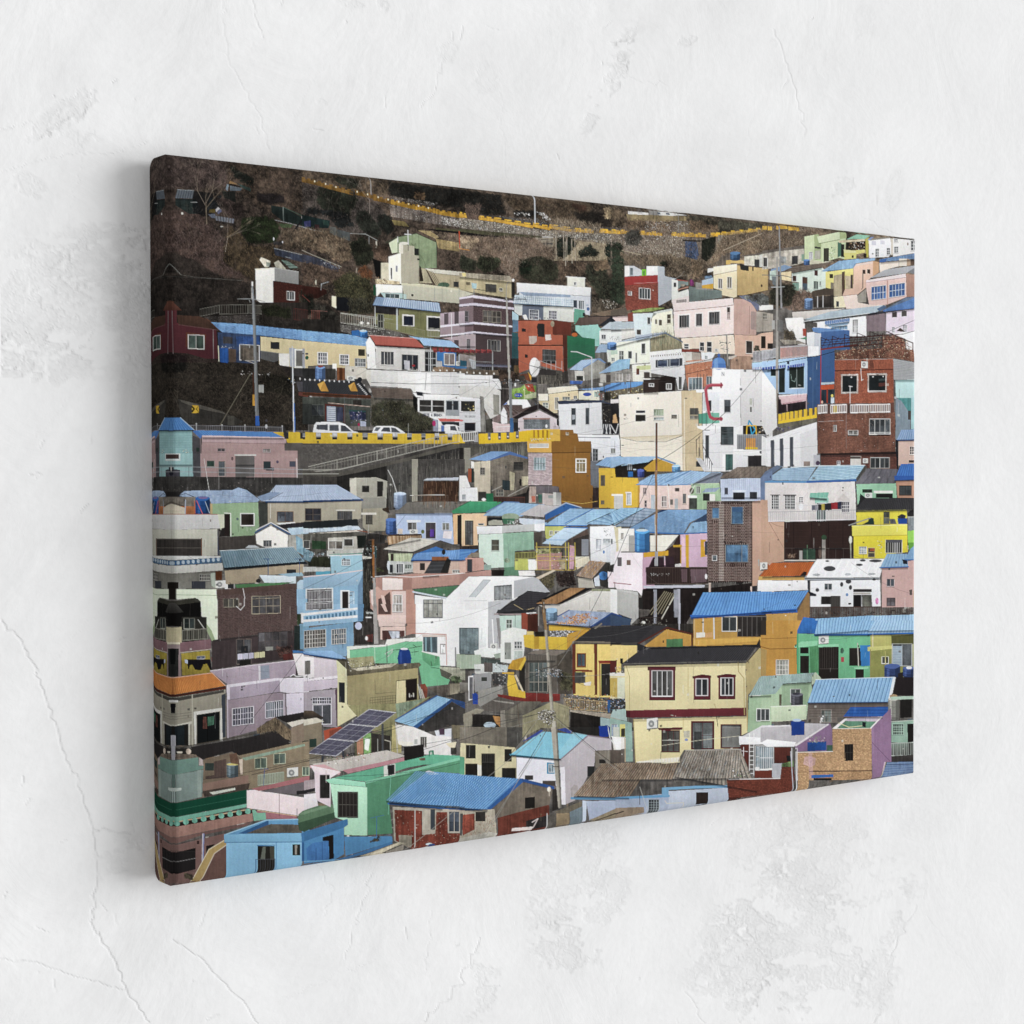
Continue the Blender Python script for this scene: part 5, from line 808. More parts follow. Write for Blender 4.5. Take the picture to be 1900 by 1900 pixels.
# lower roofs
P('28231e',50,1560,420,1440,760,1530,400,1670,60,1670,n=.25);P('c0912a',390,1560,540,1440,760,1525,730,1600,420,1600,n=.06)
Q('94b8dc',0,1560,560,1415,440,1490,40,1545,t='row',k=4,c2='80a6d0');P('90b4da',0,1430,540,1420,430,1490,150,1510,30,1550,0,1560,n=.06);P('7094c0',540,1420,770,1500,760,1520,550,1440);P('c09030',0,1590,60,1600,60,1670,320,1680,340,1900,0,1900,n=.06,c2='d8a42c');R('2c5c9c',205,1602,262,1660);TANK('3c4c94',312,1585,395,1650,1);W(200,1510,250,1600,2,1,'c8ccd0','4c5458');TANK('5c94c8',722,1535,820,1595,1);L('e8ecec',1.5,725,1538,820,1535);R('a8bcc8',265,1570,300,1650)
Q('90b4dc',305,1740,480,1640,930,1600,650,1750,t='row',k=7,c2='7ca4d0',n=.08);Q('9cbce0',650,1750,930,1598,1300,1610,960,1740,t='row',k=7,c2='88acd4',n=.06);L('5c84b4',1.8,650,1725,940,1595);L('5c84b4',1.3,300,1745,650,1755,950,1735);Q('848c9c',960,1740,1180,1610,1320,1615,1270,1740,t='tile',k=10,j=6,c2='707888')
Q('8a7c70',1280,1670,1490,1545,1900,1540,1760,1660,t='tile',k=20,j=8,c2='6e6258',n=.15);P('6c80a4',1760,1640,1900,1560,1900,1700,1810,1760,1810,1900,1760,1900,n=.08);L('4c443c',1.2,1280,1685,1760,1665);Q('b9c6e0',1290,1690,1760,1670,1765,1900,1300,1900,t='rib',k=20,c2='a6b4d2',w=.15)
P('dfbfb6',340,1760,950,1750,910,1830,900,1900,350,1900,n=.06);P('a8c8a0',960,1760,1280,1745,1290,1900,920,1900,n=.1);W(380,1790,425,1860,2,1,'c8b4b0','7c6c6c');R('4c4440',757,1795,808,1838);R('3c3836',845,1860,892,1900);W(1005,1775,1058,1860,2,1,'c8d0c4','6a7468');P('8a9cb4',1075,1850,1120,1800,1290,1790,1230,1840,n=.12);W(1338,1785,1382,1868,2,1,'5c6070','343438');R('34343a',1440,1842,1570,1900);R('3c3e44',1635,1840,1720,1900);E('4c4a3c',955,1830,30,36,n=.5);P('8fc0e0',1820,1720,1900,1640,1900,1730,1830,1735);P('d8d0d0',1820,1740,1900,1735,1900,1900,1815,1900)
E('d8b8b0',215,1860,34,30,n=.1);P('e4e0dc',15,1865,145,1870,145,1890,15,1885);SPECK(50,['3c4048'],440,1620,680,1620,660,1720,460,1700,sz=1.2)
P('7c5040',525,1025,550,1025,550,1900,524,1900,n=.25);P('4c3c34',528,1030,536,1030,536,1500,528,1500,n=.1)
WIRE('3c3c3c',1.0,560,1480,1340,910,30,.9);WIRE('4c4c4c',.8,1340,910,1900,220,20,.8);WIRE('3c3c40',.9,860,460,1200,385,0,.9);WIRE('3c3c40',.9,860,350,1260,250,8,.9);WIRE('5c6064',.5,0,450,860,350,20,.5);L('8c8884',2.4,1358,0,1372,350);SPECK(30,['3c4048','5c6064'],1270,60,1400,60,1420,190,1290,190,sz=2);L('3c4044',1,1285,80,1365,90);L('3c4044',1,1290,155,1370,165);L('5c4038',1.4,1408,280,1408,395)

# ---- tile 1410,640
at(1410,640)
P('ebe9e8',0,290,190,300,190,940,60,1050,0,920,n=.02,c2='d8d6d6');P('9fc2ec',0,190,530,130,535,560,270,560,200,560,0,280,n=.04);P('3a5c8c',530,120,690,100,690,680,640,720,535,740,n=.05);P('3c6296',695,40,850,30,850,420,695,430,n=.05);P('a8bcc8',690,425,850,418,850,440,690,452);L('54749c',.7,600,110,600,730)
for x0,x1,y0,y1 in ((0,280,250,215),(295,500,228,195)): Q('405cb0',x0,y0,x1,y1,x1,y1+30,x0,y0+36,t='rib',k=10 if x0 == 0 else 8,c2='d8e0f0',w=.14)
R('222c2c',105,268,160,350,s=-.06);R('28302e',198,262,270,545,n=.2,s=-.06);R('26302c',320,245,495,490,n=.15,s=-.03);L('8c9c98',.7,408,240,408,490);L('e4e8ec',1.2,318,498,498,488);LL('8ca8a0',.7,pts((340,330,350,400,385,415,400,370)));R('2c2440',295,175,320,210)
P('9c9498',215,0,540,-20,540,110,215,140,n=.15);P('a86a60',215,20,540,0,540,110,215,140,n=.2);RAIL('c8c8c8',215,15,540,-15,120,26,.5);RAIL('b8bcc4',0,50,160,30,100,14,.5);P('e8e8ea',545,0,665,0,665,110,545,120);
P('d8b4b8',195,590,525,560,525,640,240,690,n=.05);P('b88c94',240,670,520,620,425,660,240,695,n=.1);P('e4d8dc',195,575,525,552,525,562,195,592);P('2c2428',195,690,525,640,525,740,190,790,n=.3);P('2c2026',190,625,225,625,225,770,190,770);L('b09498',1.3,295,685,298,760);L('b09498',1.3,522,600,522,740)
P('6f6b5c',190,910,645,835,650,900,190,960,n=.25)
P('e8bc18',190,880,645,800,645,840,190,912,n=.04)
for x,y in ((195,795),(240,785),(285,775),(333,768),(387,760),(435,750),(495,740),(555,730),(622,718)): P('e4b420',x,y,x+38 if x < 600 else x+24,y-2,x+38 if x < 600 else x+24,868-(x-190)*.13,x,880-(x-190)*.13,n=.06);L('a07c14',1,x+38 if x < 600 else x+24,y,x+38 if x < 600 else x+24,860-(x-190)*.13)
P('c4502c',690,455,850,445,850,500,690,510,n=.1);P('9c3a24',684,20,696,20,696,680,684,680);R('2a3844',700,505,850,665,n=.25);P('9c3a24',760,500,775,500,775,665,760,665);L('8a3424',2,690,40,950,0);E('e8d060',825,580,14,18);P('b8c4d4',812,600,848,600,848,665,812,670,n=.2);E('e0a890',708,655,12,18);L('1c2430',1.3,195,195,690,105,850,60)
# brick building
Q('a0583f',852,160,1540,148,1548,660,860,670,t='brick',k=60,j=42,c2='8c4a38',w=.3,n=.07);S(.25,1260,160,1300,160,1320,260,1260,265);P('5a2c24',855,280,1540,262,1540,274,855,294);P('e4d8d0',855,155,1540,143,1540,149,855,162,a=.5)
AC(1165,175,1240,250);L('dcd8d4',1.1,1160,260,1170,400,1190,385)
for x0,y0,x1,y1 in ((940,340,1120,545),(1250,330,1455,530)): P('b8aca4',x0-14,y0-12,x1+10,y0-16,x1+12,y1+8,x0-8,y1+12,n=.25);SPECK(80,['8c4636','ccc4bc','a88c80'],x0-16,y0-16,x1+14,y0-20,x1+14,y1+12,x0-14,y1+16,sz=1.8);R('202628',x0+4,y0+6,x1-6,y1-8,n=.2,s=0);L('e0dcd8',1,x0+4,y1-6,x1-4,y1-8)
E('f0f0f0',1050,362,8);E('f0f0f0',1303,356,8);E('f0f0f0',1423,352,8);P('6c3830',1370,430,1445,425,1445,465,1370,470,a=.8);P('4c6060',1370,380,1445,375,1445,400,1370,405,a=.6);L('e8e4e0',1.4,1035,470,1036,665);L('e8e4e0',1.4,1025,468,1060,472)
P('6c4438',645,680,1550,660,1555,780,655,800,n=.12);Q('7a5040',650,795,1565,775,1570,1240,660,1258,t='brick',k=70,j=40,c2='6c463a',w=.25,n=.12);P('584038',770,690,805,690,805,790,770,790,n=.1);P('584038',1000,685,1040,685,1040,780,1000,785,n=.1)
for x0,x1 in ((658,768),(806,998),(1038,1508)):
	y=700-(x0-658)*.02;P('e6e2dc',x0,y-12,x1,y-20,x1,y-8,x0,y);P('e6e2dc',x0,y+82,x1,y+68,x1,y+80,x0,y+94);n=int((x1-x0)/21)
	for i in range(n+1): x=x0+4+(x1-x0-8)*i/n;L('ece8e2',1.3,x,y-6,x,y+84)
P('e8c830',835,700,880,695,880,775,840,775,a=.5)
W(1262,850,1512,1035,4,1,'dcdcd8','3c4044',fw=1.3,s=-.01);GR(1262,1010,1512,1040,24,'dcdcd8',2,.5,s=-.01);R('1c1816',1262,1038,1512,1052,s=-.01);W(1012,985,1135,1042,2,1,'dcdcd8','605c58',s=0,fw=1.2);R('1e1a18',1012,1042,1135,1054,s=0);W(838,925,880,1000,2,1,'b8b4b0','4c4c4a',s=0);SPECK(120,['a8948a','8c786e','c4b4aa'],660,820,1550,800,1550,1230,660,1250,sz=1.3);L('8c7c78',.7,990,800,995,1200);L('b0a09c',.7,665,885,960,870)
P('3a2824',690,1258,1590,1235,1600,1300,690,1290,n=.12);Q('6a4238',690,1280,1600,1265,1600,1450,700,1400,t='brick',k=60,j=12,c2='583630',w=.25,n=.1);S(.3,690,1258,1595,1240,1595,1290,690,1300);R('c8c4bc',1045,1290,1170,1395,n=.06,s=0);R('4c4440',1045,1295,1165,1320,s=0);AC(1190,1318,1250,1370);W(1275,1305,1505,1435,4,1,'c8c8c4','34383a',s=0,fw=1.1);W(882,1345,926,1395,2,1,'d8d8dc','6c6c78',s=0)
# right column: gray slat,aqua,pink
Q('a2a4a6',1540,150,1805,190,1805,390,1548,390,t='row',k=12,c2='8a8c90',w=.2);P('b4dcdc',1565,395,1812,388,1812,605,1575,605,n=.03);R('4c8c8c',1600,605,1755,760,n=.15,s=0);P('9cc8cc',1755,600,1812,600,1812,970,1755,970,n=.05);P('7c8c98',1570,600,1640,640,1745,800,1745,970,1600,1090,1575,1100,n=.08);R('4c4440',1715,755,1752,860,s=0);L('5c7078',.9,1612,500,1612,600);E('b0b0b0',1568,600,14,14)
Q('8aa6cc',1640,980,1812,975,1812,1090,1585,1095,t='rib',k=8,c2='7090bc');L('4c70ac',2.4,1590,1103,1812,1098);P('cfaea0',1605,1115,1812,1110,1812,1380,1610,1400,n=.04);W(1738,1175,1812,1275,3,3,'d8c8c0','3c3c3c',s=0);P('20242a',1570,1090,1605,1110,1608,1440,1590,1440,n=.1);R('3c302c',1730,1335,1812,1365,s=0,n=.2)
Q('3c74c8',1640,1380,1812,1378,1812,1560,1560,1570,t='rib',k=8,c2='2e5cac',w=.2);L('2c54a0',2.2,1560,1572,1812,1565);P('b4846c',1580,1585,1812,1580,1812,1780,1600,1780,n=.06);W(1620,1640,1765,1745,2,1,'3c3430','3a3e40',s=0);Q('74727a',1110,1610,1240,1440,1600,1440,1570,1600,t='tile',k=14,j=6,c2='5f5e66',n=.1);P('8cc09c',1115,1620,1580,1610,1590,1780,1230,1790,1130,1860,n=.06)
P('e0e0d4',1300,1695,1545,1690,1550,1720,1310,1730,n=.05);R('232624',1340,1730,1545,1780,s=0,n=.2);R('2e342e',1185,1678,1300,1720,s=0,n=.3);AC(1240,1735,1290,1785)
Q('38373a',1110,1890,1200,1775,1812,1775,1780,1900,t='rib',k=24,c2='2b2b2e',w=.25);
# white pier building left
P('dcdcdc',0,1050,60,1080,50,1400,0,1400,n=.03);P('e6e6e8',50,1090,450,950,645,890,655,1260,610,1280,610,1410,260,1420,50,1410,n=.02);P('d8d8da',450,1030,640,960,655,1410,460,1400,n=.02)
for x,y in ((105,1105),(212,1085),(328,1068)): P('4c525c',x,y,x+42,y-6,x+46,1415,x+4,1415,n=.12);P('c8c8cc',x-20,y-10,x+120,y-60,x+130,y-70,x,y-30,n=.03,a=.6)
SPECK(40,['3c3e44','8c9098','5c4c8c'],160,950,330,930,300,990,170,1000,sz=2);R('84746c',495,1352,570,1408,n=.2,s=0);R('a8a8b0',610,1275,685,1405,n=.05,s=0);E('4c3c54',660,1372,24,28)
P('64748e',0,1500,180,1395,250,1410,60,1550,45,1800,0,1800,n=.08)
Q('94b4d0',50,1570,250,1430,640,1420,540,1580,t='rib',k=18,c2='7e9ebc',w=.15);Q('a2c6dc',545,1580,680,1400,1215,1395,1105,1560,t='rib',k=22,c2='6f96b4',w=.22);P('4c4c48',1105,1560,1215,1400,1240,1410,1125,1590,n=.2);L('5890c4',3,45,1587,540,1592);L('3468b0',3.6,540,1592,1105,1572);L('cce0ec',1.3,250,1430,680,1405,1215,1397)
P('d6cfcd',50,1605,540,1605,545,1900,50,1900,n=.04);P('cec8c4',545,1605,1095,1590,1110,1830,1050,1900,545,1900,n=.05)
for i in range(10): L('bcb4b0',.6,60+i*100,1900,260+i*100,1610,a=.5)
W(100,1750,215,1900,4,5,'e0dedc','3a3c3e',s=0);W(265,1750,405,1900,5,5,'e0dedc','3a3c3e',s=0);R('3c3a3a',100,1740,218,1752,s=0);R('3c3a3a',258,1742,408,1756,s=0);W(440,1765,495,1850,2,3,'dcdad8','6c6c6c',s=0);Q('6cae98',570,1725,790,1715,770,1790,565,1770,t='row',k=3,c2='5a9c88');P('8cc4b0',640,1790,780,1780,780,1860,640,1860,n=.1);P('cac6c0',920,1760,1050,1820,1040,1830,880,1820);W(945,1835,1040,1900,3,2,'d0cccc','4c4c4c');E('3c3c3c',958,1662,10,8)
for i,cc in enumerate(('6a6c7c','8c8c94','2c2a2c','a89c4c','2a2c38','c8c8c4','8a3038','a02830','30344c')): P(cc,620+i*36,1866-i*4,652+i*36,1864-i*4,650+i*36,1900,622+i*36,1900,n=.15)
P('d0a890',0,1810,70,1810,70,1900,0,1900,n=.04)
P('a09a92',160,0,190,0,195,560,180,940,165,620,n=.06);P('5a4c40',180,550,195,550,192,940,180,940)

at(270,840)
# terrace retaining wall,aqua tower foot,pink house foot
P('8ab4b4',60,0,545,0,550,270,60,270);Q('77a3a4',60,0,290,0,290,265,60,265,t='row',k=6,c2='6a9496',w=.12);R('c9d4d0',190,0,402,85,s=0);R('4a3834',203,8,385,62,n=.15,s=0)
P('4c4c50',545,0,640,0,640,270,550,270,n=.15);P('a88a88',640,0,1775,0,1775,280,640,275,n=.05);P('5a5652',1775,0,1900,0,1900,290,1775,290,n=.12)
R('c4c4be',1035,8,1292,25,s=0);RQ('6e6a68',1045,28,1270,275,s=0,t='rib',k=18,c2='565250');W(708,82,804,160,1,1,'8c8c84','2f443c',s=0);W(845,88,930,270,1,2,'a8988f','3c4044',s=0);R('2f3c40',1375,92,1460,190,s=0);P('3a3234',1440,160,1500,165,1500,200,1400,200);E('5c5068',1540,98,16,18);R('4c5060',1680,90,1755,155,s=0);E('6a5458',1010,60,14,22);L('c8a8a8',.7,640,0,640,270);L('e0d8d8',1,1765,60,1770,280)
P('43414a',190,180,400,190,400,268,190,268,n=.2);P('22222e',250,160,330,160,320,250,290,270,260,250,n=.2);E('e8e4d0',290,175,14,40);E('14141a',288,112,10,14)
for a in ((60,158,1900,190),(60,215,1900,240)): L('a0a4a8',.9,a[0],a[1],545,a[1],1900,a[3])
for x in (100,500,640,935,1485,1745): L('70747a',.9,x,160,x,275)
P('3d3b39',60,265,1900,285,1900,420,1310,500,1100,430,440,450,290,520,60,450,n=.3);SPECK(200,['5c5854','2c2a28','6c6460'],60,370,1500,330,1480,450,60,460,sz=1.6);L('d0ccc8',.9,680,60,740,450)
P('2c2a2a',60,440,600,460,600,560,60,560,n=.3)
P('93aacb',380,500,450,440,1010,430,1080,400,1180,430,1330,545,1300,570,760,590,740,530,600,530,n=.13);ST(160,6,['c4d0e4','6c8ab8'],420,450,1150,430,1300,560,760,575,600,520,ang=(.1,.2),a=.5);P('7c98b4',60,435,150,435,240,500,120,480,60,505);L('1c2430',1.3,360,505,460,470,580,520);L('1c2430',1.3,240,505,130,480,60,505)
P('7a7268',60,510,580,510,580,700,60,700,n=.25);P('b06a3c',60,620,560,620,570,720,60,720,n=.2)
P('c6b9a2',145,640,290,590,455,640,455,725,150,725,n=.1);L('4c4438',1.8,140,620,290,570,440,620);L('cc5c3c',1.4,565,560,570,700)
for x in (150,460): L('b0bcd0',1.6,x,545,x-6,720)
TANK('1c4c8c',575,530,748,712,2);E('7c6ca0',665,520,55,14);L('d8606c',1.6,590,555,660,712);L('9cb4d0',1.2,690,565,740,700)
P('8aa880',770,590,1310,575,1320,860,1260,960,1000,975,905,975,905,715,775,710,n=.06);P('b8a070',752,590,775,590,775,710,752,710);R('2b2220',915,712,982,975,n=.15,s=0);L('dcdcd4',1.5,915,700,990,705,990,975);W(1100,700,1270,855,1,1,'dfdfda','2f2724',fw=2,s=0);E('5c6c70',1068,770,14,17)
# white balcony house
P('b5b4b0',62,725,300,725,302,895,65,890,n=.04);P('c6c5c3',300,722,910,715,912,880,302,898,n=.04);L('a85c48',1.2,62,712,840,716);P('c8ccb0',835,715,912,715,912,880,870,900);P('a4a494',65,890,302,898,302,1020,65,1000,n=.05);P('b9b8a8',302,898,830,888,835,1200,302,1220,302,1000,n=.05)
R('2c2826',65,1005,650,1210,n=.25,s=0);GR(65,1010,640,1210,52,'7c746c',3,.4,s=0);L('6c4430',1.6,645,1000,645,1205);P('c8cac6',65,1208,880,1205,885,1225,310,1255,65,1240);P('4a6a84',65,1240,300,1262,870,1225,880,1290,310,1320,65,1300,n=.1)
for i in range(14): x=75+i*59;y=1278+(i*4 if x < 300 else 14-(i-4)*5);E('a4b8c8',x,y,18,22);L('2a5a8a',1.6,x+30,y-26,x+30,y+26)
P('aeada4',65,1305,300,1325,302,1415,65,1395,n=.05);P('bdbcb4',302,1325,890,1290,895,1375,302,1415,n=.05)
P('66645c',68,1400,302,1420,800,1385,885,1380,885,1520,810,1590,70,1590,n=.12,c2='8a8980');W(618,1420,745,1500,6,2,'9a9890','3a3a3a',s=0);R('3c4048',525,1505,690,1590,s=0);R('333a48',68,1510,95,1590,s=0);P('5a3018',805,1385,885,1380,885,1490,810,1500,n=.1);P('a8b4a4',750,1410,800,1405,805,1580,760,1560);R('211d18',225,1515,375,1590,s=0,n=.2);AC(805,1500,925,1585);R('d8d8d4',915,1530,1028,1600,s=0);R('2a2c30',950,1535,1022,1590,s=0)
# concrete below green house,brown wall
P('46403c',840,985,1280,965,1290,1100,1180,1110,840,1160,n=.15);P('2c3a5c',832,900,842,900,845,1200,832,1200);P('2a2624',880,880,915,870,915,975,850,980,n=.2);P('3c403c',1325,570,1425,580,1425,820,1325,870,n=.15)
# big blue hipped roof house
P('a3b4cf',1520,370,1900,370,1900,560,1390,560,1300,510,1470,450,n=.07);Q('a3b4cf',1520,372,1900,372,1900,560,1360,560,t='rib',k=17,c2='8c9fc0',w=.12);P('7f94b4',1300,510,1470,450,1580,460,1440,540,1350,560,n=.08);P('24508c',1390,560,1900,560,1900,578,1400,578);L('3c4450',1,1440,545,1600,460);P('a39a86',1425,580,1900,580,1900,820,1425,850,n=.06);W(1530,680,1725,805,2,1,'6c4c3c','4c5058',s=0);R('2c2c34',1860,650,1900,800,s=0);L('c8c4b8',1.2,1455,590,1455,760)
P('e0e0e0',1520,820,1740,805,1750,830,1600,850);P('2c2a30',1520,840,1900,800,1900,880,1600,880,n=.3)
# white gable
P('ece8e0',1280,950,1460,850,1660,960,1655,1100,1400,1110,1290,1060,n=.03);L('3a5c88',2.6,1275,930,1460,822,1680,950);L('dfe4ea',1.4,1285,900,1460,812,1700,940);W(1368,1020,1470,1098,3,1,'a8a4a0','4c5054',s=0);P('a9c4d8',1650,880,1900,860,1900,940,1700,960,n=.1);P('9a9890',1665,960,1900,945,1900,1200,1750,1170,1660,1090,n=.2);P('7ca4b8',1750,960,1830,1010,1840,1200,1760,1150,n=.15);R('2c3034',1840,1045,1900,1120,n=.2)
Q('7d97a4',860,1150,1720,1100,1860,1270,910,1350,t='rib',k=34,c2='5e7a88',w=.25,n=.08);P('5c7888',845,1150,1130,1130,1330,1310,910,1350,880,1280,n=.08,a=.45);P('20262e',905,1345,1860,1270,1890,1290,1880,1300,910,1370,n=.05);L('b8c4c8',1.2,860,1145,1730,1098);P('b4bcc0',1160,1110,1200,1080,1270,1080,1330,1110)
P('a3937a',915,1380,1840,1300,1850,1410,1330,1430,1280,1520,930,1540,n=.07);R('2c3034',1640,1365,1755,1410,s=0);P('cad8e0',1320,1430,1640,1440,1750,1430,1750,1530,1380,1520,n=.04);P('8cb0c4',1540,1420,1820,1400,1840,1440,1660,1450);E('2c2a2c',1310,1500,30,24)
for x in (1425,1795): L('34588c',1.1,x,1240,x,1420);L('34588c',1,x-55,1242,x+50,1238)
P('4a7a4c',1030,1545,1740,1510,1500,1560,1060,1590,n=.08)
# light green wall + brown brick building
P('d9e5c8',325,1600,820,1600,820,1900,650,1900,630,1740,570,1700,350,1720,n=.04);P('c4d4b0',68,1600,270,1600,270,1700,68,1700);P('39382f',68,1710,320,1740,570,1705,630,1745,650,1900,68,1900,n=.2);P('151413',68,1765,360,1800,620,1745,650,1900,68,1900,n=.15);P('5a564c',190,1870,290,1760,430,1870);R('241e1a',255,1590,345,1720,s=0);L('8ca080',1,345,1665,820,1672);L('7c8c70',1,68,1665,270,1668)
Q('56423f',820,1610,1760,1530,1760,1900,830,1900,t='brick',k=60,j=26,c2='6c5a56',w=.3,n=.06);P('59453f',815,1605,1760,1530,1760,1590,820,1680,n=.08);W(895,1715,1080,1815,3,1,'a8a08c','4a4640',s=-.02,fw=.8);W(1230,1680,1570,1885,4,2,'a89a84','4c4a4c',s=-.02);LL('e0dcdc',1.1,pts((1130,1590,1150,1700,1140,1800,1100,1840,1050,1810)));P('8cb4d4',1760,1600,1900,1590,1900,1900,1765,1900,n=.04);P('a8c4d8',1800,1490,1900,1480,1900,1600,1765,1600,1765,1520);W(1880,1640,1900,1850,1,1,'d8d8d8','4c4c50')

at(560,850)
P('2a2826',0,250,720,130,1280,20,1900,0,1900,520,1000,600,700,480,0,300,n=.3);P('494744',980,70,1280,10,1280,500,1010,600,n=.25);P('4a4744',1350,0,1900,0,1900,500,1350,500,n=.25);ST(400,36,['6e6b64','2a2826','8c8a80'],980,70,1900,0,1900,500,1010,500,ang=(1.57,.04),cur=0,a=.5);P('8f8b7e',1278,0,1348,0,1345,500,1280,500,n=.06,c2='a09c8c')
P('57534c',0,130,420,180,700,110,1280,-30,1280,10,640,160,380,210,0,200,n=.15);L('a4a298',1.1,0,125,430,125,700,60);L('a4a298',1,0,175,420,175);P('46423e',0,190,400,215,400,300,0,300,n=.25)
P('a3a092',550,225,860,215,990,260,975,570,700,585,700,470,560,400,n=.07);P('c9c5b4',550,250,625,215,630,440,555,400,n=.04);R('2e2c2a',695,312,780,388,n=.1,s=0);P('2a2826',872,260,945,265,935,440,872,445,n=.2);P('8c8a80',690,455,975,450,975,575,695,585,n=.06);P('958f7c',700,585,930,575,1000,650,960,850,880,850,780,870,700,800,n=.08)
Q('a3b4cf',0,305,400,305,690,470,0,495,t='rib',k=20,c2='8c9fc0',w=.12,n=.06);P('24508c',0,488,710,470,705,492,0,512);P('a39c88',0,515,690,495,680,700,600,720,300,720,0,740,n=.06);W(22,578,215,728,2,2,'6a5c50','33333a',s=0);W(400,610,580,715,7,1,'6c6864','3c3c3e',s=0);R('c8c4b8',385,595,610,610,s=0);W(735,655,818,765,3,3,'4a4640','4c4a44',s=0);R('d0ccc0',685,630,860,655,s=0);P('3a2e24',925,585,1000,560,1020,640,940,610,n=.3)
P('25292c',0,740,640,705,650,790,400,830,0,815,n=.12);P('b8c8d8',0,825,460,800,520,785,650,790,680,830,0,870,n=.15);P('c8c0b0',60,880,700,830,700,850,80,895,n=.08);L('8c4c30',1.6,640,840,760,860);L('a8a49c',1.6,768,775,765,1000)
P('55534c',0,880,640,860,750,900,740,1050,0,1140,n=.3);P('b4b0a4',290,930,630,910,640,1100,290,1110,n=.1);W(298,965,470,1065,2,1,'d8d8d0','5c544c',s=0);W(475,938,590,1030,1,1,'d8d8d0','4c4844',s=0);P('2c4a30',105,960,270,970,270,1060,105,1060,n=.2);W(0,960,80,1060,1,1,'c8c8c0','4c4c4c');P('1e2420',630,900,740,900,735,1040,640,1045,n=.15);P('b8b8b0',280,1080,740,1050,720,1100,280,1140,n=.1);P('2f3324',40,1150,320,1150,325,1280,60,1260,n=.35);P('6c8c9c',0,1040,130,1110,80,1210,0,1180,n=.3);SPECK(60,['d8dce0','9ab0c0','2c3034'],0,1080,300,1090,300,1160,0,1160,sz=2)
P('94c0d4',320,1140,690,1125,700,1300,600,1350,330,1360,n=.05);L('5ca08c',1.2,305,1125,690,1110);L('d4e0e4',1.8,305,1140,690,1125);W(450,1178,555,1255,6,3,'d0dce4','3c4044',s=0);P('4c9cb8',150,1310,320,1315,320,1360,150,1370);P('b8bcb8',0,1270,320,1280,320,1320,0,1330,n=.15)
P('8fb3cf',0,1400,330,1360,705,1310,690,1480,0,1540,n=.05);L('d8c8c8',2,0,1390,330,1360,700,1310);P('82accc',0,1540,690,1480,700,1900,0,1900,n=.05);P('6a8cac',640,1500,720,1310,715,1800,700,1900,640,1900,n=.08)
W(30,1530,350,1790,2,1,'d8dcdc','5c585c',fw=2.2,s=-.04);GR(50,1560,330,1760,18,'d0d0d0',3,.5,s=-.05);R('d8dce0',435,1545,545,1760,s=0);R('2e2624',455,1560,530,1760,s=0);W(540,1560,600,1740,1,1,'c8d8e4','8cacc4')
P('d8d8d8',0,1810,635,1745,635,1780,0,1850);P('d8d8d8',0,1880,635,1840,635,1870,0,1910)
for i in range(15): E('3c6484',30+i*41,1862-i*4,12,20);
P('312e2b',720,1180,950,1000,980,900,870,880,760,880,700,1100,n=.35);P('33302c',700,1180,830,1150,830,1900,700,1900,n=.35);ST(120,30,['5c584c','1c1a18'],710,1200,800,1200,790,1600,710,1600,ang=(1.57,.05),cur=0);P('3a332e',850,1000,1000,980,1000,1280,1080,1350,860,1380,n=.35);BUSH('3a3c28',855,1280,940,1280,950,1330,860,1340,rag=4);P('c4c0b4',690,1140,810,1155,800,1170,700,1180)
GR(770,850,960,990,3,'3c3c3c',2,.8,s=0)
# blue tanks and blue house
TANK('8c9cb4',1068,410,1212,560,2);P('6c80a0',1110,420,1180,420,1160,590,1080,600,n=.1,a=.6);TANK('3c5c98',972,715,1100,875,2);L('c8c8c4',1.2,1000,130,1050,230,1100,390)
Q('75716a',1220,510,1780,500,1750,635,1080,635,t='row',k=8,c2='64605a',n=.12);P('75716a',1240,505,1900,495,1900,640,1080,640,n=.15,a=.6);P('463024',1420,260,1830,260,1820,500,1400,500,n=.2);ST(120,20,['74503c','2c2018','8c6c50'],1420,260,1830,260,1820,490,1400,490,ang=(1.57,.03),cur=0);P('b4bcc8',1410,250,1460,225,1830,215,1820,250);L('d0ccc0',1.2,1260,428,1660,420);RAIL('6c5c50',1300,430,1700,425,70,18,.5)
P('a6b9dc',1090,645,1750,635,1770,1000,1390,1000,1400,900,1100,880,n=.05);W(1225,745,1335,840,2,1,'c4c8d0','585450',s=0);R('d8dce4',1215,715,1380,745,s=0);W(1435,745,1562,940,1,1,'d0d8e4','3c3438',s=0);P('5c3c9c',1495,825,1535,825,1535,915,1490,915,n=.2);W(1632,750,1720,840,2,1,'d0d4dc','7c7c74',s=0);P('e0d8dc',1650,850,1750,850,1740,940,1640,930,n=.08);AC(1250,830,1345,880);E('5c6434',1405,855,20,24,n=.4);P('c8b8a8',1110,820,1170,820,1170,880,1110,880,n=.2)
Q('a88c6c',985,905,1390,895,1385,940,1000,1010,t='rib',k=16,c2='8c6c4c',w=.3,n=.2);P('4c3428',1000,890,1390,880,1390,900,1000,908)
P('3a9060',1745,610,1900,520,1900,630,1760,640,n=.08);P('d8a878',1760,650,1900,640,1900,1000,1770,1000,n=.1);R('2c2826',1812,660,1860,1000,n=.3,s=0)
Q('c4bfb2',940,1060,1260,925,1440,935,1150,1085,t='rib',k=9,c2='b0aa9c',w=.15,n=.08);Q('c8c4b8',1150,1085,1430,935,1600,960,1290,1090,t='rib',k=9,c2='b4b0a4',w=.15,n=.08);P('57534e',1290,1090,1610,955,1900,1050,1560,1040,1330,1110,n=.15);L('3c3a38',1.2,940,1075,1290,1105,1610,960,1890,1050)
P('3b74bc',1310,1120,1560,1030,1700,1080,1900,1060,1900,1200,1250,1205,n=.1);Q('6c9cdc',1340,1110,1900,1060,1900,1180,1260,1190,t='rib',k=30,c2='5484c8',w=.15,n=.1);L('2c64b0',2.2,1255,1192,1900,1190)
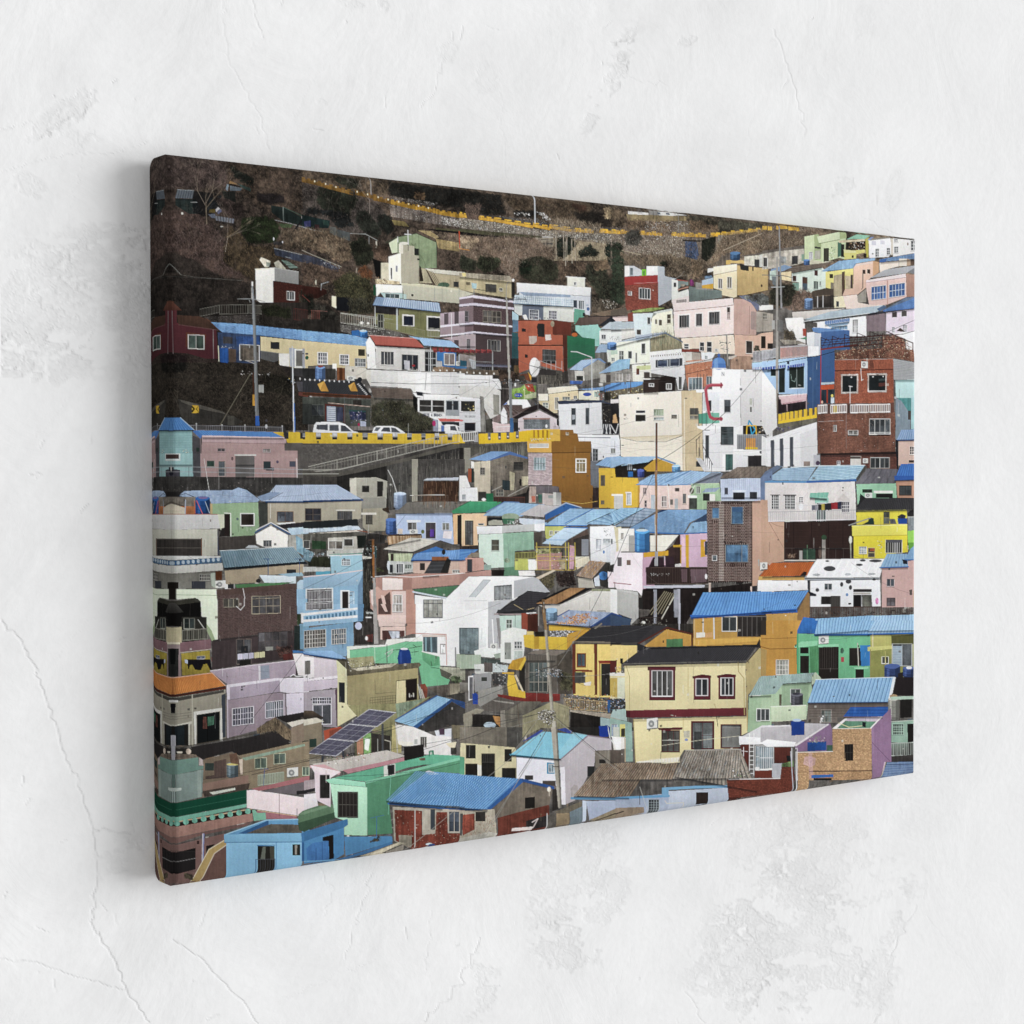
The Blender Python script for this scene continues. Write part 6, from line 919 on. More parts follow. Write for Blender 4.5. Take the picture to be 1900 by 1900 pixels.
P('b8c49c',1000,1110,1290,1110,1260,1210,1010,1220,n=.2);R('3c2f2c',1025,1115,1065,1200,s=0);P('b8bcb8',990,1200,1290,1210,1290,1330,1000,1350,n=.12);W(1090,1230,1180,1345,3,1,'e8e8e8','3c4044',s=0);W(1190,1240,1280,1300,3,1,'c8d0c8','5c6460',s=0);E('c8d0d8',1005,1255,20,55);R('2c2e34',1018,1245,1055,1340,s=0)
P('cfaf9e',1290,1205,1900,1200,1900,1350,1700,1370,1290,1340,n=.06);R('35302e',1370,1225,1430,1310,s=0);Q('4a4b4e',1510,1190,1690,1190,1600,1365,1400,1380,t='row',k=4,c2='3e3f42');P('8c5430',1510,1150,1710,1150,1710,1200,1510,1200,n=.15);P('2c2a28',1690,1160,1740,1190,1700,1360,1600,1365,n=.2);E('2a2828',1650,1095,22,32);W(1750,1305,1880,1345,4,1,'e0e0dc','7c746c',s=0)
# pink building with curved stair
P('b08478',850,1400,1300,1350,1900,1345,1900,1440,1840,1480,1280,1520,1200,1900,870,1900,n=.05);P('eedcd4',930,1400,1170,1410,1165,1540,930,1545,n=.03);P('a4796e',1170,1410,1280,1400,1280,1530,1200,1900,1170,1545,n=.05);P('b98d80',1280,1400,1900,1340,1900,1430,1840,1480,1275,1530,n=.05);L('e4dcd8',1.3,800,1390,1000,1375,1280,1390,1900,1345)
P('c79a8c',780,1560,870,1500,930,1550,1040,1550,1040,1840,880,1840,790,1760,n=.06);P('5b443e',880,1650,950,1620,1020,1560,1030,1820,880,1830,n=.2);P('d8b4a8',910,1600,950,1610,1000,1830,960,1830,n=.05);P('e4ccc4',790,1540,830,1545,850,1800,800,1700,n=.05);P('dcc0b8',1040,1560,1205,1555,1205,1880,1040,1870,n=.04);W(1055,1600,1165,1800,3,2,'ecece8','9c948c',s=0,fw=1.4);P('e8d0c8',870,1840,1205,1860,1205,1900,870,1900,n=.04);P('b98878',1205,1540,1300,1540,1310,1900,1205,1900,n=.06)
P('4d7a58',1280,1540,1830,1490,1690,1620,1400,1590,n=.08);L('c0ccd8',3,1290,1565,1680,1640);P('e8e8e8',1310,1600,1680,1650,1900,1440,1900,1900,1310,1900,n=.015);P('f0f0f0',1680,1640,1900,1430,1900,1900,1680,1900,n=.01);W(1410,1655,1640,1865,4,1,'50545c','8c8c84',s=0,fw=1.1)
P('94602f',808,945,832,945,840,1460,815,1460,n=.3);P('a09c98',818,1400,845,1400,865,1900,825,1900,n=.08);P('2c4a4c',838,1020,862,1030,860,1170,840,1160,n=.3);L('5c4c40',1.2,770,955,840,950);SPECK(40,['c8ccc8','3c5c5c','8c9490'],720,1010,860,1010,860,1150,730,1130,sz=2);P('a0a4a0',735,1800,850,1810,850,1830,740,1825)
for a in ((0,1530,800,1130),(0,1740,300,1500),(360,1500,700,1310),(200,1880,600,1660),(860,1060,1200,660)): WIRE('3c4044',.6,*a,14,.7)

at(850,860)
P('2c2a28',600,240,830,240,830,460,400,460,400,330,n=.3);P('bcb09a',170,0,360,0,365,440,180,440,n=.1);P('6c645a',365,0,815,0,820,240,780,330,600,380,400,380,n=.25);W(242,35,300,120,2,3,'8a8680','54504c',s=0);P('a8a084',590,80,650,100,640,300,590,300,n=.2);P('2f3c40',505,180,595,190,595,305,505,305,n=.2);W(632,0,750,65,2,1,'4c4a46','383634',s=0);R('3a3836',220,320,315,430,s=0,n=.2);W(425,290,520,375,3,2,'8c887c','4a4844',s=0);P('a8a084',730,140,810,140,800,240,740,250,n=.2);E('1c1c1c',715,210,14,45)
P('dcdcd8',0,130,80,130,130,270,0,280,n=.05);P('9a5034',100,50,140,50,135,210,100,200);P('2c3834',140,50,172,50,175,210,140,210);P('dfe0e0',0,280,210,270,215,430,0,430,n=.06);W(28,350,78,420,2,1,'c8ccd0','7c8488',s=0);P('22704a',312,340,395,340,395,440,312,440,n=.08);E('e8e4e4',285,412,25,18);RAIL('5c3c34',405,385,765,385,70,20,1);L('a8a49c',1,570,370,800,250);L('a8a49c',1,380,310,500,250)
RQ('b5a2a4',808,0,1085,240,s=0,t='brick',k=10,j=18,c2='a08e90',w=.25);W(870,-20,1010,68,4,1,'c0ccd4','8ca0a4',s=0);P('8b5f25',1085,0,1535,0,1540,235,1565,240,1560,510,1380,500,1200,470,1165,260,1085,245,n=.05);W(1362,-30,1490,95,3,1,'e6e2d4','7c6c48',s=0,fw=2.2);P('6a6468',890,250,1160,265,1160,330,890,340,n=.1);P('a8968c',820,260,900,260,895,450,815,450,n=.2);P('b4a8a4',975,335,1100,345,1100,480,975,470,n=.08);P('8f908e',1100,330,1195,330,1195,480,1100,480,n=.06,c2='b0b0ac');P('c4c4be',1100,325,1135,325,1135,480,1100,480);R('8c9490',1042,360,1100,395);P('34564c',920,350,970,350,970,450,930,450,n=.3);P('b0604c',845,370,890,370,890,440,850,440,n=.3);TREE(1260,460,120,'5c4420',.7,-90,30,4)
P('6c7078',1540,0,1635,20,1640,270,1545,240,n=.1);P('3a2e2e',1565,270,1640,275,1640,500,1560,510,n=.35);P('d9ab2c',1635,40,1820,40,1840,140,1900,150,1900,510,1640,510,n=.04);P('2c2620',1830,20,1900,0,1900,140,1840,145);R('5c5448',1655,125,1710,250,n=.3,s=0);R('e0dcd0',1790,345,1900,368,s=0);RQ('c8c8c8',1815,370,1900,515,s=0,t='row',k=10,c2='b8b8b8');R('6c6454',1660,420,1700,470,s=0);L('c8a044',.9,1200,430,1440,460,1620,430)
P('3a9468',0,510,120,430,500,440,310,560,0,575,n=.09);L('246c48',1.4,0,495,130,428);P('e0b890',25,580,320,575,320,720,210,740,215,960,30,960,n=.06);W(62,660,160,950,3,2,'2c2a2a','4c4c4c',s=0);P('23201e',0,590,25,590,25,1000,0,1000,n=.2);W(215,690,290,720,1,1,'e4d8c8','2c4450',s=0);P('3a302c',0,960,220,950,220,1000,0,1000,n=.4)
Q('94b6d8',275,600,530,445,1000,470,730,610,t='row',k=7,c2='82a6cc',n=.07);P('8cb0d4',320,560,530,440,940,465,700,600,280,605,n=.08,a=.5);L('5c84b8',1.6,320,555,530,440,700,445);P('bcb7b8',700,590,930,470,1180,490,1000,590,990,620,n=.05);P('2f64a8',1005,590,1250,455,1430,505,1300,520,1010,655,n=.06);L('a4b4c8',1.8,1000,580,1250,450,1430,505)
Q('86afd6',1000,710,1300,515,1560,525,1230,715,t='rib',k=7,c2='7298c4',w=.08,n=.08);Q('90bce0',1240,715,1570,525,1850,525,1490,715,t='rib',k=7,c2='7ca8d4',w=.08,n=.08);Q('7ea4c4',1500,700,1880,520,1900,640,1770,710,t='rib',k=5,c2='6488ac',w=.2,n=.12);P('8cb4d8',940,680,1030,680,1000,720,960,720);L('3c78c4',1.6,1000,715,1490,718);L('3c78c4',1.4,1240,690,1570,520);L('20242c',1.2,1500,690,1900,510)
P('22262c',320,620,520,620,510,720,320,720,n=.3);P('c0ccdc',700,630,1000,650,1000,760,940,790,880,780,700,680,n=.08);P('a8a898',340,670,400,650,500,660,510,710,340,710,n=.1);E('8a9c84',600,610,100,38,n=.12);P('8a9c84',500,600,690,600,690,640,500,640);P('3c6c50',500,635,650,635,640,700,520,700,n=.1);SPECK(30,['c8ccc8','4c3c34'],560,660,710,660,710,710,560,710,sz=2.6)
P('dedee0',200,730,500,722,500,810,210,820,n=.03);P('b8bab8',500,722,880,700,885,780,500,805,n=.05);P('bfd5c6',225,825,510,812,520,1210,370,1220,230,1090,n=.04);P('84ab92',510,812,870,790,875,1000,650,1020,640,1215,520,1215,n=.08);W(372,882,468,1018,1,2,'9ca89c','4e4c40',s=0);P('5a8468',525,1215,690,1200,700,1310,520,1310,n=.08);E('7a8c74',560,1130,36,28,n=.4);P('e4e4e8',880,700,1000,690,1000,780,880,780)
P('4c443e',875,800,965,790,965,970,880,990,n=.2);P('b0b45c',1005,730,1250,725,1240,780,1030,880,1010,860,n=.08);W(1055,780,1100,835,2,1,'e8e8e0','6c7050',s=0);W(1115,780,1180,820,2,1,'e8e8e0','6c7050',s=0)
P('b4cfe8',970,930,1230,745,1510,745,1260,890,1200,950,n=.04);L('8cb0d8',1.6,1020,885,1260,890);L('3c78c0',2,1230,740,1500,745);P('5c4c44',1260,900,1500,760,1520,850,1300,950,n=.15);P('3e3834',1340,880,1520,820,1520,1080,1360,1080,n=.2);R('848890',1435,880,1518,1070,s=0)
P('b4877c',900,1060,1200,1030,1200,1240,900,1240,n=.12);P('b6bc58',650,1110,910,1120,910,1245,650,1240,n=.08);P('e4e4e0',805,1118,910,1120,915,1240,810,1245,n=.04);P('4a4430',655,1030,900,1020,900,1100,655,1100,n=.3);RAIL('9c9c54',655,1040,900,1030,70,16,.7);BUSH('74744c',900,990,1200,990,1200,1040,900,1060,n=.5,rag=5);P('a89878',1150,1100,1240,1110,1240,1230,1190,1230,n=.2);P('c090a0',1295,950,1350,960,1340,1230,1290,1230,n=.1);P('c8b894',1360,1090,1520,1080,1530,1140,1380,1240,n=.2);RAIL('d0d0c0',1365,1090,1520,1085,110,14,.7)
for x in (905,1060,1245,1280,1355): L('d0b840',1.2,x,920,x+5,1240)
for y in (970,1080,1130,1240): L('c8a848',1,890,y,1350,y+5)
SPECK(60,['3c5c9c','e0a8c0','d8d0c0','7c9450'],900,1000,1350,960,1340,1230,910,1230,sz=2.2)
P('e2e3e6',1530,730,1840,720,1840,1150,1540,1140,n=.03);W(1600,875,1670,1010,2,1,'e8e8ec','c8ccd4',s=0);W(1685,870,1800,930,4,1,'d8dce0','a0a8ac',s=0);P('d0d4dc',1720,940,1810,940,1830,1150,1730,1150);P('d8d0a8',1840,740,1900,730,1900,1020,1840,1030,n=.05);P('e8d0d8',1840,1030,1900,1000,1900,1450,1830,1450,1820,1260,n=.04);R('5c5454',1860,1095,1900,1195,s=0);E('3c7cc0',1695,1030,12,20);L('2c3034',1,1530,730,1530,1120);SPECK(20,['8c9498','5c6064'],1690,750,1800,750,1800,840,1690,840,sz=2.4)
Q('a38a6a',1530,1130,1720,1150,1560,1345,1370,1310,t='rib',k=9,c2='7c6890',w=.15,n=.15);ST(120,6,['d0954c','b0a8b0','c07c3c'],1530,1140,1710,1160,1560,1330,1390,1310,ang=(-.85,.1),cur=0);P('3a3834',1560,1345,1720,1155,1830,1180,1820,1260,1740,1460,1580,1400,n=.3);E('3c74b4',1690,1310,55,50,n=.4);P('b8b2a4',1390,1330,1560,1350,1590,1450,1400,1450,n=.07);P('c0c8d4',1580,1340,1640,1300,1650,1430,1590,1430,n=.1);P('e8d4dc',1740,1260,1820,1270,1820,1450,1750,1450)
BUSH('403a2c',930,1330,1010,1270,1120,1290,1120,1440,1060,1500,960,1420,n=.5,dens=.16,lc=['6c6444','1c1a14','868058']);BUSH('29211f',1110,1270,1350,1240,1380,1440,1160,1450,n=.5,dens=.16,lc=['4c3c38','100c0c','6c5850']);P('c8b8a0',880,1340,1100,1240,1130,1250,920,1360);P('e0dcd8',690,1250,880,1250,890,1310,700,1310,n=.1)
# left: blue roof + pink
Q('5c94d8',0,1000,220,1000,100,1090,0,1130,t='row',k=5,c2='4c80c4');P('d4a898',0,1140,80,1130,80,1270,0,1280,n=.06);P('c49488',70,1100,280,1100,290,1240,80,1270,n=.06);P('8c8070',80,1090,140,1040,230,1040,230,1090);R('3c4048',90,1115,150,1265,s=0);P('b0847a',0,1290,370,1240,370,1310,110,1320,0,1420,n=.06);P('26201e',370,1240,530,1240,520,1310,380,1310,n=.25);P('8ca498',285,1180,370,1185,370,1240,285,1240,n=.1)
# big white modern house
P('e9e9e9',0,1420,110,1320,660,1315,870,1325,920,1345,640,1600,340,1640,330,1900,0,1900,n=.015);P('aeb0b4',640,1370,870,1325,920,1345,1060,1500,920,1520,800,1495,640,1580,n=.03);P('b4b6ba',335,1620,640,1580,440,1740,480,1800,490,1900,335,1900,n=.03);P('b8bec2',110,1565,280,1360,362,1362,185,1565,n=.05);L('9ca0a4',1,110,1565,280,1360,362,1362,185,1565);W(405,1432,615,1600,2,1,'3c4250','8a8e90',s=-.08,fw=1.3);L('c0c0c0',1,50,1608,320,1605);L('e8e8ec',1.6,385,1850,385,1900)
Q('3e3c40',800,1495,1050,1525,880,1700,450,1745,t='row',k=8,c2='333136',n=.08);P('3e3c40',800,1495,1060,1520,860,1730,440,1745,n=.08,a=.6);L('202024',1.6,440,1745,800,1492,1060,1518);L('9c8c8c',2.4,410,1760,860,1755);P('a8c4b8',480,1790,720,1790,720,1900,490,1900,n=.05);W(545,1830,620,1900,2,2,'d8e0d8','5c645c',s=0);P('7c3c30',725,1750,920,1760,920,1900,725,1900,n=.12);P('4a3028',770,1770,920,1780,920,1900,800,1900,n=.2);P('e0d8d0',780,1750,900,1740,900,1760,780,1765)
Q('a6794c',1300,1455,1480,1455,1180,1640,900,1640,t='rib',k=8,c2='8c6440',w=.15,n=.15);P('1e1e20',900,1620,1240,1455,1300,1455,960,1620,n=.1);P('1e1e20',1150,1640,1480,1455,1560,1460,1200,1640,n=.1);P('dcd8d0',1190,1650,1560,1480,1850,1490,1870,1780,1600,1740,1280,1720,1160,1780,1020,1700,930,1660,n=.05,c2='c8c4bc');P('8c9070',1560,1465,1820,1465,1820,1495,1550,1490,n=.2);P('b8b8b8',1855,1460,1900,1460,1900,1760,1870,1760);GR(1620,1725,1715,1755,6,'54504c',2,.9,s=0)
Q('8fa0bc',1290,1725,1800,1745,1560,1900,1020,1880,t='rib',k=18,c2='7c8cac',w=.12,n=.12);SPECK(200,['b06c3c','c89058','a0704c'],1380,1760,1540,1760,1440,1870,1250,1860,sz=2);SPECK(60,['b06c3c'],1250,1780,1620,1790,1600,1810,1260,1800,sz=2);L('3c4c8c',1.6,1040,1860,1290,1720);P('34486c',1590,1900,1790,1750,1900,1790,1900,1900,n=.06);TANK('6c8ca8',1018,1710,1148,1840,2);P('6c5438',965,1590,1000,1590,1015,1900,990,1900,n=.2);L('a8a49c',1.2,930,1680,930,1900);L('c0a878',.8,640,1650,760,1720,880,1690)
WIRE('2c2c30',.9,1460,1900,1900,1030,10,.85)

at(1130,870)
P('dcae2c',0,20,50,10,60,85,320,95,345,440,170,445,0,455,n=.05);P('28231e',50,0,420,0,420,85,60,85,n=.25);R('2c6cb4',205,20,262,80,s=0);TANK('3c4c94',312,10,395,75,1);P('c09030',320,95,345,180,345,440,320,440);R('e8e4dc',12,283,145,303,s=0);RQ('c8c8c4',40,305,145,455,s=0,t='row',k=9,c2='b4b4b0');W(185,268,248,415,1,1,'e8e4dc','b0b4b8',s=0,fw=1.6);R('e4dcd4',175,258,245,275,s=0)
Q('90b4dc',305,170,480,60,930,10,650,180,t='row',k=7,c2='7ca4d0',n=.08);Q('9cbce0',650,180,940,5,1180,30,960,175,t='row',k=7,c2='88acd4',n=.06);L('5c84b4',1.8,650,145,940,5);L('5c84b4',1.3,300,172,650,182,950,165);Q('848c9c',960,165,1180,30,1320,35,1270,160,t='tile',k=10,j=6,c2='707888');Q('8a7c70',1280,90,1430,0,1830,0,1760,95,t='tile',k=20,j=7,c2='6e6258',n=.15);P('6c80a4',1760,90,1900,0,1900,120,1815,130,1815,350,1765,350,n=.08);Q('b9c6e0',1290,120,1760,95,1765,360,1300,360,t='rib',k=20,c2='a6b4d2',w=.15)
P('dcbfb6',345,190,950,180,920,460,340,465,n=.07);P('98b890',960,180,1280,165,1300,360,1130,365,1130,460,920,465,n=.12);L('b8d0a8',2,950,165,1270,158)
W(380,205,425,290,2,1,'c8b4b0','7c6c6c',s=0);W(598,305,662,435,3,2,'e0d8d4','7c706c',s=0);R('4c4440',757,210,808,250,s=0);W(845,275,895,400,1,1,'c8b8a8','4c4c4c',s=0);R('6c6864',700,345,735,410,s=0);R('a8b0b4',755,335,792,460,s=0);W(395,355,432,440,1,2,'c8b8b4','4c4448',s=0);R('a8b4bc',475,290,520,460,s=0,n=.15);W(1005,190,1058,275,2,1,'c8d0c4','6a7468',s=0);P('e8e8e4',905,295,1015,300,1015,325,905,325);R('3c403c',920,330,1015,460,s=0,n=.3);R('2c302c',1085,275,1165,360,s=0,n=.3);P('dcdcd4',1165,280,1230,285,1230,360,1165,360);P('8a9cb4',1075,265,1120,215,1290,205,1230,255,n=.12);E('4c4a3c',955,245,28,36,n=.5);L('e8e8e0',1.2,670,170,695,440);L('e0dcd0',1.2,990,180,930,290)
W(1338,205,1382,285,2,1,'5c6070','343438',s=0);R('2a2a2c',1440,262,1578,345,s=0,n=.25);R('d0d8e8',1430,235,1590,258,s=0);R('34363c',1635,258,1722,340,s=0,n=.2);P('cfcaca',1815,150,1900,150,1900,620,1850,600,1840,350,1815,350,n=.05);R('2c3440',1870,290,1900,320,s=0);R('e0e0e0',1870,320,1900,600,s=0)
Q('8cb8dc',0,500,130,445,410,445,40,650,t='rib',k=8,c2='6c9cc8',w=.15,n=.1);Q('8496ac',50,665,400,445,560,465,260,665,t='rib',k=6,c2='6c8098',w=.2,n=.14);P('26406c',260,660,610,465,670,475,290,665,n=.1);L('2c3444',1.3,0,650,60,625,400,450)
P('6f96c2',175,715,520,520,670,470,1130,465,1130,520,930,620,860,745,600,740,n=.12);P('7fa6cc',880,740,950,630,1130,540,1135,730,n=.14);ST(240,6,['94b4d8','50749c','7c9cc0','a4a8a0'],300,680,660,480,1120,475,860,730,ang=(-.5,.2),a=.4);P('354a68',960,620,1130,510,1135,600,n=.1);L('3470b4',2.2,170,715,600,742,860,752,1135,735)
P('ece8e0',60,685,280,690,280,960,90,960,n=.04);P('d0c49c',35,660,90,690,95,950,70,950,n=.05);R('a0a09c',215,770,290,955,s=0);W(120,740,160,820,2,1,'e4e0d8','8c8478',s=0);P('e0e0e4',0,650,40,660,70,900,60,1100,0,1120,n=.04);R('6c7478',5,810,25,870);TANK('3c80c4',285,725,458,955,2);E('b8ccd8',370,710,70,16);R('4c5864',340,682,402,692,s=0)
P('e0dccc',465,770,800,765,640,950,470,960,n=.05);P('3b2a28',640,950,740,880,800,770,830,770,830,1100,640,1130,n=.2);P('c9a5bd',820,760,1135,745,1140,1140,830,1140,n=.04);P('c8981c',880,760,920,765,925,1270,890,1270,n=.06);P('d0981c',1060,815,1135,820,1100,850,1110,1000,1135,1015,1060,1030,n=.06);R('3c4450',1108,840,1138,1000,s=0);P('c8981c',735,885,845,880,845,910,740,910);L('c8981c',1.6,830,910,830,1100);P('e0b4c4',840,780,870,800,880,1100,840,1100)
P('ecdfe6',60,970,385,975,380,1500,320,1430,70,1400,30,1240,n=.035);P('bf98ad',380,975,520,1020,520,1650,380,1640,375,1230,n=.05);P('d0981c',385,975,680,950,680,1005,390,1030,n=.05);R('6c6468',82,1030,132,1135,s=0,n=.1);R('7c6458',190,1060,238,1120,s=0,n=.1);L('a04c5c',1.6,38,1330,240,1350);P('34242c',500,1030,740,1020,760,1150,440,1160,n=.2);L('e0b4c4',1.6,638,1020,640,1130)
# brown brick building
RQ('4d3531',1138,370,1660,1320,s=-.008,t='brick',k=24,j=50,c2='a8958c',w=.32,n=.08);P('c69c86',1660,365,1845,350,1850,600,1900,620,1900,1100,1750,1240,1720,1365,1665,1365,n=.03);P('b08c7c',1860,600,1900,600,1900,620,1860,615)
for x0,y0,x1,y1 in ((1190,440,1280,570),(1420,430,1560,635),(1350,875,1620,1085)): W(x0,y0,x1,y1,1,1,'8a8c8c','4a7094',s=0,fw=1)
R('3c6088',1425,435,1555,490,s=0);L('8a8c8c',1,1545,880,1545,1080);W(1195,1000,1255,1070,1,1,'d8d4d0','4c5458',s=0)
for x0,x1,y in ((1145,1655,380),(1190,1280,595),(1350,1620,850),(1350,1625,1105),(1165,1640,1308)):
	for i in range(int((x1-x0)/26)): R('2a1a18',x0+i*26,y,x0+i*26+12,y+26,s=0)
L('3c2c28',1.4,1662,370,1665,1360);P('a8a8a4',1735,1050,1750,1050,1750,1130,1740,1130);AC(1760,1090,1842,1180)
# deck
P('221b1a',380,1400,1160,1390,1660,1330,1660,1450,1100,1450,900,1800,900,1900,330,1900,330,1740,n=.3);P('2c1f1e',415,1150,1140,1145,1150,1340,420,1355,n=.15);RAIL('57463f',420,1150,1140,1150,190,44,.6);P('c9a5bd',940,1170,1130,1170,1130,1320,950,1330,a=.35);P('b08ca0',830,1170,900,1170,900,1320,840,1320,a=.35);P('b8bac8',385,1365,1110,1355,1105,1385,390,1395);P('1a1616',415,1395,1110,1388,1110,1405,420,1425);SPECK(34,['d8d4d0'],470,1215,690,1215,680,1245,475,1245,sz=1.4);E('e4e4e8',1125,1255,14,32);L('2c2020',1.4,420,1150,740,1115)
P('8c8e98',508,1410,545,1410,545,1810,512,1810,n=.06);P('8c8e98',745,1410,820,1405,820,1880,800,1880,795,1740,750,1740,n=.15);P('a8a8b4',800,1405,820,1405,825,1880,805,1880)
for i in range(6): L('8c8268',1.2,440+i*40,1710-i*4,640+i*22,1430+i*6)
L('c8c4b0',1.6,600,1760,745,1500);P('5a5450',340,1640,480,1650,440,1720,340,1740,n=.3);RAIL('3c302c',320,1740,600,1740,110,9,.9);E('d8dcc8',390,1800,22,18);P('c8b0a4',1160,1330,1180,1330,1180,1440,1160,1440);P('c8b0a4',1645,1370,1665,1370,1665,1440,1650,1440)
P('e0e0de',0,1405,78,1410,80,1700,0,1690,n=.03);P('a8a8a4',78,1420,325,1480,330,1740,240,1830,240,1750,82,1690,n=.04);P('bcbcb8',75,1400,320,1440,330,1480,78,1420);P('2a2826',330,1500,380,1500,380,1640,335,1640);P('3c506c',0,1690,250,1760,235,1830,0,1830,n=.06);L('26344c',1.8,0,1690,250,1758)
# blue roof pavilion
Q('5c98e0',1090,1445,1900,1430,1900,1665,945,1735,t='rib',k=26,c2='3468b4',w=.15,n=.06);P('2f68c0',940,1735,1900,1660,1900,1700,960,1752,n=.04);P('2c2420',980,1760,1840,1700,1840,1900,980,1900,n=.2);P('b88840',1230,1745,1320,1740,1320,1900,1230,1900,n=.06);P('c09450',1830,1700,1900,1695,1900,1900,1830,1900,n=.05);W(1320,1735,1480,1900,2,1,'b8bcb8','3c4044',s=0);GR(1490,1725,1830,1900,8,'5c5c5c',1,1.2,s=0)
for x in (985,1090,1165,1215): L('b8bcc4' if x != 985 else 'c89c50',2,x,1755,x,1900)
P('34302e',0,1840,640,1820,800,1880,820,1900,0,1900,n=.08);P('c89c44',620,1900,720,1870,800,1900)
P('c05c28',1755,1250,1900,1090,1900,1250,n=.06);P('c89c50',1745,1255,1900,1250,1900,1295,1740,1300);P('e0e0e0',1735,1300,1900,1295,1900,1430,1730,1425,n=.03);P('2c2c34',1670,1370,1730,1360,1730,1430,1670,1430)
P('8a6a4c',518,0,548,0,553,500,550,980,530,980,528,500,n=.22);P('b8b0a4',520,520,530,520,532,1130,524,1130);P('a0a0a4',522,960,556,960,556,1130,520,1130,n=.08);WIRE('3c3c40',.9,0,1240,520,20,-40,.85);SPECK(50,['3c4048'],440,20,680,20,660,140,460,120,sz=1.2)

at(1410,880)
P('d6cfcd',50,90,540,90,545,540,80,540,75,290,45,280,n=.04);P('cec8c4',545,90,1095,75,1115,520,545,525,n=.05)
for i in range(13): L('bcb4b0',.6,60+i*90,400,240+i*90,100,a=.5)
L('5890c4',3,45,75,540,78);L('3468b0',3.6,540,76,1105,56);L('e0dcd8',1.2,545,90,548,400);L('e0dcd8',1.2,1090,70,1105,500)
W(118,230,208,395,4,5,'e6e4e2','3a3c3e',s=0,fw=.6);W(275,230,395,395,5,5,'e6e4e2','3a3c3e',s=0,fw=.6);R('3c3a3a',100,225,218,235,s=0);R('3c3a3a',258,226,408,238,s=0);W(440,250,495,320,3,3,'dcdad8','6c6c6c',s=0);Q('6cae98',570,205,795,195,775,265,565,262,t='rib',k=5,c2='9ccbb8',w=.1);P('8cc4b0',625,265,790,255,790,330,630,330,n=.1);W(940,305,1040,435,4,3,'d8d4d4','54545c',s=0);P('c8c0bc',880,300,960,210,1050,290,1040,305);E('3c3c3c',958,143,10,8);W(645,320,760,560,5,1,'d8e4e0','2c4440',s=0)
for i,cc in enumerate(('6a6c7c','8c8c94','2c2a2c','a8983c','2a2c38','2c2c34','a02830','a02830','30344c')): P(cc,590+i*38,350-i*5,640+i*38,346-i*5,636+i*38,405-(i > 5)*10,594+i*38,408-(i > 5)*10,n=.15)
L('c8c8cc',1,430,360,600,345,950,300);E('e8e8ec',465,365,28,40,n=.08);RAIL('8c8c92',80,430,1110,405,110,44,.5);L('e0d8e0',1.6,80,540,1110,515);R('c8ccc0',280,520,335,590,s=0)
P('c09880',0,285,72,290,80,545,270,545,270,1015,110,1030,80,1060,0,1000,n=.04);L('8c6c5c',.7,90,550,260,850);L('8c6c5c',.6,100,545,180,590,270,605)
# dark timber wall
P('372623',268,545,1100,530,1080,985,640,1015,270,1015,n=.12)
for x0,x1 in ((270,380),(380,570),(590,760),(790,960),(960,1080)): RQ('3f2c28',x0+8,570,x1-8,850,s=0,t='row',k=16,c2='33231f');L('2a1c1a',1.2,x0,545,x0,1000)
RAIL('5c5450',275,855,1050,860,140,9,.5);P('355c48',490,860,635,865,635,995,490,990,n=.25,a=.8);R('a4a09c',450,885,485,990,s=0);R('8c8680',715,755,757,985,s=0,n=.15);E('355038',738,728,32,30,n=.2);E('5c4c44',690,905,20,70,n=.2);L('a8a894',1.6,1050,780,1056,980);E('d0d4c4',1050,757,18,44);L('5c8060',1,540,820,545,1150);P('c0b8b0',270,995,640,990,640,1008,270,1010);ST(40,5,['c8a88c','8c6c54'],300,940,400,930,400,980,300,980)
# mint + salmon + black roof + yellow house
P('8cc09c',1115,105,1580,95,1590,260,1230,265,1130,300,n=.06);P('b4846c',1580,70,1812,65,1812,260,1600,260,n=.06);Q('74727a',1105,95,1200,0,1590,0,1565,90,t='tile',k=14,j=5,c2='5f5e66',n=.1);P('2e5cac',1560,0,1812,0,1812,50,1565,58);R('d8d8d0',1320,178,1545,205,s=0);R('201f1f',1345,208,1545,260,s=0,n=.2);R('2e342e',1185,158,1300,200,s=0,n=.3);W(1618,115,1768,230,2,1,'3c3430','3a3e40',s=0);AC(1215,205,1300,260)
Q('3c3b3e',1190,275,1812,260,1812,400,1110,408,t='rib',k=32,c2='2c2c2f',w=.25,n=.06);P('2a2a2c',1160,210,1230,265,1190,290,1120,400,1150,300,n=.1);P('e0d030',1115,430,1710,410,1715,580,1120,580,n=.04);P('a0a038',1120,410,1700,400,1700,415,1125,432,a=.6);W(1435,425,1510,570,1,2,'8c8448','4c5048',s=0);P('264038',1255,540,1270,495,1320,500,1330,575,1180,578,n=.15);L('8c8c88',2,1030,585,1280,500);P('1f4ca4',1600,505,1712,500,1712,570,1610,570,n=.08);P('5c5c60',1510,510,1570,510,1590,570,1515,570,n=.25);P('34343c',1600,480,1650,450,1700,470,1690,505,1610,505,n=.3)
P('e2d84c',1065,590,1715,580,1718,700,1072,712,n=.03);L('f0ec9c',1,1065,590,1715,580);P('dccb24',1085,715,1718,702,1722,900,1480,930,1460,980,1090,980,n=.04);L('a89c20',1,1080,713,1715,702)
W(1150,835,1240,925,3,3,'d8d4c0','8c98a0',s=0);W(1252,850,1340,965,1,2,'c8b878','4c4844',s=0);P('a04c2c',1275,855,1335,855,1335,890,1275,890,n=.3);W(1460,755,1660,915,7,1,'dcdcd4','2c2c2c',s=0);R('54545c',1465,755,1655,790,s=0);SPECK(26,['54484c','c8c0a0'],1365,765,1415,765,1415,915,1380,915,sz=2.4)
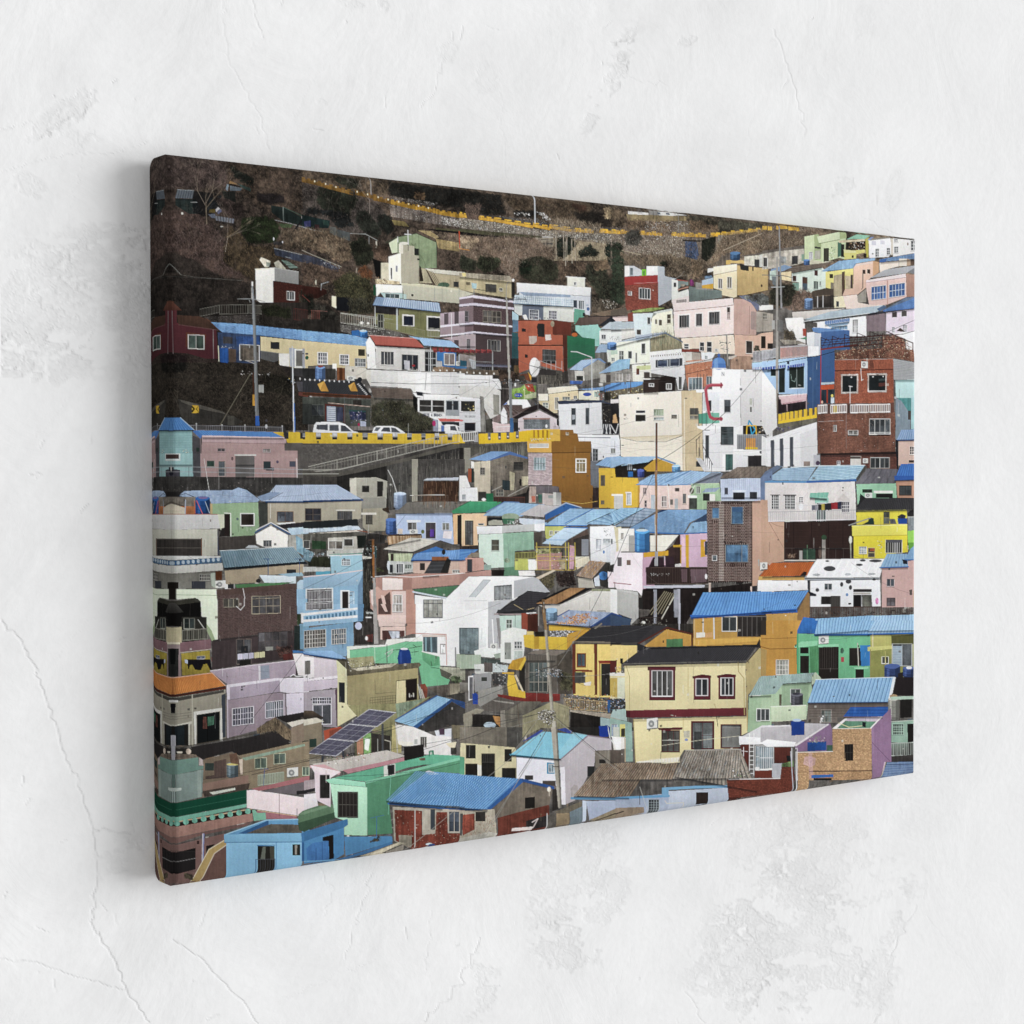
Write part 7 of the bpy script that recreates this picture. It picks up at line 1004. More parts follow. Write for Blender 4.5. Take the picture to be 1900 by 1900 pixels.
P('7c8488',1730,490,1812,490,1812,640,1730,650,n=.2);P('2c2a2c',1715,440,1812,370,1812,480,1720,480,n=.1);P('8cd04c',1722,650,1812,645,1812,785,1725,790,n=.05);P('5c9c34',1730,790,1812,785,1812,840,1735,880,n=.1)
for i in range(6): E('e8e8e8',1725+i*16,487,5)
# cow-spotted white house
Q('e4e4e6',655,985,1460,980,1395,1200,510,1205,t='rib',k=9,c2='d4d4d8',w=.03,n=.03)
for x,y,rx,ry in ((778,1008,28,12),(805,1097,82,36),(1195,1000,40,17),(1155,1052,48,17),(1345,1005,88,20),(650,1170,55,16),(1020,1165,45,18),(1305,1160,52,14)): E('46464a' if y < 1120 else 'a8acb0',x,y,rx*.85,ry*.85,n=.12)
P('e0e2e6',580,1235,1400,1225,1410,1550,580,1550,n=.03);L('c8d0d8',2.4,505,1225,1390,1210);L('5c6470',1,520,1238,1390,1225);P('1e2430',540,1230,575,1240,575,1370,650,1400,650,1425,560,1420,545,1370,n=.1)
for x,y,rx,ry in ((948,1284,24,36),(1028,1250,42,32),(1052,1320,24,36),(662,1350,28,28),(1330,1225,30,16)): E('404044',x,y,rx*.8,ry*.8,n=.1)
W(740,1270,840,1355,2,1,'e0e0e0','3c4448',s=0,fw=1.3);R('2a2826',705,1425,820,1520,s=0,n=.3);RQ('34302e',820,1420,935,1660,s=0,t='rib',k=6,c2='4c4844');R('1c1a1a',1085,1405,1180,1550,s=0);P('5c5c54',1185,1405,1300,1405,1310,1550,1190,1550,n=.3);R('e8e8e8',1070,1310,1310,1335,s=0);R('302c2a',1085,1340,1300,1375,s=0,n=.2);R('a8a49c',1085,1378,1290,1402,s=0);E('6c90c0',1012,1405,16,20,n=.2);P('2c2c2c',1025,1500,1060,1500,1062,1520,1028,1525);E('d080b0',1365,1480,20,40,n=.5)
RAIL('4c342c',575,1555,1810,1545,125,60,1.1);SPECK(200,['2c201c','4c342c'],580,1600,1810,1590,1810,1650,580,1680,sz=2)
# orange roof
Q('c05f26',130,1030,620,1020,540,1180,10,1190,t='rib',k=20,c2='a44c20',w=.2,n=.08);P('a45424',0,1170,20,1180,100,1060,80,1040,n=.1);P('c89c50',0,1200,510,1195,510,1235,0,1235,n=.05);P('e0e0e2',0,1240,545,1235,550,1350,0,1370,n=.03);AC(0,1025,72,1105);P('2c2422',460,1180,500,1130,540,1140,530,1180,n=.3)
# right pink house and roofs
P('c8a09a',1420,1090,1812,990,1812,1550,1425,1555,n=.04);Q('82a8cc',1480,920,1720,920,1730,1075,1400,1085,t='rib',k=8,c2='5c84b0',w=.12);Q('7aa4cc',1812,820,1812,990,1690,990,1760,860,t='row',k=6,c2='5c84b0',w=.15);L('3870b4',2,1395,1085,1735,1075);L('3870b4',2,1690,992,1812,992);P('20242c',1660,985,1720,1000,1720,1045,1670,1040);W(1475,1215,1572,1310,2,1,'b8a8a8','3c444c',s=0);W(1478,1440,1582,1540,2,2,'4c4444','5c5458',s=0);R('b08c6c',1790,1360,1812,1550,s=0);P('4c4440',1745,1350,1780,1340,1780,1410,1750,1410,n=.3)
# blue roof pavilion right end + lower long roof
Q('5c98e0',0,1380,560,1355,415,1580,0,1610,t='rib',k=17,c2='2c60b0',w=.15,n=.06);P('2f68c0',0,1600,420,1570,430,1615,0,1635);P('8e6c40',570,1400,575,1660,430,1860,410,1860,430,1610,550,1370,n=.08);P('bf9148',60,1640,430,1620,420,1900,60,1900,n=.05);R('3c3834',0,1645,60,1890,s=0,n=.2);E('f0e8d8',290,1652,8,6)
P('2c68b4',420,1840,500,1670,640,1690,620,1840,430,1865,n=.12);Q('80b0dc',640,1690,1320,1650,1270,1820,625,1870,t='rib',k=20,c2='41699c',w=.13,n=.05);Q('94bce0',1300,1655,1812,1640,1812,1820,1260,1830,t='rib',k=15,c2='5780b0',w=.13,n=.05);L('2c6cc0',3.4,620,1885,1260,1848,1812,1838);P('68ac80',430,1880,630,1870,630,1900,430,1900)

at(270,1110)
P('39382f',70,10,290,40,590,0,630,40,635,215,70,215,n=.15);P('121110',72,50,300,80,630,40,632,215,415,215,400,330,215,330,205,215,72,215,n=.2);P('4a4844',190,155,275,50,335,50,430,160,300,175,n=.12,c2='302f2c');P('4c4a44',560,0,600,0,630,40,560,30,a=.6)
P('d9e5c8',630,0,828,0,830,480,790,500,700,340,640,200,n=.04);P('92a57c',560,215,640,215,760,380,800,490,760,500,700,380,560,380,n=.08)
R('2a2a24',72,215,210,510,n=.2,s=0);R('2c2b26',410,215,700,510,n=.2,s=0);W(72,230,182,360,2,1,'9a9c90','2a3028',s=0);W(430,230,562,360,2,1,'9a9c90','1f2624',s=0);RAIL('8c8a7c',75,360,210,370,130,7,.8);RAIL('8c8a7c',415,375,710,355,120,14,.8);L('c4c4b8',1.2,600,250,670,350)
P('a89c78',215,335,300,345,300,520,218,525,n=.08);P('b8ad88',300,345,405,335,405,520,300,520,n=.08);P('d8ccb0',205,525,300,515,410,515,400,540,210,545)
P('7a5a62',78,500,225,540,240,640,78,625,n=.08);P('7c5c62',385,520,750,480,752,600,385,640,n=.08);L('c4b8a4',1.2,385,640,752,598);L('c4b8a4',1.2,78,625,225,642);P('8e7c7c',225,545,385,545,400,920,220,920,n=.06)
P('8c7c28',78,635,215,650,220,900,78,895,n=.15);P('96842a',400,650,735,610,740,880,410,910,n=.15);P('2a2c2a',250,590,370,590,365,920,250,920,n=.2);P('121615',280,600,335,600,330,780,280,780)
P('17151a',78,720,150,725,150,830,130,830,120,790,100,790,95,825,78,820);P('17151a',470,720,740,715,760,840,735,840,700,770,660,780,630,850,560,840,530,780,500,790,490,835,475,830,n=.2);P('b0bcd8',440,720,475,725,475,770,445,760);P('7c3028',755,690,840,685,840,760,760,770,n=.3);P('14171c',845,675,915,675,915,790,870,800,850,790,n=.1);W(580,680,680,720,2,1,'a8a8b0','4c5468')
L('5c5044',1,400,730,400,900);L('5c5044',1,215,730,220,900)
# brick flank
P('564340',830,0,1760,0,1740,370,830,480,n=.05);Q('564340',830,0,1760,0,1760,360,830,480,t='brick',k=60,j=26,c2='6a5854',w=.25,n=.05);W(895,0,1080,105,3,1,'a8a08c','4a4640',s=-.02,fw=.8);W(1230,0,1570,185,4,2,'a89a84','4c4a4c',s=-.03);LL('e0dcdc',1.1,pts((1145,0,1145,80,1100,135,1050,90)))
P('44393a',760,500,1740,370,1730,700,760,840,n=.12);P('3c3434',770,490,830,480,1740,375,1740,400,780,510);W(1048,480,1225,780,2,1,'7c7068','3c3a3c',s=-.03);R('2a2c30',1105,560,1185,640,s=-.03);W(1300,400,1650,620,4,2,'5c5450','4a4648',s=-.06,fw=.7);P('8c8c84',1390,570,1480,565,1480,610,1395,615);BUSH('3c2c28',1500,570,1700,550,1700,700,1550,700,n=.6,rag=5,lc=['a04840','5c3c34','2a201e']);P('5c2c28',1590,660,1710,640,1710,720,1600,730,n=.2);P('22221f',1090,730,1220,720,1220,780,1080,800,n=.2)
for i,cc in enumerate(('c8c4dc','b4b4c8','b4b0c8','c8c090','c8c494')): P(cc,1062+i*65,655-i*6,1122+i*65,650-i*6,1122+i*65,715-i*6,1064+i*65,722-i*6,n=.06)
P('8cb4d4',1760,0,1900,0,1900,170,1765,180,n=.05);P('dcdcdc',1800,170,1900,160,1900,280,1800,290);P('3c4c30',1765,180,1810,180,1810,310,1765,310,n=.4);P('6c94ac',1790,300,1900,290,1900,600,1800,600,n=.06);P('26302e',1730,320,1800,320,1800,600,1725,620,n=.2);W(1840,410,1900,590,3,4,'b8c0c0','5c5c60',s=0);R('2c2424',1885,0,1900,130)
# lilac house
P('a898a6',740,860,1300,780,1740,730,1745,900,1540,950,950,1020,n=.06);L('d8ccd4',1.4,740,855,1210,790,1740,728);P('8c94a4',1330,795,1430,785,1440,940,1335,955,n=.06);P('d0ccd4',1305,790,1330,790,1330,960,1310,962);R('3c3034',1745,720,1770,900,s=0);P('e6dede',1710,650,1900,650,1900,910,1775,905,n=.03);P('3e74b0',1710,610,1900,625,1900,650,1715,640);R('6c6864',1855,740,1900,890);LL('5c4c4c',.7,pts((935,880,935,1010)));E('a898a6',945,905,2);TREE(945,940,60,'4c4444',.6,-90,60,2)
P('a294a4',930,1045,1560,960,1560,1100,945,1200,n=.05);P('d4cdd8',930,1020,1550,935,1560,965,960,1050);P('d0c8d4',930,1020,968,1040,968,1195,935,1195);P('ded6e2',1555,940,1900,935,1900,1110,1640,1115,1560,1100,n=.03);LL('e8e8ec',1.4,pts((1680,920,1720,895,1750,920,1850,915,1900,905)))
P('92828c',930,1205,1560,1110,1620,1125,1630,1390,1400,1450,1280,1560,930,1650,n=.05);P('cfc6d6',1630,1125,1900,1110,1900,1340,1640,1400,n=.04);W(995,1300,1250,1510,8,3,'d4d0dc','4c4c58',s=-.12,fw=1.3);W(1385,1225,1600,1420,8,2,'d4d0dc','606870',s=-.12,fw=1.3);L('c8c0cc',1.2,940,1200,945,1650);L('c8c0cc',1.2,1605,1130,1610,1390)
# orange roof corner house
Q('c07030',75,905,300,935,318,1135,78,1100,t='rib',k=16,c2='a85c28',w=.25);Q('d67f37',300,935,760,880,920,1030,318,1135,t='rib',k=30,c2='bc6c2c',w=.25,n=.06);P('6c3020',80,1105,318,1138,920,1040,922,1070,318,1165,82,1130,n=.08);L('dca488',1.4,75,905,300,938,760,878,918,1030)
P('9c9684',85,1135,318,1170,920,1075,920,1650,560,1730,90,1740,n=.05,c2='8c887a');P('4c4a44',95,1140,318,1175,900,1080,900,1110,318,1220,100,1190,n=.1);L('b4b09c',1.8,527,1140,527,1740);L('b4b09c',1.6,104,1150,110,1740)
for y in (1350,1380,1410): L('6c685c',.7,110,y,318,y+20,520,y-5)
P('d4d4cc',255,1200,362,1205,358,1230,258,1225);P('14161a',285,1240,335,1240,325,1360,290,1360);P('bcb8a8',120,1450,318,1500,520,1450,520,1480,495,1490,490,1740,120,1740,n=.04);P('1e1c1a',150,1480,318,1510,480,1480,480,1740,150,1740,n=.12);P('1a2226',190,1495,300,1510,300,1740,190,1740,n=.2);P('1c2428',320,1510,430,1490,430,1740,325,1740,n=.2)
P('d0cfc6',540,1340,890,1290,880,1680,850,1680,855,1330,575,1375,570,1730,555,1730);P('15181a',580,1375,850,1335,845,1680,580,1730,n=.12);P('3c6450',710,1400,780,1390,780,1490,700,1510,n=.3);P('5c3830',655,1400,690,1400,700,1540,650,1540,n=.3);L('0c0c0c',1.4,700,1360,705,1700);P('3c4450',870,1140,920,1120,915,1640,880,1650,n=.1);P('a8a8b0',288,1620,330,1620,320,1840,300,1840,n=.06)
# dark roof and beige house
P('2f2b2b',500,1780,1200,1640,1490,1560,1690,1690,1050,1840,1000,1810,640,1880,n=.1);L('4c463c',1.6,80,1745,330,1770,1250,1600);P('2e2a28',85,1745,320,1775,500,1770,640,1880,560,1900,90,1900,n=.2);P('7c6c5c',100,1850,600,1850,620,1900,90,1900,n=.3);E('c8b4a0',155,1810,22,26);E('c8b4a0',487,1810,24,28);P('c8c0ac',215,1810,260,1815,255,1835,225,1830);P('c8c0ac',340,1810,410,1810,400,1835,350,1830)
P('6e5e4a',1280,1540,1500,1400,1690,1560,1690,1680,1620,1660,1500,1560,1290,1600,n=.3);ST(200,8,['2c2620','8c7c60'],1290,1520,1500,1410,1680,1560,1680,1670,1500,1560,1290,1590,ang=(1.57,.2));P('2b2728',1500,1400,1620,1380,1900,1330,1900,1410,1640,1470,n=.15);P('d0c8b8',1640,1470,1900,1410,1900,1450,1700,1520,n=.06);P('8a7866',1690,1530,1900,1450,1900,1760,1640,1790,1690,1700,n=.07);R('2c3430',1815,1690,1900,1770);P('8c7c64',1050,1840,1640,1790,1840,1780,1840,1900,1000,1900,n=.08);P('8ca48c',1100,1870,1850,1725,1850,1745,1300,1860,1100,1890,n=.1);P('8c7258',640,1900,1000,1830,1060,1900,n=.08);W(1490,1855,1620,1900,2,1,'b8b4a0','4c5c50')
WIRE('2c2c30',.7,1090,1600,1830,640,10,.8)

at(560,1120)
P('8cb4d4',0,0,640,0,640,210,0,265,n=.04);P('dcdcdc',0,110,635,40,638,65,0,140);P('dcdcdc',0,185,638,130,638,160,0,215);W(30,-20,350,75,2,1,'d8dcdc','5c585c',s=-.04);GR(50,0,330,55,18,'d0d0d0',1,.5,s=-.05);R('d8dce0',435,0,545,55,s=0);R('2e2624',455,0,530,50,s=0)
for i in range(14): R('4c7898',30+i*43,148-i*5,56+i*43,185-i*4,s=0)
P('6a94b4',0,290,585,210,590,480,500,620,0,550,n=.06,c2='7ca0c0');P('5c84a8',640,0,710,0,700,200,640,220,n=.1);W(5,315,265,525,8,4,'c8c4bc','54504c',s=-.08,fw=1);W(330,300,505,480,6,3,'c8c4bc','5c646c',s=-.08,fw=1);P('34302e',590,210,700,200,780,100,830,200,830,470,600,480,n=.35);E('b8c0e0',648,258,40,45);TEXT('24',622,238,50,36,'4c5ca8',.9);R('d0d0cc',730,150,800,165,s=0);P('5c3430',735,370,820,350,810,450,740,440,n=.3);E('e4e4e0',742,405,16,24)
# pink stair lower + white
P('e0c2b8',870,130,1205,130,1205,260,890,265,n=.04);P('b98878',1205,0,1320,0,1320,340,1205,370,n=.06);P('d8b8ac',905,270,1200,265,1200,380,905,420,n=.06);P('5c3c38',925,310,1190,315,1190,380,930,430,n=.2);P('bcc4d0',1000,320,1130,320,1130,400,1040,410,n=.3);P('5b443e',880,0,1030,0,1030,120,880,120,n=.2);P('d8b4a8',910,0,960,0,990,90,960,90);W(1045,0,1165,95,3,1,'ecece8','9c948c',s=0)
P('e9e9e8',1320,0,1900,0,1900,740,1420,720,1320,380,n=.012);W(1410,-10,1638,160,4,1,'50545c','8c8c84',s=0);P('4c5a60',1405,385,1575,385,1575,580,1410,560,n=.2);L('7c9ca4',3,1440,400,1440,550);L('7c9ca4',3,1500,400,1505,560);L('c07868',1.4,1280,345,1678,358,1685,720);R('c0a89c',1395,362,1680,385,s=0,a=.7);W(1605,470,1672,585,1,1,'a89c98','dcdcdc',s=0);R('5c7478',1830,280,1900,580,s=0,n=.15);P('9aa890',1800,590,1900,590,1900,760,1800,745,n=.1);L('1c1c1c',1.8,1788,515,1790,735)
# green roof terrace
P('d8d8d0',510,500,960,480,980,420,1200,405,1390,390,1410,450,1200,440,960,500,545,545,n=.05);P('6cb486',545,540,960,500,1200,445,1400,440,1400,560,1600,620,1610,740,1720,900,1700,950,1400,980,1350,700,840,700,820,620,545,640,n=.05);P('cfe0c8',510,505,545,500,545,650,515,650);P('5a9e70',1390,560,1590,610,1590,720,1500,740,1400,660,n=.08);L('d8dcd4',2,1395,560,1600,615);L('4c7c5c',1,545,545,820,510);L('b8d8b8',1,835,500,840,700)
for a in ((1050,545,1260,520),(1260,520,1390,495),(1270,570,1350,560),(980,480,985,690),(1290,480,1330,510),(1500,680,1510,730),(1500,750,1590,760)): L('3c4c3c',1.2,*a)
LL('b0bcb0',1.6,pts((960,590,1010,560,1050,530,1040,570,990,620)));L('6c7c6c',1.4,975,560,980,690)
P('1c3c84',1125,545,1150,525,1230,525,1255,560,1270,640,1262,700,1115,712,1105,640,n=.08);P('3c5ca8',1130,570,1155,560,1160,700,1130,700,n=.05,a=.6);E('dcdce4',1185,530,45,13)
# lilac left piece
Q('7ea6d4',0,560,300,550,510,650,0,590,t='row',k=3,c2='6c94c4');P('7ea6d4',0,555,330,550,505,640,390,650,n=.08);L('3464a8',2.4,0,590,390,648);P('e6dfe0',0,610,120,620,125,870,0,880,n=.03);R('6c6864',15,672,80,835);P('cdc0c8',120,625,390,665,400,860,125,880,n=.04);P('e0d8e0',0,890,400,845,400,880,0,915);P('c4b6c4',0,915,400,885,400,990,0,1035,n=.04);P('9c929a',0,1045,395,1005,400,1460,230,1450,220,1380,100,1280,0,1300,n=.05);W(100,1105,330,1185,8,2,'d8d4e0','4c4c54',s=-.02);W(105,1190,330,1430,2,1,'d8d4e0','4c4e54',s=-.02,fw=1.4);P('5c4454',370,1010,400,1005,400,1450,385,1450);L('b8b0b8',.8,30,880,25,1250)
# olive cream block
P('cdcb9c',385,665,500,690,512,850,510,1190,700,1230,760,1240,400,1450,400,870,n=.05,c2='d4ca9c');P('a29568',512,850,820,810,1345,750,1355,1130,820,1215,700,1230,515,1190,n=.07,c2='918760');P('6c6450',505,770,800,740,1360,690,1385,720,1345,755,512,852,n=.25);P('56503f',390,660,510,650,540,770,505,770,n=.25);P('b8b098',560,765,1100,700,1040,745,640,790,n=.2);P('98926c',515,640,820,615,830,720,560,760,n=.15);SPECK(90,['3c3a2c','d0ccb0','6c684c'],510,650,820,690,1000,720,540,790,sz=2)
R('262a30',415,925,485,1165,s=.05);P('c8bc8c',1090,910,1200,900,1200,1160,1090,1175,n=.05);P('241d1b',1200,895,1335,880,1335,1130,1205,1150,n=.08);L('4c4030',1.4,1085,1180,1088,910,1335,880);L('c8c0b0',1.6,1245,1060,1247,1100);L('c8c0b0',1.6,1292,1055,1294,1095);GR(780,1110,1080,1200,10,'5c5840',4,.5,s=-.1);L('5c5440',.6,840,890,845,1060,1080,1040)
P('8a865c',515,1200,1090,1175,1350,1130,1500,1090,1080,1370,1080,1500,780,1500,n=.15);P('b0a46c',1040,1430,1150,1430,1150,1780,1030,1790,n=.12);P('7c8c74',1080,1180,1430,1120,1100,1350,n=.2);P('7c4030',1370,950,1430,940,1460,1000,1450,1110,1400,1110,n=.25);P('5c544c',1450,1000,1720,950,1900,900,1900,1080,1630,1080,n=.3);P('a0a08c',1590,740,1900,760,1900,900,1720,880,n=.2);P('5c5c50',1600,760,1750,830,1700,890,1620,850,n=.15);BUSH('5c6c4c',1720,850,1860,850,1860,940,1740,940,n=.5,rag=5);P('8c8470',1720,940,1900,940,1900,1060,1720,1070,n=.2);P('3a3834',1630,1090,1900,1040,1900,1180,1740,1110,n=.2)
for i in range(3): L('c8c8b8',1.2,1345+i*22,950+i*30,1380+i*20,1115)
# blue roof lower middle
Q('87b5d8',1070,1385,1570,1085,1740,1130,1300,1455,t='row',k=6,c2='76a4ca',w=.15,n=.06);P('2c5a94',1280,1455,1745,1115,1760,1140,1400,1420,1320,1490,n=.06);P('2a4a7c',1740,1120,1900,1160,1900,1240,1740,1150,1500,1330,n=.08);P('3d3a38',1320,1480,1740,1155,1900,1240,1900,1430,1740,1440,1500,1510,n=.2);L('2c5c9c',2,1080,1370,1570,1085)
P('d8d4d0',1080,1420,1290,1455,1540,1560,1740,1560,1740,1800,1420,1780,1410,1680,1170,1680,1110,1650,n=.06);P('c8ccd4',1540,1500,1740,1470,1740,1570,1560,1560,n=.1);P('4c3848',1590,1480,1660,1470,1660,1550,1600,1550,n=.2);W(1370,1570,1450,1700,3,1,'b8b4ac','4c4844',s=0);R('a8aca8',1300,1600,1340,1660,s=0);P('d8cca8',1670,1650,1800,1630,1780,1700,1720,1700);R('3a3834',1730,1700,1800,1780,s=0);P('ddd8c8',1110,1620,1290,1640,1280,1690,1120,1665,n=.06);P('6c6450',1740,1430,1900,1440,1900,1600,1760,1600,n=.15);L('b8b4a8',1.4,1080,1410,1105,1790)
# solar array + terrace underneath
P('5c4c3c',0,1260,100,1260,230,1340,230,1360,0,1370,n=.15,c2='2c2828');P('8a7c66',0,1430,210,1400,220,1900,0,1900,n=.08,c2='6c6454');P('d0c8b4',0,1370,150,1345,240,1390,0,1440,n=.08);R('34403a',0,1620,55,1720,s=-.1);R('2c4038',65,1600,150,1700,s=-.1)
P('ad4a30',235,1500,330,1470,440,1450,440,1600,245,1620,n=.08);P('8c4430',300,1500,500,1450,480,1560,300,1600,n=.1);P('5a5a44',600,1560,1040,1480,1030,1800,600,1830,n=.3);P('74a05c',700,1540,790,1530,790,1780,710,1780,n=.3);P('e0e8e0',720,1590,780,1600,760,1740,715,1720,n=.1);P('34302c',800,1530,1020,1560,1020,1790,800,1790,n=.25);L('8c8c84',1.4,870,1600,872,1790);L('a8a494',1.6,955,1610,1020,1630,1020,1780);P('b07c60',620,1600,700,1590,700,1790,630,1800,n=.12)
P('8a8478',0,1850,700,1790,1180,1760,1100,1900,0,1900,n=.15);SPECK(80,['e8e4dc','a8a498','4c4844','6c8c5c','b07068'],240,1780,1180,1740,1100,1830,240,1880,sz=2.4)
for i,(x,y) in enumerate(((45,1765),(290,1590),(530,1415))):
	a=(x,y,x+240,y-165,x+550 if i < 2 else x+545,y-165+(35 if i < 2 else 40),x+330,y+30)
	P('b8b8c0',x-6,y+4,x+238,y-172,x+560,y-134,x+336,y+38);Q('575568',*a,t='grid',k=6,j=4,c2='6c6a7c',w=.1,n=.08)
	for u in (.33,.66): L('8c8c98',.6,x+240*u,y-165*u,x+330+220*u,y+30-160*u);L('8c8c98',.6,x+330*u,y+30*u,x+240+310*u,y-165+36*u)
P('4c4e52',915,1420,940,1420,942,1820,918,1820);P('3c4048',450,1740,476,1740,478,1900,452,1900);P('3c4048',205,1800,235,1800,235,1900,208,1900)
P('23201f',1178,1690,1410,1665,1412,1800,1215,1850,1180,1840,n=.1);P('5cae8c',1060,1900,1200,1850,1500,1780,1900,1800,1900,1900,n=.05);P('7cbca0',1600,1900,1900,1830,1900,1900);L('2c7c5c',2,1480,1790,1490,1740,1510,1740,1512,1790);P('7c6c58',1365,1820,1420,1815,1430,1850,1370,1850,n=.3)
for a in ((610,1640,1900,1160),(780,1520,1900,1180),(1000,1850,1900,1560),(0,1860,600,1640)): WIRE('2c3034',.8,*a,8,.85)
P('9a9692',820,0,862,0,880,470,830,470,n=.12)

at(850,1130)
P('e8e8e8',0,0,335,0,335,460,220,480,0,520,n=.012);P('b0b1b4',335,0,440,0,420,60,470,110,485,470,340,450,n=.04);W(0,215,225,530,3,1,'5c6468','6c7c80',s=0);P('dce0e0',225,230,310,230,310,440,225,460);L('f0f0f0',2,385,120,400,410);AC(360,405,450,475);P('d8dcd8',170,490,300,450,530,470,530,540,370,570,180,550,n=.04);P('94a494',400,530,530,500,530,560,420,580,n=.1);RQ('a8b4a0',0,535,250,700,s=0,t='rib',k=14,c2='8ca088');P('46504c',250,570,500,600,480,660,250,640,n=.3)
P('3a393c',450,0,720,0,900,10,900,50,430,45,n=.1);L('9c8c8c',2.6,410,55,860,62);P('b0cabd',470,75,725,70,725,230,480,260,n=.05);W(545,115,620,225,2,2,'d8e0d8','5c645c',s=0);P('8e4432',725,45,800,45,800,260,730,230,n=.1);P('50281e',800,50,920,60,920,270,800,245,n=.12);P('e0d8d0',780,40,900,30,900,45,785,50);P('d6d8d2',485,260,620,210,790,240,750,560,610,640,480,620,n=.04);R('8c9088',530,390,605,590,s=0,n=.1);W(640,375,740,465,3,2,'e4e4e0','6c7070',s=0);P('3a2c24',430,100,470,100,480,450,465,450,a=.35);P('b8c4bc',640,490,740,490,740,580,640,620,n=.15)
Q('98a8c6',1290,5,1800,35,1530,210,1030,150,t='rib',k=18,c2='7c8cac',w=.12,n=.12);SPECK(300,['b06c3c','c89058','a0704c','d0a070'],1380,40,1540,40,1480,160,1210,160,sz=2.6);SPECK(100,['b06c3c','c89058'],1210,70,1640,80,1620,110,1220,100,sz=2.6);SPECK(80,['b06c3c','c89058'],1100,140,1420,150,1400,175,1120,165,sz=2.6);L('3c4c8c',1.8,1030,150,1290,5);P('34486c',1530,210,1790,38,1900,80,1900,180,1680,180,n=.06);L('2c4c8c',2.4,1535,210,1790,40,1900,80);TANK('6c8ca8',1018,20,1148,120,1)
P('d8aa2c',1050,180,1530,215,1500,250,1050,250,n=.06);P('c4902c',1260,290,1530,215,1560,260,1340,380,1265,470,n=.06);SPECK(150,['d8d8d8','3c4048','7c7c84','a8b0bc'],1050,250,1370,235,1250,320,1050,320,sz=2.6);P('2c241c',880,265,990,260,990,320,890,320,n=.3);P('d8b02c',750,300,870,290,880,320,1000,320,1260,325,1265,475,930,470,880,470,760,440,n=.05);P('b08820',875,320,935,320,935,460,880,470);P('d0b468',790,260,870,260,870,300,790,300)
P('7c7268',790,520,930,480,1260,485,1140,545,n=.08);P('5f5850',780,530,1140,545,1150,990,770,980,n=.12);W(815,620,1040,980,4,3,'9a9488','4e5654',s=0,fw=1);RQ('6a6258',780,545,1130,600,s=0,t='rib',k=18,c2='544e48');P('4c453c',1140,545,1320,480,1320,1000,1160,1000,n=.2);BUSH('3c3a2a',1180,740,1340,760,1340,960,1180,960,n=.5,rag=5)
P('c89424',620,600,760,560,700,720,560,700,n=.15);P('2c2824',700,700,770,640,770,970,700,950,n=.2);P('daae2c',570,770,640,780,690,950,770,970,775,1050,580,1030,560,900,n=.05);P('dab030',690,700,770,550,780,600,720,720,n=.05);P('c8b89c',640,780,665,770,755,970,735,970,n=.08);P('c89c30',500,740,640,740,640,770,500,760)
P('bfc0bc',170,650,380,640,390,760,180,760,n=.06);P('5c5450',285,625,385,635,385,740,290,740,n=.2);P('b8c4c4',390,640,570,660,560,740,390,740,n=.1);P('8c8c8c',170,770,375,740,370,920,180,980,n=.06);R('3c403a',258,800,322,850,s=0);P('dcdcdc',100,790,160,780,160,1060,105,1080);R('5c5c60',115,800,155,1060,s=0,n=.2);P('8c8880',0,860,100,870,100,980,0,980,n=.15,c2='5c5850');P('2448a4',150,1000,190,985,215,1010,215,1120,155,1120,n=.08);P('8c8a84',220,960,500,900,510,1000,240,1150,220,1130,n=.08);P('3c3c3c',380,760,560,760,540,900,390,900,n=.4);SPECK(60,['d8d8d8','6c5c54','a0a4a8'],380,640,560,600,560,900,380,900,sz=2.6)
P('7c2c28',440,1000,780,1050,770,985,1180,1000,1180,1080,950,1100,640,1080,450,1030,n=.15)
# yellow/crimson house
Q('3c3b3e',1560,215,1900,190,1900,390,1340,380,t='tile',k=22,j=9,c2='2f2e31',n=.05);P('8c8070',1330,375,1900,385,1900,412,1320,395);P('7c7468',1580,225,1670,155,1680,170,1600,230);P('dcbc64',1340,410,1900,410,1900,1040,1560,1040,1340,1010,n=.05);P('6c3424',1325,410,1365,410,1365,1000,1330,1000,n=.1);P('6c3424',1580,410,1620,410,1620,1010,1590,1010,n=.1);W(1378,515,1488,680,2,1,'7c3c24','3c4c54',s=0,fw=2.2);P('7c3424',1350,710,1560,715,1560,738,1350,735);R('4c4c48',1355,740,1480,870,s=0,n=.2);P('8c2c24',1630,605,1850,600,1845,640,1640,635);R('2e2c2a',1665,640,1840,1020,s=0,n=.2);L('8c4030',2,1650,640,1655,1020);P('d8d0c8',1460,870,1550,850,1540,900,1470,900);P('d8c878',1770,780,1900,780,1900,1060,1780,1060,n=.06);P('e0dcd4',1765,750,1900,745,1900,785,1770,785);P('c8ccb4',1860,820,1900,820,1900,1060,1865,1060)
P('4c443c',1210,1040,1900,1060,1830,1260,1300,1190,n=.4);SPECK(420,['d8d4d0','a8a090','8c4c3c','4c6c8c','c89c5c','2c2826','7c8c7c'],1210,1000,1900,1000,1850,1240,1300,1190,sz=2.8);RAIL('b09870',1230,1050,1830,1100,120,30,.8);P('2c5c94',1740,1070,1775,1070,1770,1220,1745,1220,n=.15);P('9c9080',1300,1185,1830,1240,1900,1290,1900,1320,1660,1270,1300,1215,n=.15);P('9cb4b0',1820,1180,1900,1180,1900,1300,1830,1260,n=.08);P('26221f',1300,1210,1660,1270,1660,1500,1300,1450,n=.3);P('8ca4a4',1660,1275,1900,1320,1900,1520,1780,1500,1660,1420,n=.1);P('1c3c8c',1640,1380,1740,1370,1780,1400,1780,1500,1650,1500,n=.1);W(1790,1360,1855,1500,1,1,'d8dcdc','7c94ac',s=0);R('c8c08c',1870,1370,1900,1500)
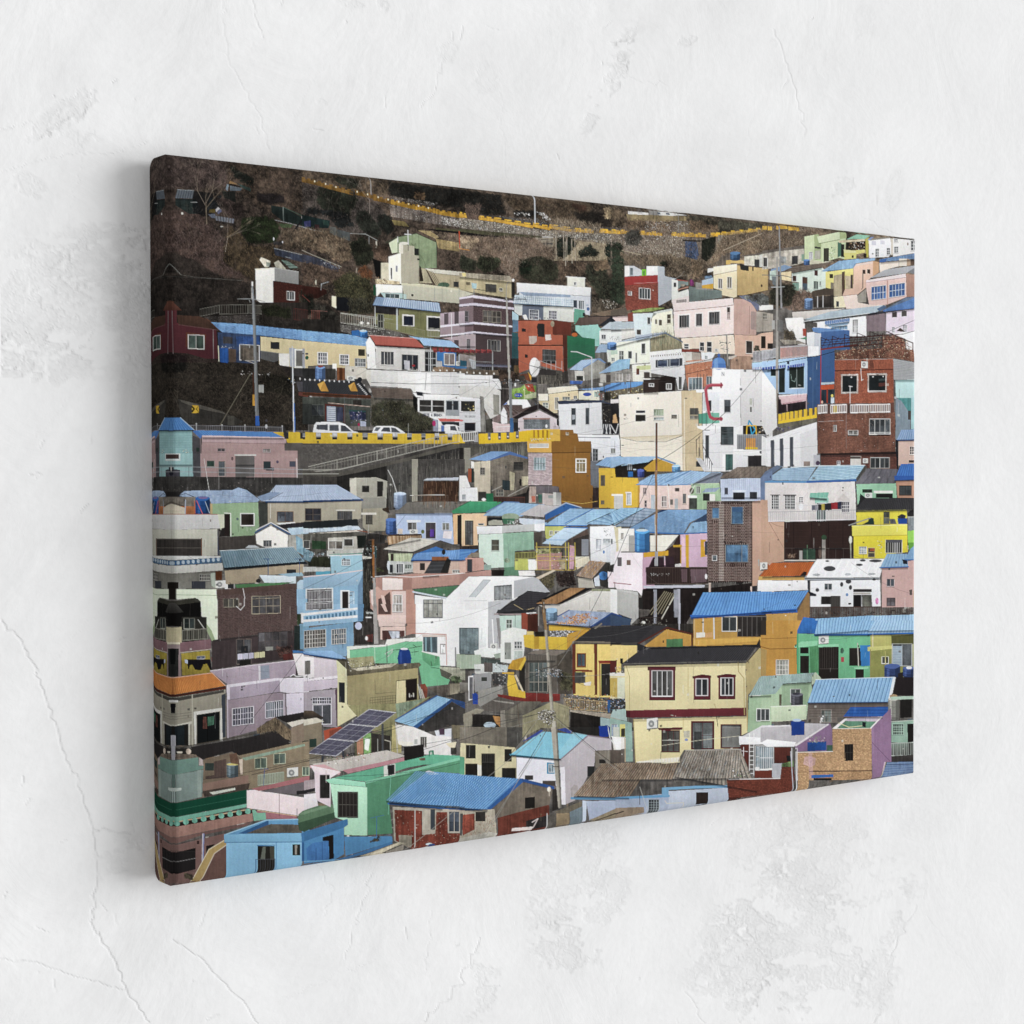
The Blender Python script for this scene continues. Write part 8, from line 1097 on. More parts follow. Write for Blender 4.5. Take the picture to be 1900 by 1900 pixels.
# grey concrete house
P('5e5852',250,1150,440,1040,640,1080,960,1110,720,1260,530,1220,300,1200,n=.15);P('8c8880',380,1070,640,1100,640,1120,420,1090,n=.1);P('6a655a',520,1220,740,1090,960,1090,860,1190,740,1260,740,1600,550,1600,530,1400,n=.2);P('8a8466',740,1260,1060,1100,1100,1090,1290,1150,1290,1420,960,1400,740,1520,n=.12);ST(160,14,['6c6850','a09a7c'],740,1260,1060,1110,1290,1150,1290,1400,740,1500,ang=(1.57,.1),cur=0,a=.5)
P('8a8474',40,1240,200,1170,290,1190,240,1230,160,1240,140,1390,50,1390,n=.12);P('2a2624',150,1240,480,1250,480,1410,145,1390,n=.3);E('a8bccc',355,1370,70,38,n=.1);P('b07c44',390,1260,480,1270,475,1390,420,1340,n=.2);P('8c867a',480,1200,530,1190,545,1420,480,1410,n=.15)
P('756e62',0,1395,550,1430,550,1620,0,1570,n=.15);P('4c4a46',550,1430,740,1400,740,1560,640,1650,550,1640,n=.2);P('c2b88e',10,1575,530,1625,530,1700,660,1740,660,1870,0,1860,n=.08);R('2c2a26',75,1610,185,1765,s=0,n=.25);R('26241f',250,1705,415,1860,s=0,n=.25);R('2e2c28',530,1660,612,1800,s=0,n=.25);P('55a07c',0,1745,55,1750,60,1900,0,1900,n=.06);P('2c2824',60,1820,210,1830,210,1900,60,1900,n=.3);P('d8d0b8',420,1700,530,1720,520,1900,420,1900,n=.06);P('2a2622',495,1870,660,1870,660,1900,495,1900)
# aqua roof,pale house
Q('7cc0d8',950,1450,1480,1500,1170,1770,600,1720,t='rib',k=26,c2='5ca4c4',w=.15,n=.05);P('8cc8dc',1340,1470,1500,1490,1160,1770,1100,1760,n=.05,a=.7);L('54a4c8',3.2,600,1728,1160,1785);P('3c50a0',740,1560,950,1440,980,1440,900,1500,n=.1);P('3c50a0',1150,1420,1240,1400,1330,1440,1300,1470,n=.2);P('b8b0b4',1240,1750,1530,1510,1780,1560,1780,1660,1600,1670,1580,1900,1170,1900,1170,1790,n=.05);P('dddae4',665,1750,1110,1790,1160,1900,700,1900,n=.03);L('8c7c8c',2,1170,1770,1520,1495,1780,1560);P('5c8cac',1025,1810,1100,1820,1100,1900,1030,1900,n=.1);P('7c7468',1590,1670,1780,1670,1780,1820,1610,1880,n=.12);P('584e46',1780,1670,1900,1660,1900,1840,1780,1820,n=.15);R('2a2826',1650,1775,1715,1820);P('e4e4e4',1790,1500,1900,1515,1900,1650,1830,1660,n=.04);L('c8ccd0',1.6,1745,1390,1770,1520,1850,1650);P('3c3834',1510,1860,1590,1860,1590,1900,1500,1900)
# pole
P('8c6c44',968,0,1005,0,1030,240,1000,250,n=.2);P('a19a8c',1000,240,1030,240,1110,1230,1070,1230,n=.1);P('6c6860',1020,240,1030,240,1110,1230,1095,1230,n=.1,a=.6);P('a8a294',1085,1320,1135,1320,1170,1880,1120,1880,n=.08);P('57534c',1130,1320,1140,1320,1172,1880,1155,1880,n=.1,a=.6)
L('544c44',2,940,715,1150,655);SPECK(160,['c8c8c8','3c3c40','8c8c90','5c7c94'],880,700,1210,690,1210,790,890,800,sz=2.4);SPECK(420,['c0bcb4','3a3632','7c766c','2a2826'],910,1220,1000,1180,1130,1200,1120,1280,1050,1370,930,1300,sz=2.6);TREE(1090,1340,120,'3a3632',1,-100,50,4)
for a in ((0,1140,1150,655),(0,1550,1050,1260),(0,1480,1000,1210),(530,1800,950,1260),(760,1900,1040,1380),(820,1900,1060,1360),(1120,1290,1900,1880),(1130,1280,1900,1860),(1150,840,1640,1470),(1200,790,1770,760),(1180,760,1480,900),(1160,660,1570,0),(330,1210,760,1240),(0,1400,950,1230)): WIRE(random.choice(['2c2c30','44444a','8c8a84']),.7,*a,12,.85)
L('5c4c40',1.2,680,1120,705,1420);L('4c4440',1.2,655,60,655,200);L('3a3634',.9,120,1400,120,1580)

at(1130,1140,522)
P('302c28',140,60,560,60,565,210,380,90,200,80,n=.3);P('bf8f3e',565,20,1092,10,1092,250,1010,215,560,210,n=.05);R('b78a3c',700,15,860,160,n=.05);W(753,10,857,112,2,1,'d8d8d0','34383a',s=0,fw=1.4);R('312c2a',860,10,1056,148,s=0,n=.15);GR(860,10,1056,148,6,'706c68',1,1,s=0);L('c8ccd0',2,628,20,628,120);L('c8ccd0',2.4,700,20,702,160);L('c8a878',1.4,568,30,570,200);P('d8d4c8',580,120,640,118,640,150,580,155);P('c8945c',640,125,690,115,690,150,640,155);P('efb84c',565,168,1092,150,1092,170,565,210,a=.4);P('2f68c0',540,0,960,0,545,26)
P('3c506c',0,0,142,28,135,68,0,72,n=.05);SPECK(60,['8c8a80','5c5850','1c1a18'],190,30,380,20,380,75,190,75,sz=2);L('a8a8b0',2.2,465,0,467,98)
Q('3b3a3d',0,75,380,72,190,190,0,188,t='tile',k=26,j=9,c2='2e2d30',n=.05);P('3a383b',300,76,400,72,210,190,180,190,n=.05);P('5c5854',0,188,180,190,180,205,0,204);P('c28f3c',225,215,380,98,548,135,548,210,230,218,n=.05);L('5c2c22',3,190,195,385,86,558,132);P('5c2c22',545,130,560,132,560,210,548,210);P('4c7c50',378,165,492,160,492,215,378,218,n=.12);P('dcbf72',0,205,180,208,180,260,80,330,0,340,n=.05);P('5c2824',0,310,45,308,40,390,0,395,n=.1);SPECK(60,['d8d4c8','8c6c5c','5c7c5c','2c2826'],30,350,95,350,95,420,30,410,sz=2)
P('d8d4c8',0,400,100,395,100,415,0,415);P('cfc08c',0,415,100,415,100,570,0,570,n=.06);P('c8ccb0',50,425,98,425,98,570,50,570,n=.06);P('b89c48',0,430,48,430,48,560,0,555,n=.08);P('3c3a38',0,570,105,570,105,640,0,670,n=.35);SPECK(100,['c8c8c8','7c5c5c','4c6c8c'],0,540,105,570,105,650,0,650,sz=2);P('98b0ac',20,645,105,640,115,725,0,695,n=.06);P('82a095',0,700,145,735,155,1000,105,1000,105,830,0,830,n=.07);W(5,742,50,830,2,1,'d0d8d8','7c8ca0',s=0);P('c8c06c',65,745,102,745,102,830,65,830);R('3a3830',72,775,100,830);P('d8d4cc',10,825,105,835,105,910,25,920,n=.05);P('5c544e',0,920,100,918,105,1005,0,1008,n=.15);L('a8987c',2,100,840,102,1000)
# the big cream house
P('d9ca94',95,340,915,325,920,640,105,655,n=.03);P('ad9c6a',915,325,1008,225,1058,235,1058,420,935,540,925,640,n=.05);P('c8863c',1058,235,1092,225,1092,420,1058,420,n=.05)
Q('3d3c40',270,222,1000,200,920,312,85,332,t='rib',k=52,c2='2b2b2e',w=.25,n=.05);P('3a393d',80,330,200,240,300,222,160,320,n=.06);P('2e2e31',180,190,260,222,200,245,185,240);P('28282b',260,222,990,200,1012,155,1015,210,1000,222,920,215,280,234,n=.05);P('5c5a58',85,330,920,310,922,326,92,345,n=.08);P('77736c',85,332,920,313,920,320,88,339);P('28282b',1010,205,1092,230,1092,240,1010,225);L('3a2c24',1.6,925,320,1008,222);P('1c1c1e',65,295,85,295,85,335,68,330)
P('6e2a32',105,650,920,630,920,685,150,700,108,695,n=.05);P('541f28',105,650,135,650,135,700,108,695);L('8c4c50',.7,110,652,920,632);P('d9ca92',155,710,928,690,930,800,870,830,870,910,500,920,470,970,175,1005,n=.03);L('a8965c',1,108,345,130,420,130,640);L('a8965c',1.4,158,710,172,1005);L('b09c64',.8,527,360,527,570);L('b09c64',.8,495,700,495,800);L('a8945c',1.6,865,320,868,385,905,430,910,680);L('b09c64',1.8,925,520,930,790);S(.18,95,345,915,326,915,345,95,362);S(.2,155,708,925,688,925,705,155,728)
def FW(x0,y0,x1,y1,ix0,iy0,ix1,iy1,k,g='2c2e32'): R('662630',x0,y0,x1,y1,s=0);W(ix0,iy0,ix1,iy1,k,1,'eceae8',g,s=0,fw=1.6,mw=1.3)
R('4c1e26',253,352,443,376,s=0);FW(263,360,440,582,278,376,424,556,4,'4c4a48');P('5c2029',555,418,620,404,685,412,680,434,558,434);FW(566,425,680,578,577,432,662,552,2);P('5c2029',722,412,788,400,852,406,848,428,725,430);FW(733,420,848,575,747,426,834,550,3)
AC(247,708,322,775);P('8c8c8c',315,715,325,715,325,770,318,775);P('5c2028',322,770,490,765,488,782,330,785);W(346,785,474,935,3,1,'5e252b','4a4844',s=0,fw=2);L('c8c4b8',.8,350,855,470,852);W(547,722,706,918,2,2,'5e252b','5c6060',s=0,fw=3.4);R('3a3c3c',568,795,620,915,s=0,n=.2);W(748,745,890,908,1,1,'5e252b','4c4c4a',s=0,fw=2.2);GR(762,765,880,895,16,'8c8a84',2,.7,s=0);P('a8a490',497,790,540,788,538,835,500,838,n=.2);E('7c8cb8',516,850,12,10);WIRE('e0d8b8',.8,350,890,870,825,-4,.8);TREE(715,640,60,'8c6c3c',.7,-100,30,2);L('3c3430',1.2,720,690,730,760);SPECK(5,['d8d4c4'],395,680,440,682,440,690,395,690,sz=2)
P('e0dccc',180,1000,470,968,460,1005,180,1008,n=.05);RAIL('d8cca4',270,985,470,968,34,10,1)
# green cottage left part
P('93b08c',940,555,1092,545,1092,760,930,800,n=.06);Q('8fa8a4',1010,425,1092,422,1092,545,940,550,t='rib',k=9,c2='7c9896',w=.2,n=.1);L('d0d4c8',1.4,945,550,1092,545);W(990,636,1082,725,2,1,'e4e4e0','3c4040',s=0,fw=1.6)
P('c4c4c6',872,840,1030,752,1092,750,1092,875,880,885,n=.05);P('e4e4e6',872,825,1000,835,1092,840,1092,880,875,885,n=.03);P('5e2a22',888,880,940,880,940,1092,892,1092,n=.12);W(985,890,1092,1040,8,2,'e8e8e8','6c7c84',s=0,fw=1);P('d8d8d4',980,1040,1092,1030,1092,1060,985,1062);P('7c3a2c',980,1062,1092,1062,1092,1092,980,1092,n=.1)
for x in (944,974): L('e8e8e4',1.3,x,808,x,1092)
for y in range(840,1092,30): L('e8e8e4',1.1,944,y,974,y)
L('c8c8c4',1.2,905,900,905,1092);L('d0d0cc',1,870,925,932,930)
# corrugated rusty roofs
Q('8e8478',520,922,885,915,1000,1200,440,1100,t='rib',k=22,c2='5a5854',w=.22,n=.2);Q('8e8478',510,925,890,918,880,1110,420,1115,t='rib',k=24,c2='5c5a56',w=.22,n=.2);Q('8c7864',20,1008,460,1012,420,1120,-60,1120,t='rib',k=26,c2='564e46',w=.22,n=.2)
ST(420,9,['b4b0a8','6c4c3c','8ca0b0','4c4844','c4c0b8'],510,930,885,920,880,1100,440,1110,ang=(1.95,.06),cur=0,a=.55);ST(260,9,['94908c','5c4030','86603c','3c3834'],0,1012,455,1015,420,1100,0,1100,ang=(2.0,.06),cur=0,a=.55);L('a8a49c',1.2,510,922,885,915)

at(1410,1150,522)
P('c08a38',0,0,275,0,245,80,240,200,245,365,190,375,0,380,n=.05);R('3a322c',0,0,36,100,s=0);P('a8884c',0,190,40,200,35,380,0,380,n=.06);L('8c5c24',1.6,0,178,60,195,245,190);W(102,268,190,372,4,3,'e0dcd0','8c8c84',s=0,fw=1.2);L('7c5020',.8,0,125,245,118)
P('65b080',245,90,745,105,740,400,530,400,245,360,n=.05);Q('80b0dc',365,0,770,0,735,95,365,95,t='rib',k=20,c2='41699c',w=.13);Q('94bce0',770,0,1042,0,1042,88,720,92,t='rib',k=15,c2='5780b0',w=.13);P('2c68b4',245,70,275,0,385,0,365,90,245,88,n=.1);L('2c6cc0',3.6,365,100,722,96,1042,88)
P('83cc9c',225,175,270,145,385,138,380,170,230,186,n=.05);AC(392,108,458,160);R('221f1d',265,182,322,225,s=0);R('2a2421',265,240,325,360,s=0,n=.2);P('4c8c5c',330,180,390,170,390,355,335,358,n=.12);R('28221f',392,178,528,398,s=0,n=.12);GR(400,180,525,330,8,'4c4440',2,.7,s=0);P('86d0a0',388,165,528,160,528,178,388,182);R('2b2523',598,188,682,310,s=0,n=.15);P('2f7cc4',672,170,740,168,738,308,680,312,n=.07);R('27211f',640,330,698,398,s=0);P('86c89c',630,318,730,315,730,330,635,332);E('3c5c4c',550,206,12,20,n=.3);P('b03c4c',542,250,565,250,565,282,544,284);L('b8b4a8',1.6,655,155,662,310);WIRE('6cae88',.8,560,100,575,380,2);L('48a06c',3,248,95,250,362)
P('8a8c48',740,100,1042,92,1042,400,745,395,n=.08);P('adaa5c',742,100,880,100,885,175,745,182,n=.05);P('c2c06c',722,180,893,170,893,192,722,210,n=.05);P('56562c',885,105,1042,95,1042,160,885,165,n=.08);W(888,158,1026,312,2,1,'c8ccd0','4c5054',s=0,fw=1.2);RQ('9cacb8',895,175,955,310,s=0,t='row',k=12,c2='8498a8');W(818,246,866,296,2,1,'e0e0d4','3c3c34',s=0);L('8c8448',2,742,200,744,395);L('d8c898',1.6,756,96,758,180);L('a8a05c',1.6,843,210,846,300)
TANK('34487c',838,312,945,388,2);TANK('34487c',962,325,1042,378,2);E('d8dce0',1005,322,20,10);P('262022',905,385,1042,385,1042,515,895,510,n=.12);P('2a2422',930,360,965,350,965,390,930,390)
Q('8fa8a4',0,380,100,375,60,505,0,508,t='rib',k=8,c2='7c9896',w=.2);Q('8fa8a4',100,375,372,355,340,420,145,430,t='rib',k=22,c2='7c9896',w=.2,n=.1);P('8fa8a4',60,400,140,380,150,435,100,500,60,505,n=.1);P('93b08c',0,510,100,500,150,435,340,425,350,470,320,580,310,670,110,690,60,690,0,690,n=.06,c2='a8bf9c');P('a8b89c',345,380,372,352,410,395,345,440,n=.1)
P('86a080',140,440,325,430,320,580,145,580,n=.06);W(200,465,272,560,2,1,'e0e0dc','3c4440',s=0);TANK('4c4c54',205,505,288,575,2);E('3c3c44',240,500,26,8);P('b5c6a4',70,590,305,580,310,665,75,685,n=.06);L('d8e0cc',1.6,70,588,308,578);P('c4ccac',110,685,310,668,310,675,110,690);W(0,602,62,685,2,1,'e4e4e0','3c4040',s=0,fw=1.2);R('5c5444',125,505,142,580,s=0)
Q('82b0dc',372,405,905,388,862,555,318,560,t='rib',k=22,c2='4c76a8',w=.14,n=.05);L('cce0ec',1.2,372,403,905,386);L('3c5c8c',1.6,318,562,862,556);P('d0d8e0',895,390,915,385,895,490,862,550);P('625852',320,565,862,560,862,590,880,690,380,700,320,690,n=.12,c2='7a7068');W(410,608,480,695,3,1,'9a948c','5c6460',s=0);for_=[L('4c443e',.6,330,600+i*18,640,598+i*18) for i in range(5)];SPECK(16,['e8e4e4'],392,645,425,645,425,690,400,690,sz=3);R('5c5854',520,660,560,690,s=0)
Q('2a62b8',610,590,895,588,830,655,560,656,t='row',k=3,c2='2458a8',n=.08);TANK('8c8c84',865,535,938,670,2);E('a08464',900,515,26,12);P('22201e',945,540,1025,535,1025,660,945,665,n=.15);P('a0bca8',880,520,1042,515,1042,535,885,540);P('85a592',888,695,1042,680,1042,840,888,830,n=.06);W(895,705,970,780,6,4,'a8c8b4','2c3430',s=0,fw=1);P('1d1a18',995,705,1042,702,1042,915,1000,915,n=.15);P('6a7c70',888,835,1000,838,1000,930,888,930,n=.1,c2='3c3a38');RAIL('a8b0a8',888,838,1042,832,85,12,.8);P('3a3634',888,925,1042,915,1042,965,888,965,n=.2);L('a8b8a8',1.6,888,690,1042,680)
P('c2b4c4',578,665,820,655,800,690,580,690,n=.05);P('5c8c70',510,735,580,685,790,688,740,735,n=.12);P('e4dcdc',488,735,575,665,590,670,515,738);P('e4dcdc',740,735,815,655,830,655,760,735);LL('d0cc98',1.4,pts((530,700,600,728,690,718)));P('1c2028',690,690,715,695,712,730,690,722)
P('8c6c8c',752,735,885,595,888,965,840,965,815,1070,760,1080,n=.05);P('a484a4',752,738,770,720,770,900,755,920,a=.4);L('6c5070',.9,755,830,880,960);P('c8a4c0',840,965,850,965,835,1060,820,1068);Q('b78f66',488,738,752,735,755,1022,490,1025,t='brick',k=26,j=30,c2='977450',w=.25,n=.05);Q('b78f66',245,900,490,895,490,1025,255,1028,t='brick',k=24,j=14,c2='977450',w=.25,n=.05);Q('b08860',255,1035,755,1028,760,1085,260,1092,t='brick',k=50,j=6,c2='94704c',w=.25,n=.06);L('5c3c28',1.6,250,1030,755,1024);L('e0d8cc',1.2,245,900,490,893);L('e8dcd0',1,488,738,752,735)
P('1f1b1a',570,845,628,842,628,955,575,960,n=.1);GR(570,845,628,955,3,'3c3834',3,.8,s=0);P('c8a0b4',300,930,340,925,375,940,370,985,340,1000,290,980,n=.15,a=.5);P('c8a0b4',325,900,350,900,360,1080,330,1080,a=.4);P('2f68b4',345,1055,495,1050,495,1068,345,1076);R('1a1818',360,1075,485,1090,s=0)
P('aca8ac',0,730,200,715,300,700,460,705,240,850,0,830,n=.06);P('d4d0d4',0,720,200,712,200,722,0,730);P('86688a',235,850,470,700,485,745,490,890,240,895,n=.06);P('cfc8cc',230,850,460,702,462,712,240,860);P('1c3f90',205,690,240,680,298,690,298,780,210,785,n=.08);E('a8c0dc',245,680,30,10);P('e2e2e4',0,835,45,810,240,830,230,860,45,862,n=.03);P('1f4c94',318,830,445,825,445,885,318,892,n=.15);SPECK(60,['8c9c7c','5c6c4c','c8b8b8'],320,790,440,785,430,830,325,835,sz=2.4);P('3c5c4c',450,850,490,850,490,890,450,890,n=.2);P('5c2c24',92,865,205,865,205,970,95,975,n=.12);W(-10,860,90,1015,7,2,'e8e8e8','6c7c84',s=0,fw=1);P('dcdcd8',0,1015,90,1005,90,1025,0,1030);P('6b3024',0,1025,85,1025,85,1075,0,1080,n=.1);Q('6b3024',135,1000,225,998,235,1092,135,1092,t='brick',k=10,j=12,c2='542620');P('a8a8a8',85,975,140,975,135,1075,85,1075,n=.06);P('5c7444',140,980,225,955,225,998,145,998,n=.4);P('1c1e20',175,920,215,920,215,960,180,960,n=.3)
for x in (212,240,248): L('d0ccd0',1.3,x,870,x+4,1090)
Q('6c84a8',860,968,1042,962,1042,1050,820,1070,t='row',k=6,c2='54709c',w=.2,n=.12);L('a8a090',1.6,850,968,822,1068);L('3c4c6c',1.2,858,985,1042,980)

at(270,1360,522)
P('2f2b2b',290,100,700,30,860,0,970,80,620,160,570,130,370,185,330,160,n=.1);P('7a6a58',370,190,570,135,640,180,690,290,690,330,640,390,370,400,n=.1);P('8c7c64',610,160,960,80,1092,60,1092,310,670,390,640,330,640,185,n=.08);P('8aa28c',635,175,1060,78,1065,92,660,192,n=.1);W(722,175,805,250,2,1,'b8c0a0','4c5a50',s=-.06,fw=1.3);W(850,145,932,218,2,1,'b8c0a0','4c5a50',s=-.06,fw=1.3);R('7c8c78',742,290,920,365,s=-.12,a=.6);GR(745,292,918,362,16,'a8b4a0',2,.8,s=-.13);AC(940,245,1015,305);W(1045,235,1092,295,2,1,'b8c8a8','5c6c60',s=0);R('34403c',385,210,445,260,s=0,n=.2);P('5c4a44',445,200,530,180,530,310,390,320,390,300,450,290,n=.15);TANK('5c6c74',533,218,612,300,2);E('c8b868',572,218,40,8);P('c8b4a0',618,185,640,180,640,285,625,285,n=.1);P('6c5040',550,150,600,140,620,220,560,210,n=.2)
P('8a6d60',370,350,680,290,680,345,370,400,n=.06);P('4c4038',370,400,690,345,680,390,380,440,n=.2);P('c4c8b8',415,410,590,378,590,392,440,425);L('4c4640',1.2,700,290,1092,190);L('3c5c94',1.1,790,245,780,380);L('3c5c94',1,762,248,815,250);WIRE('2c2c2c',.7,50,360,1092,180,20,.8)
P('6f6256',62,150,310,150,340,175,60,180,n=.3);E('c8b4a0',87,130,16,20,n=.3);E('c8b4a0',275,130,16,20,n=.3);P('a8a8b0',166,25,190,25,186,190,170,190)
P('6a8c80',50,180,186,192,340,170,345,230,375,225,375,250,186,290,50,272,n=.05);P('5f766f',50,275,186,290,186,480,52,465,n=.05);P('7a8c86',186,290,375,255,365,440,190,480,n=.05);P('8c9c94',335,260,360,255,360,440,335,445);P('b4c0b8',132,385,225,378,225,395,180,405,140,400);L('a8b8b4',1.4,181,400,182,480);P('b8a8a4',345,170,370,185,375,225,345,225,n=.2)
P('0d4c36',50,465,188,483,668,390,668,485,188,578,52,550,n=.06);L('2c6c54',.8,190,530,665,440);P('6cac94',52,552,188,580,668,487,665,510,188,610,52,582,n=.05);L('c8a880',1.6,52,585,188,612,700,522)
P('2c1e1c',55,590,188,620,700,525,705,560,190,650,55,625)
for i in range(11): x=75+i*60;E('6cae96',x,610+(i*9 if i < 2 else 22-(i-1)*10.4),19,19,n=.2)
P('9c7468',55,622,188,645,705,552,710,605,190,718,56,690,n=.08);P('6c504c',56,692,190,720,700,612,660,640,370,700,188,760,56,740,n=.1,c2='7c5c54');P('7a5c56',56,740,188,770,520,690,530,1000,186,1040,60,980,n=.07);L('54403c',1,56,745,188,765,345,725);R('3c2828',328,740,345,765,s=0)
P('1c191a',60,795,188,820,320,788,318,935,188,970,64,945,n=.15);GR(64,812,316,955,36,'3c3836',1,.5,s=0);L('7c7878',1,62,868,188,885,318,860);P('b0acb8',365,690,380,690,372,880,360,885);P('7c84b4',374,690,380,690,374,870,368,880);P('201a1c',392,775,450,762,400,850,390,850);P('684c44',470,800,528,770,528,1000,350,1020,n=.08)
P('a88c54',290,1020,410,800,510,738,530,765,445,830,355,1020,n=.06);L('d8c8a8',1.3,290,1020,410,800,512,738);L('d0c0a8',1.3,355,1018,446,828,530,768);BUSH('4c4434',240,960,310,965,300,1015,235,1000,rag=5,n=.5)
# pink roofs
P('e6d2d4',668,395,720,392,1092,450,1092,590,1000,565,668,515,n=.03);P('a8686c',700,385,1092,295,1092,330,750,400,n=.05);P('6c6468',760,405,1092,330,1092,430,850,410,n=.08);R('2c2a2c',1005,400,1075,425,s=-.1);P('a06870',735,535,1000,570,1010,590,800,590,730,550,n=.08);P('74b094',705,530,720,528,740,550,795,548,798,595,715,605,n=.05);L('d8b088',1.2,740,532,1010,572);L('5c4c4c',.8,888,420,888,570);L('4c4c54',.8,1008,520,1008,590)
# blue roof house
P('5c94c0',515,700,800,598,1092,590,1092,690,1035,695,n=.04);P('5c564c',640,690,830,625,1035,630,1040,688,n=.2);P('2f5c8c',610,690,815,600,815,630,660,692);L('94c4e4',1.6,515,700,800,598,1040,592);P('72aad0',513,698,1035,688,1040,748,515,750,n=.03);P('7ab0d6',528,752,1040,750,1045,980,528,992,n=.03);L('3c6c98',1.4,515,752,1040,748);P('3c74a8',1035,690,1092,670,1092,760,1040,750,n=.05);P('2c5c90',1040,750,1092,760,1092,880,1040,880,n=.06)
R('262420',738,775,856,958,s=0,n=.2);P('7c8478',775,780,795,780,790,870,760,865,a=.7);P('5c5c50',822,780,852,780,852,870,825,870,a=.6);GR(726,868,858,960,8,'4c4c54',2,.8,s=-.02);L('2c5c94',1.4,728,868,728,960);L('2c5c94',1.4,738,772,856,770);R('28261f',975,765,1028,840,s=0,n=.2);P('b8b4a8',992,770,1008,770,1006,835,994,835,a=.7);L('3c74a8',1,866,752,866,945)
at(560,1360,522)
P('5a7a5c',-38,560,-10,536,60,508,150,490,190,492,212,530,210,585,130,622,40,660,0,680,-30,668,-42,620,n=.08);P('2f4a36',-42,618,0,606,208,545,210,588,130,622,0,680,-34,668,n=.1,a=.75);P('86a484',-30,560,0,540,140,500,180,500,150,514,0,560,a=.5);E('7c6c54',120,492,34,9)
P('bcb4ac',60,215,220,190,560,120,690,160,300,260,90,270,n=.08);SPECK(60,['e8e4dc','4c4844','7c8c5c','a86c64'],130,150,460,140,420,200,150,220,sz=2.4);P('c8989c',40,225,140,218,250,270,240,290,40,240,n=.05);P('b88088',260,258,700,165,700,190,300,280,n=.06);P('e0d0d4',45,225,250,268,180,310,110,340,60,255,n=.04);P('d8c4cc',70,262,180,285,180,510,80,460,n=.04);R('2c2a28',108,290,175,450,s=0,n=.2);L('b8a8a4',1.2,150,260,150,340);P('a8989c',0,330,75,320,75,385,0,400,n=.08);P('2c2a2e',0,395,75,378,75,400,0,415);P('d8d0d4',0,425,80,415,95,500,0,530,n=.04)
P('5aa885',200,310,560,225,870,150,1090,168,700,240,420,335,n=.06);P('8cd0ac',145,325,200,312,415,340,418,372,180,350,n=.04);P('4f8a68',418,340,1090,165,1090,280,850,268,740,350,575,480,600,690,430,700,n=.06);P('72b894',415,332,1090,162,1090,180,420,350,n=.04);P('a4d8b4',178,352,428,375,428,705,272,700,270,600,210,580,n=.03);R('2b2624',228,403,365,582,s=.02,n=.1);GR(235,410,360,575,5,'54504a',3,.9,s=.02);L('6cb494',1,590,290,570,560);L('3c6ca0',1.2,492,580,490,740);L('3c6c98',1,450,585,540,565)
P('c8c8c0',540,228,618,212,618,290,542,300);P('262628',565,225,614,218,614,285,570,295);P('23201f',676,97,810,83,812,165,680,195,n=.1);L('2c7c5c',2,850,160,850,130,875,125,878,150);P('6c5c4c',780,175,820,172,822,190,785,192,n=.3)
Q('6ea4dc',850,265,1250,300,940,520,575,475,t='rib',k=28,c2='35689f',w=.25,n=.05);Q('6ea4dc',845,265,1092,285,1092,505,575,475,t='rib',k=24,c2='35689f',w=.25,n=.05);L('2f68b0',3.6,572,485,940,520,1092,528);L('7ca0d0',1.4,575,470,845,265);P('c8ccd4',820,270,845,258,920,285,850,290,n=.2)
P('a8a090',600,508,1092,530,1092,760,740,800,610,740,n=.1);P('7c3a2c',612,528,800,535,800,700,890,690,895,545,970,545,975,690,1092,690,1092,750,740,800,620,740,n=.25);SPECK(260,['947c6c','54241c','8c4c3c','9c7060'],612,528,1092,545,1092,750,740,798,620,740,sz=2.2);P('b0a898',800,530,855,530,858,670,802,665,n=.1);R('3c444c',858,525,888,665,s=0);W(975,535,1060,685,2,1,'b8b0a4','3c4450',s=0,fw=2);P('8c8474',640,700,728,705,728,790,645,760,n=.2);L('d0c8bc',1,752,530,752,790);WIRE('a8a498',.8,690,800,1092,470,6,.8)
P('3a72a4',0,680,295,590,298,630,270,650,0,745,n=.05);P('4884b8',0,745,270,650,270,830,200,880,0,900,n=.05);P('4a84b4',272,712,595,710,600,745,280,845,n=.05);P('3c70a0',200,880,595,745,600,760,420,830,240,885,n=.05);P('1f1a18',125,715,198,698,202,865,170,870,165,740,125,742);P('3c70ac',15,790,60,755,120,745,165,740,168,870,80,880,18,870,n=.08);L('2c5488',1.2,80,790,80,875);L('2c5488',1.2,122,748,124,870);L('6ca4d0',1.4,0,882,240,875);P('a8a088',380,850,640,750,680,755,480,840,n=.2);P('c8bca0',440,840,600,770,660,748,530,830,n=.15);P('8c8478',560,820,672,765,680,810,560,830,n=.15);BUSH('3c382c',435,750,510,700,520,740,450,755,rag=4);E('c0d0d8',850,765,24,10);E('2c4c80',870,772,24,10)
for a in ((0,200,1092,30),(250,300,800,260),(420,340,1092,200)): WIRE('2c3034',.7,*a,8,.8)
at(850,1350,522)
P('c2b88e',10,105,380,140,385,355,5,330,n=.06);P('756e62',0,0,318,0,318,132,0,108,n=.15);P('4c4a46',318,0,425,0,425,70,375,135,318,132,n=.2);P('55a07c',0,200,33,205,33,325,0,320,n=.06);R('2a2824',42,122,108,215,s=0,n=.2);R('24221f',145,180,238,345,s=0,n=.2);GR(148,185,236,240,9,'54524c',2,.6,s=0);R('282623',303,150,352,235,s=0);R('26221f',36,250,120,330,s=0,n=.2);R('24221f',286,278,380,352,s=0,n=.2);P('d8d4c8',120,255,145,260,148,330,122,330)
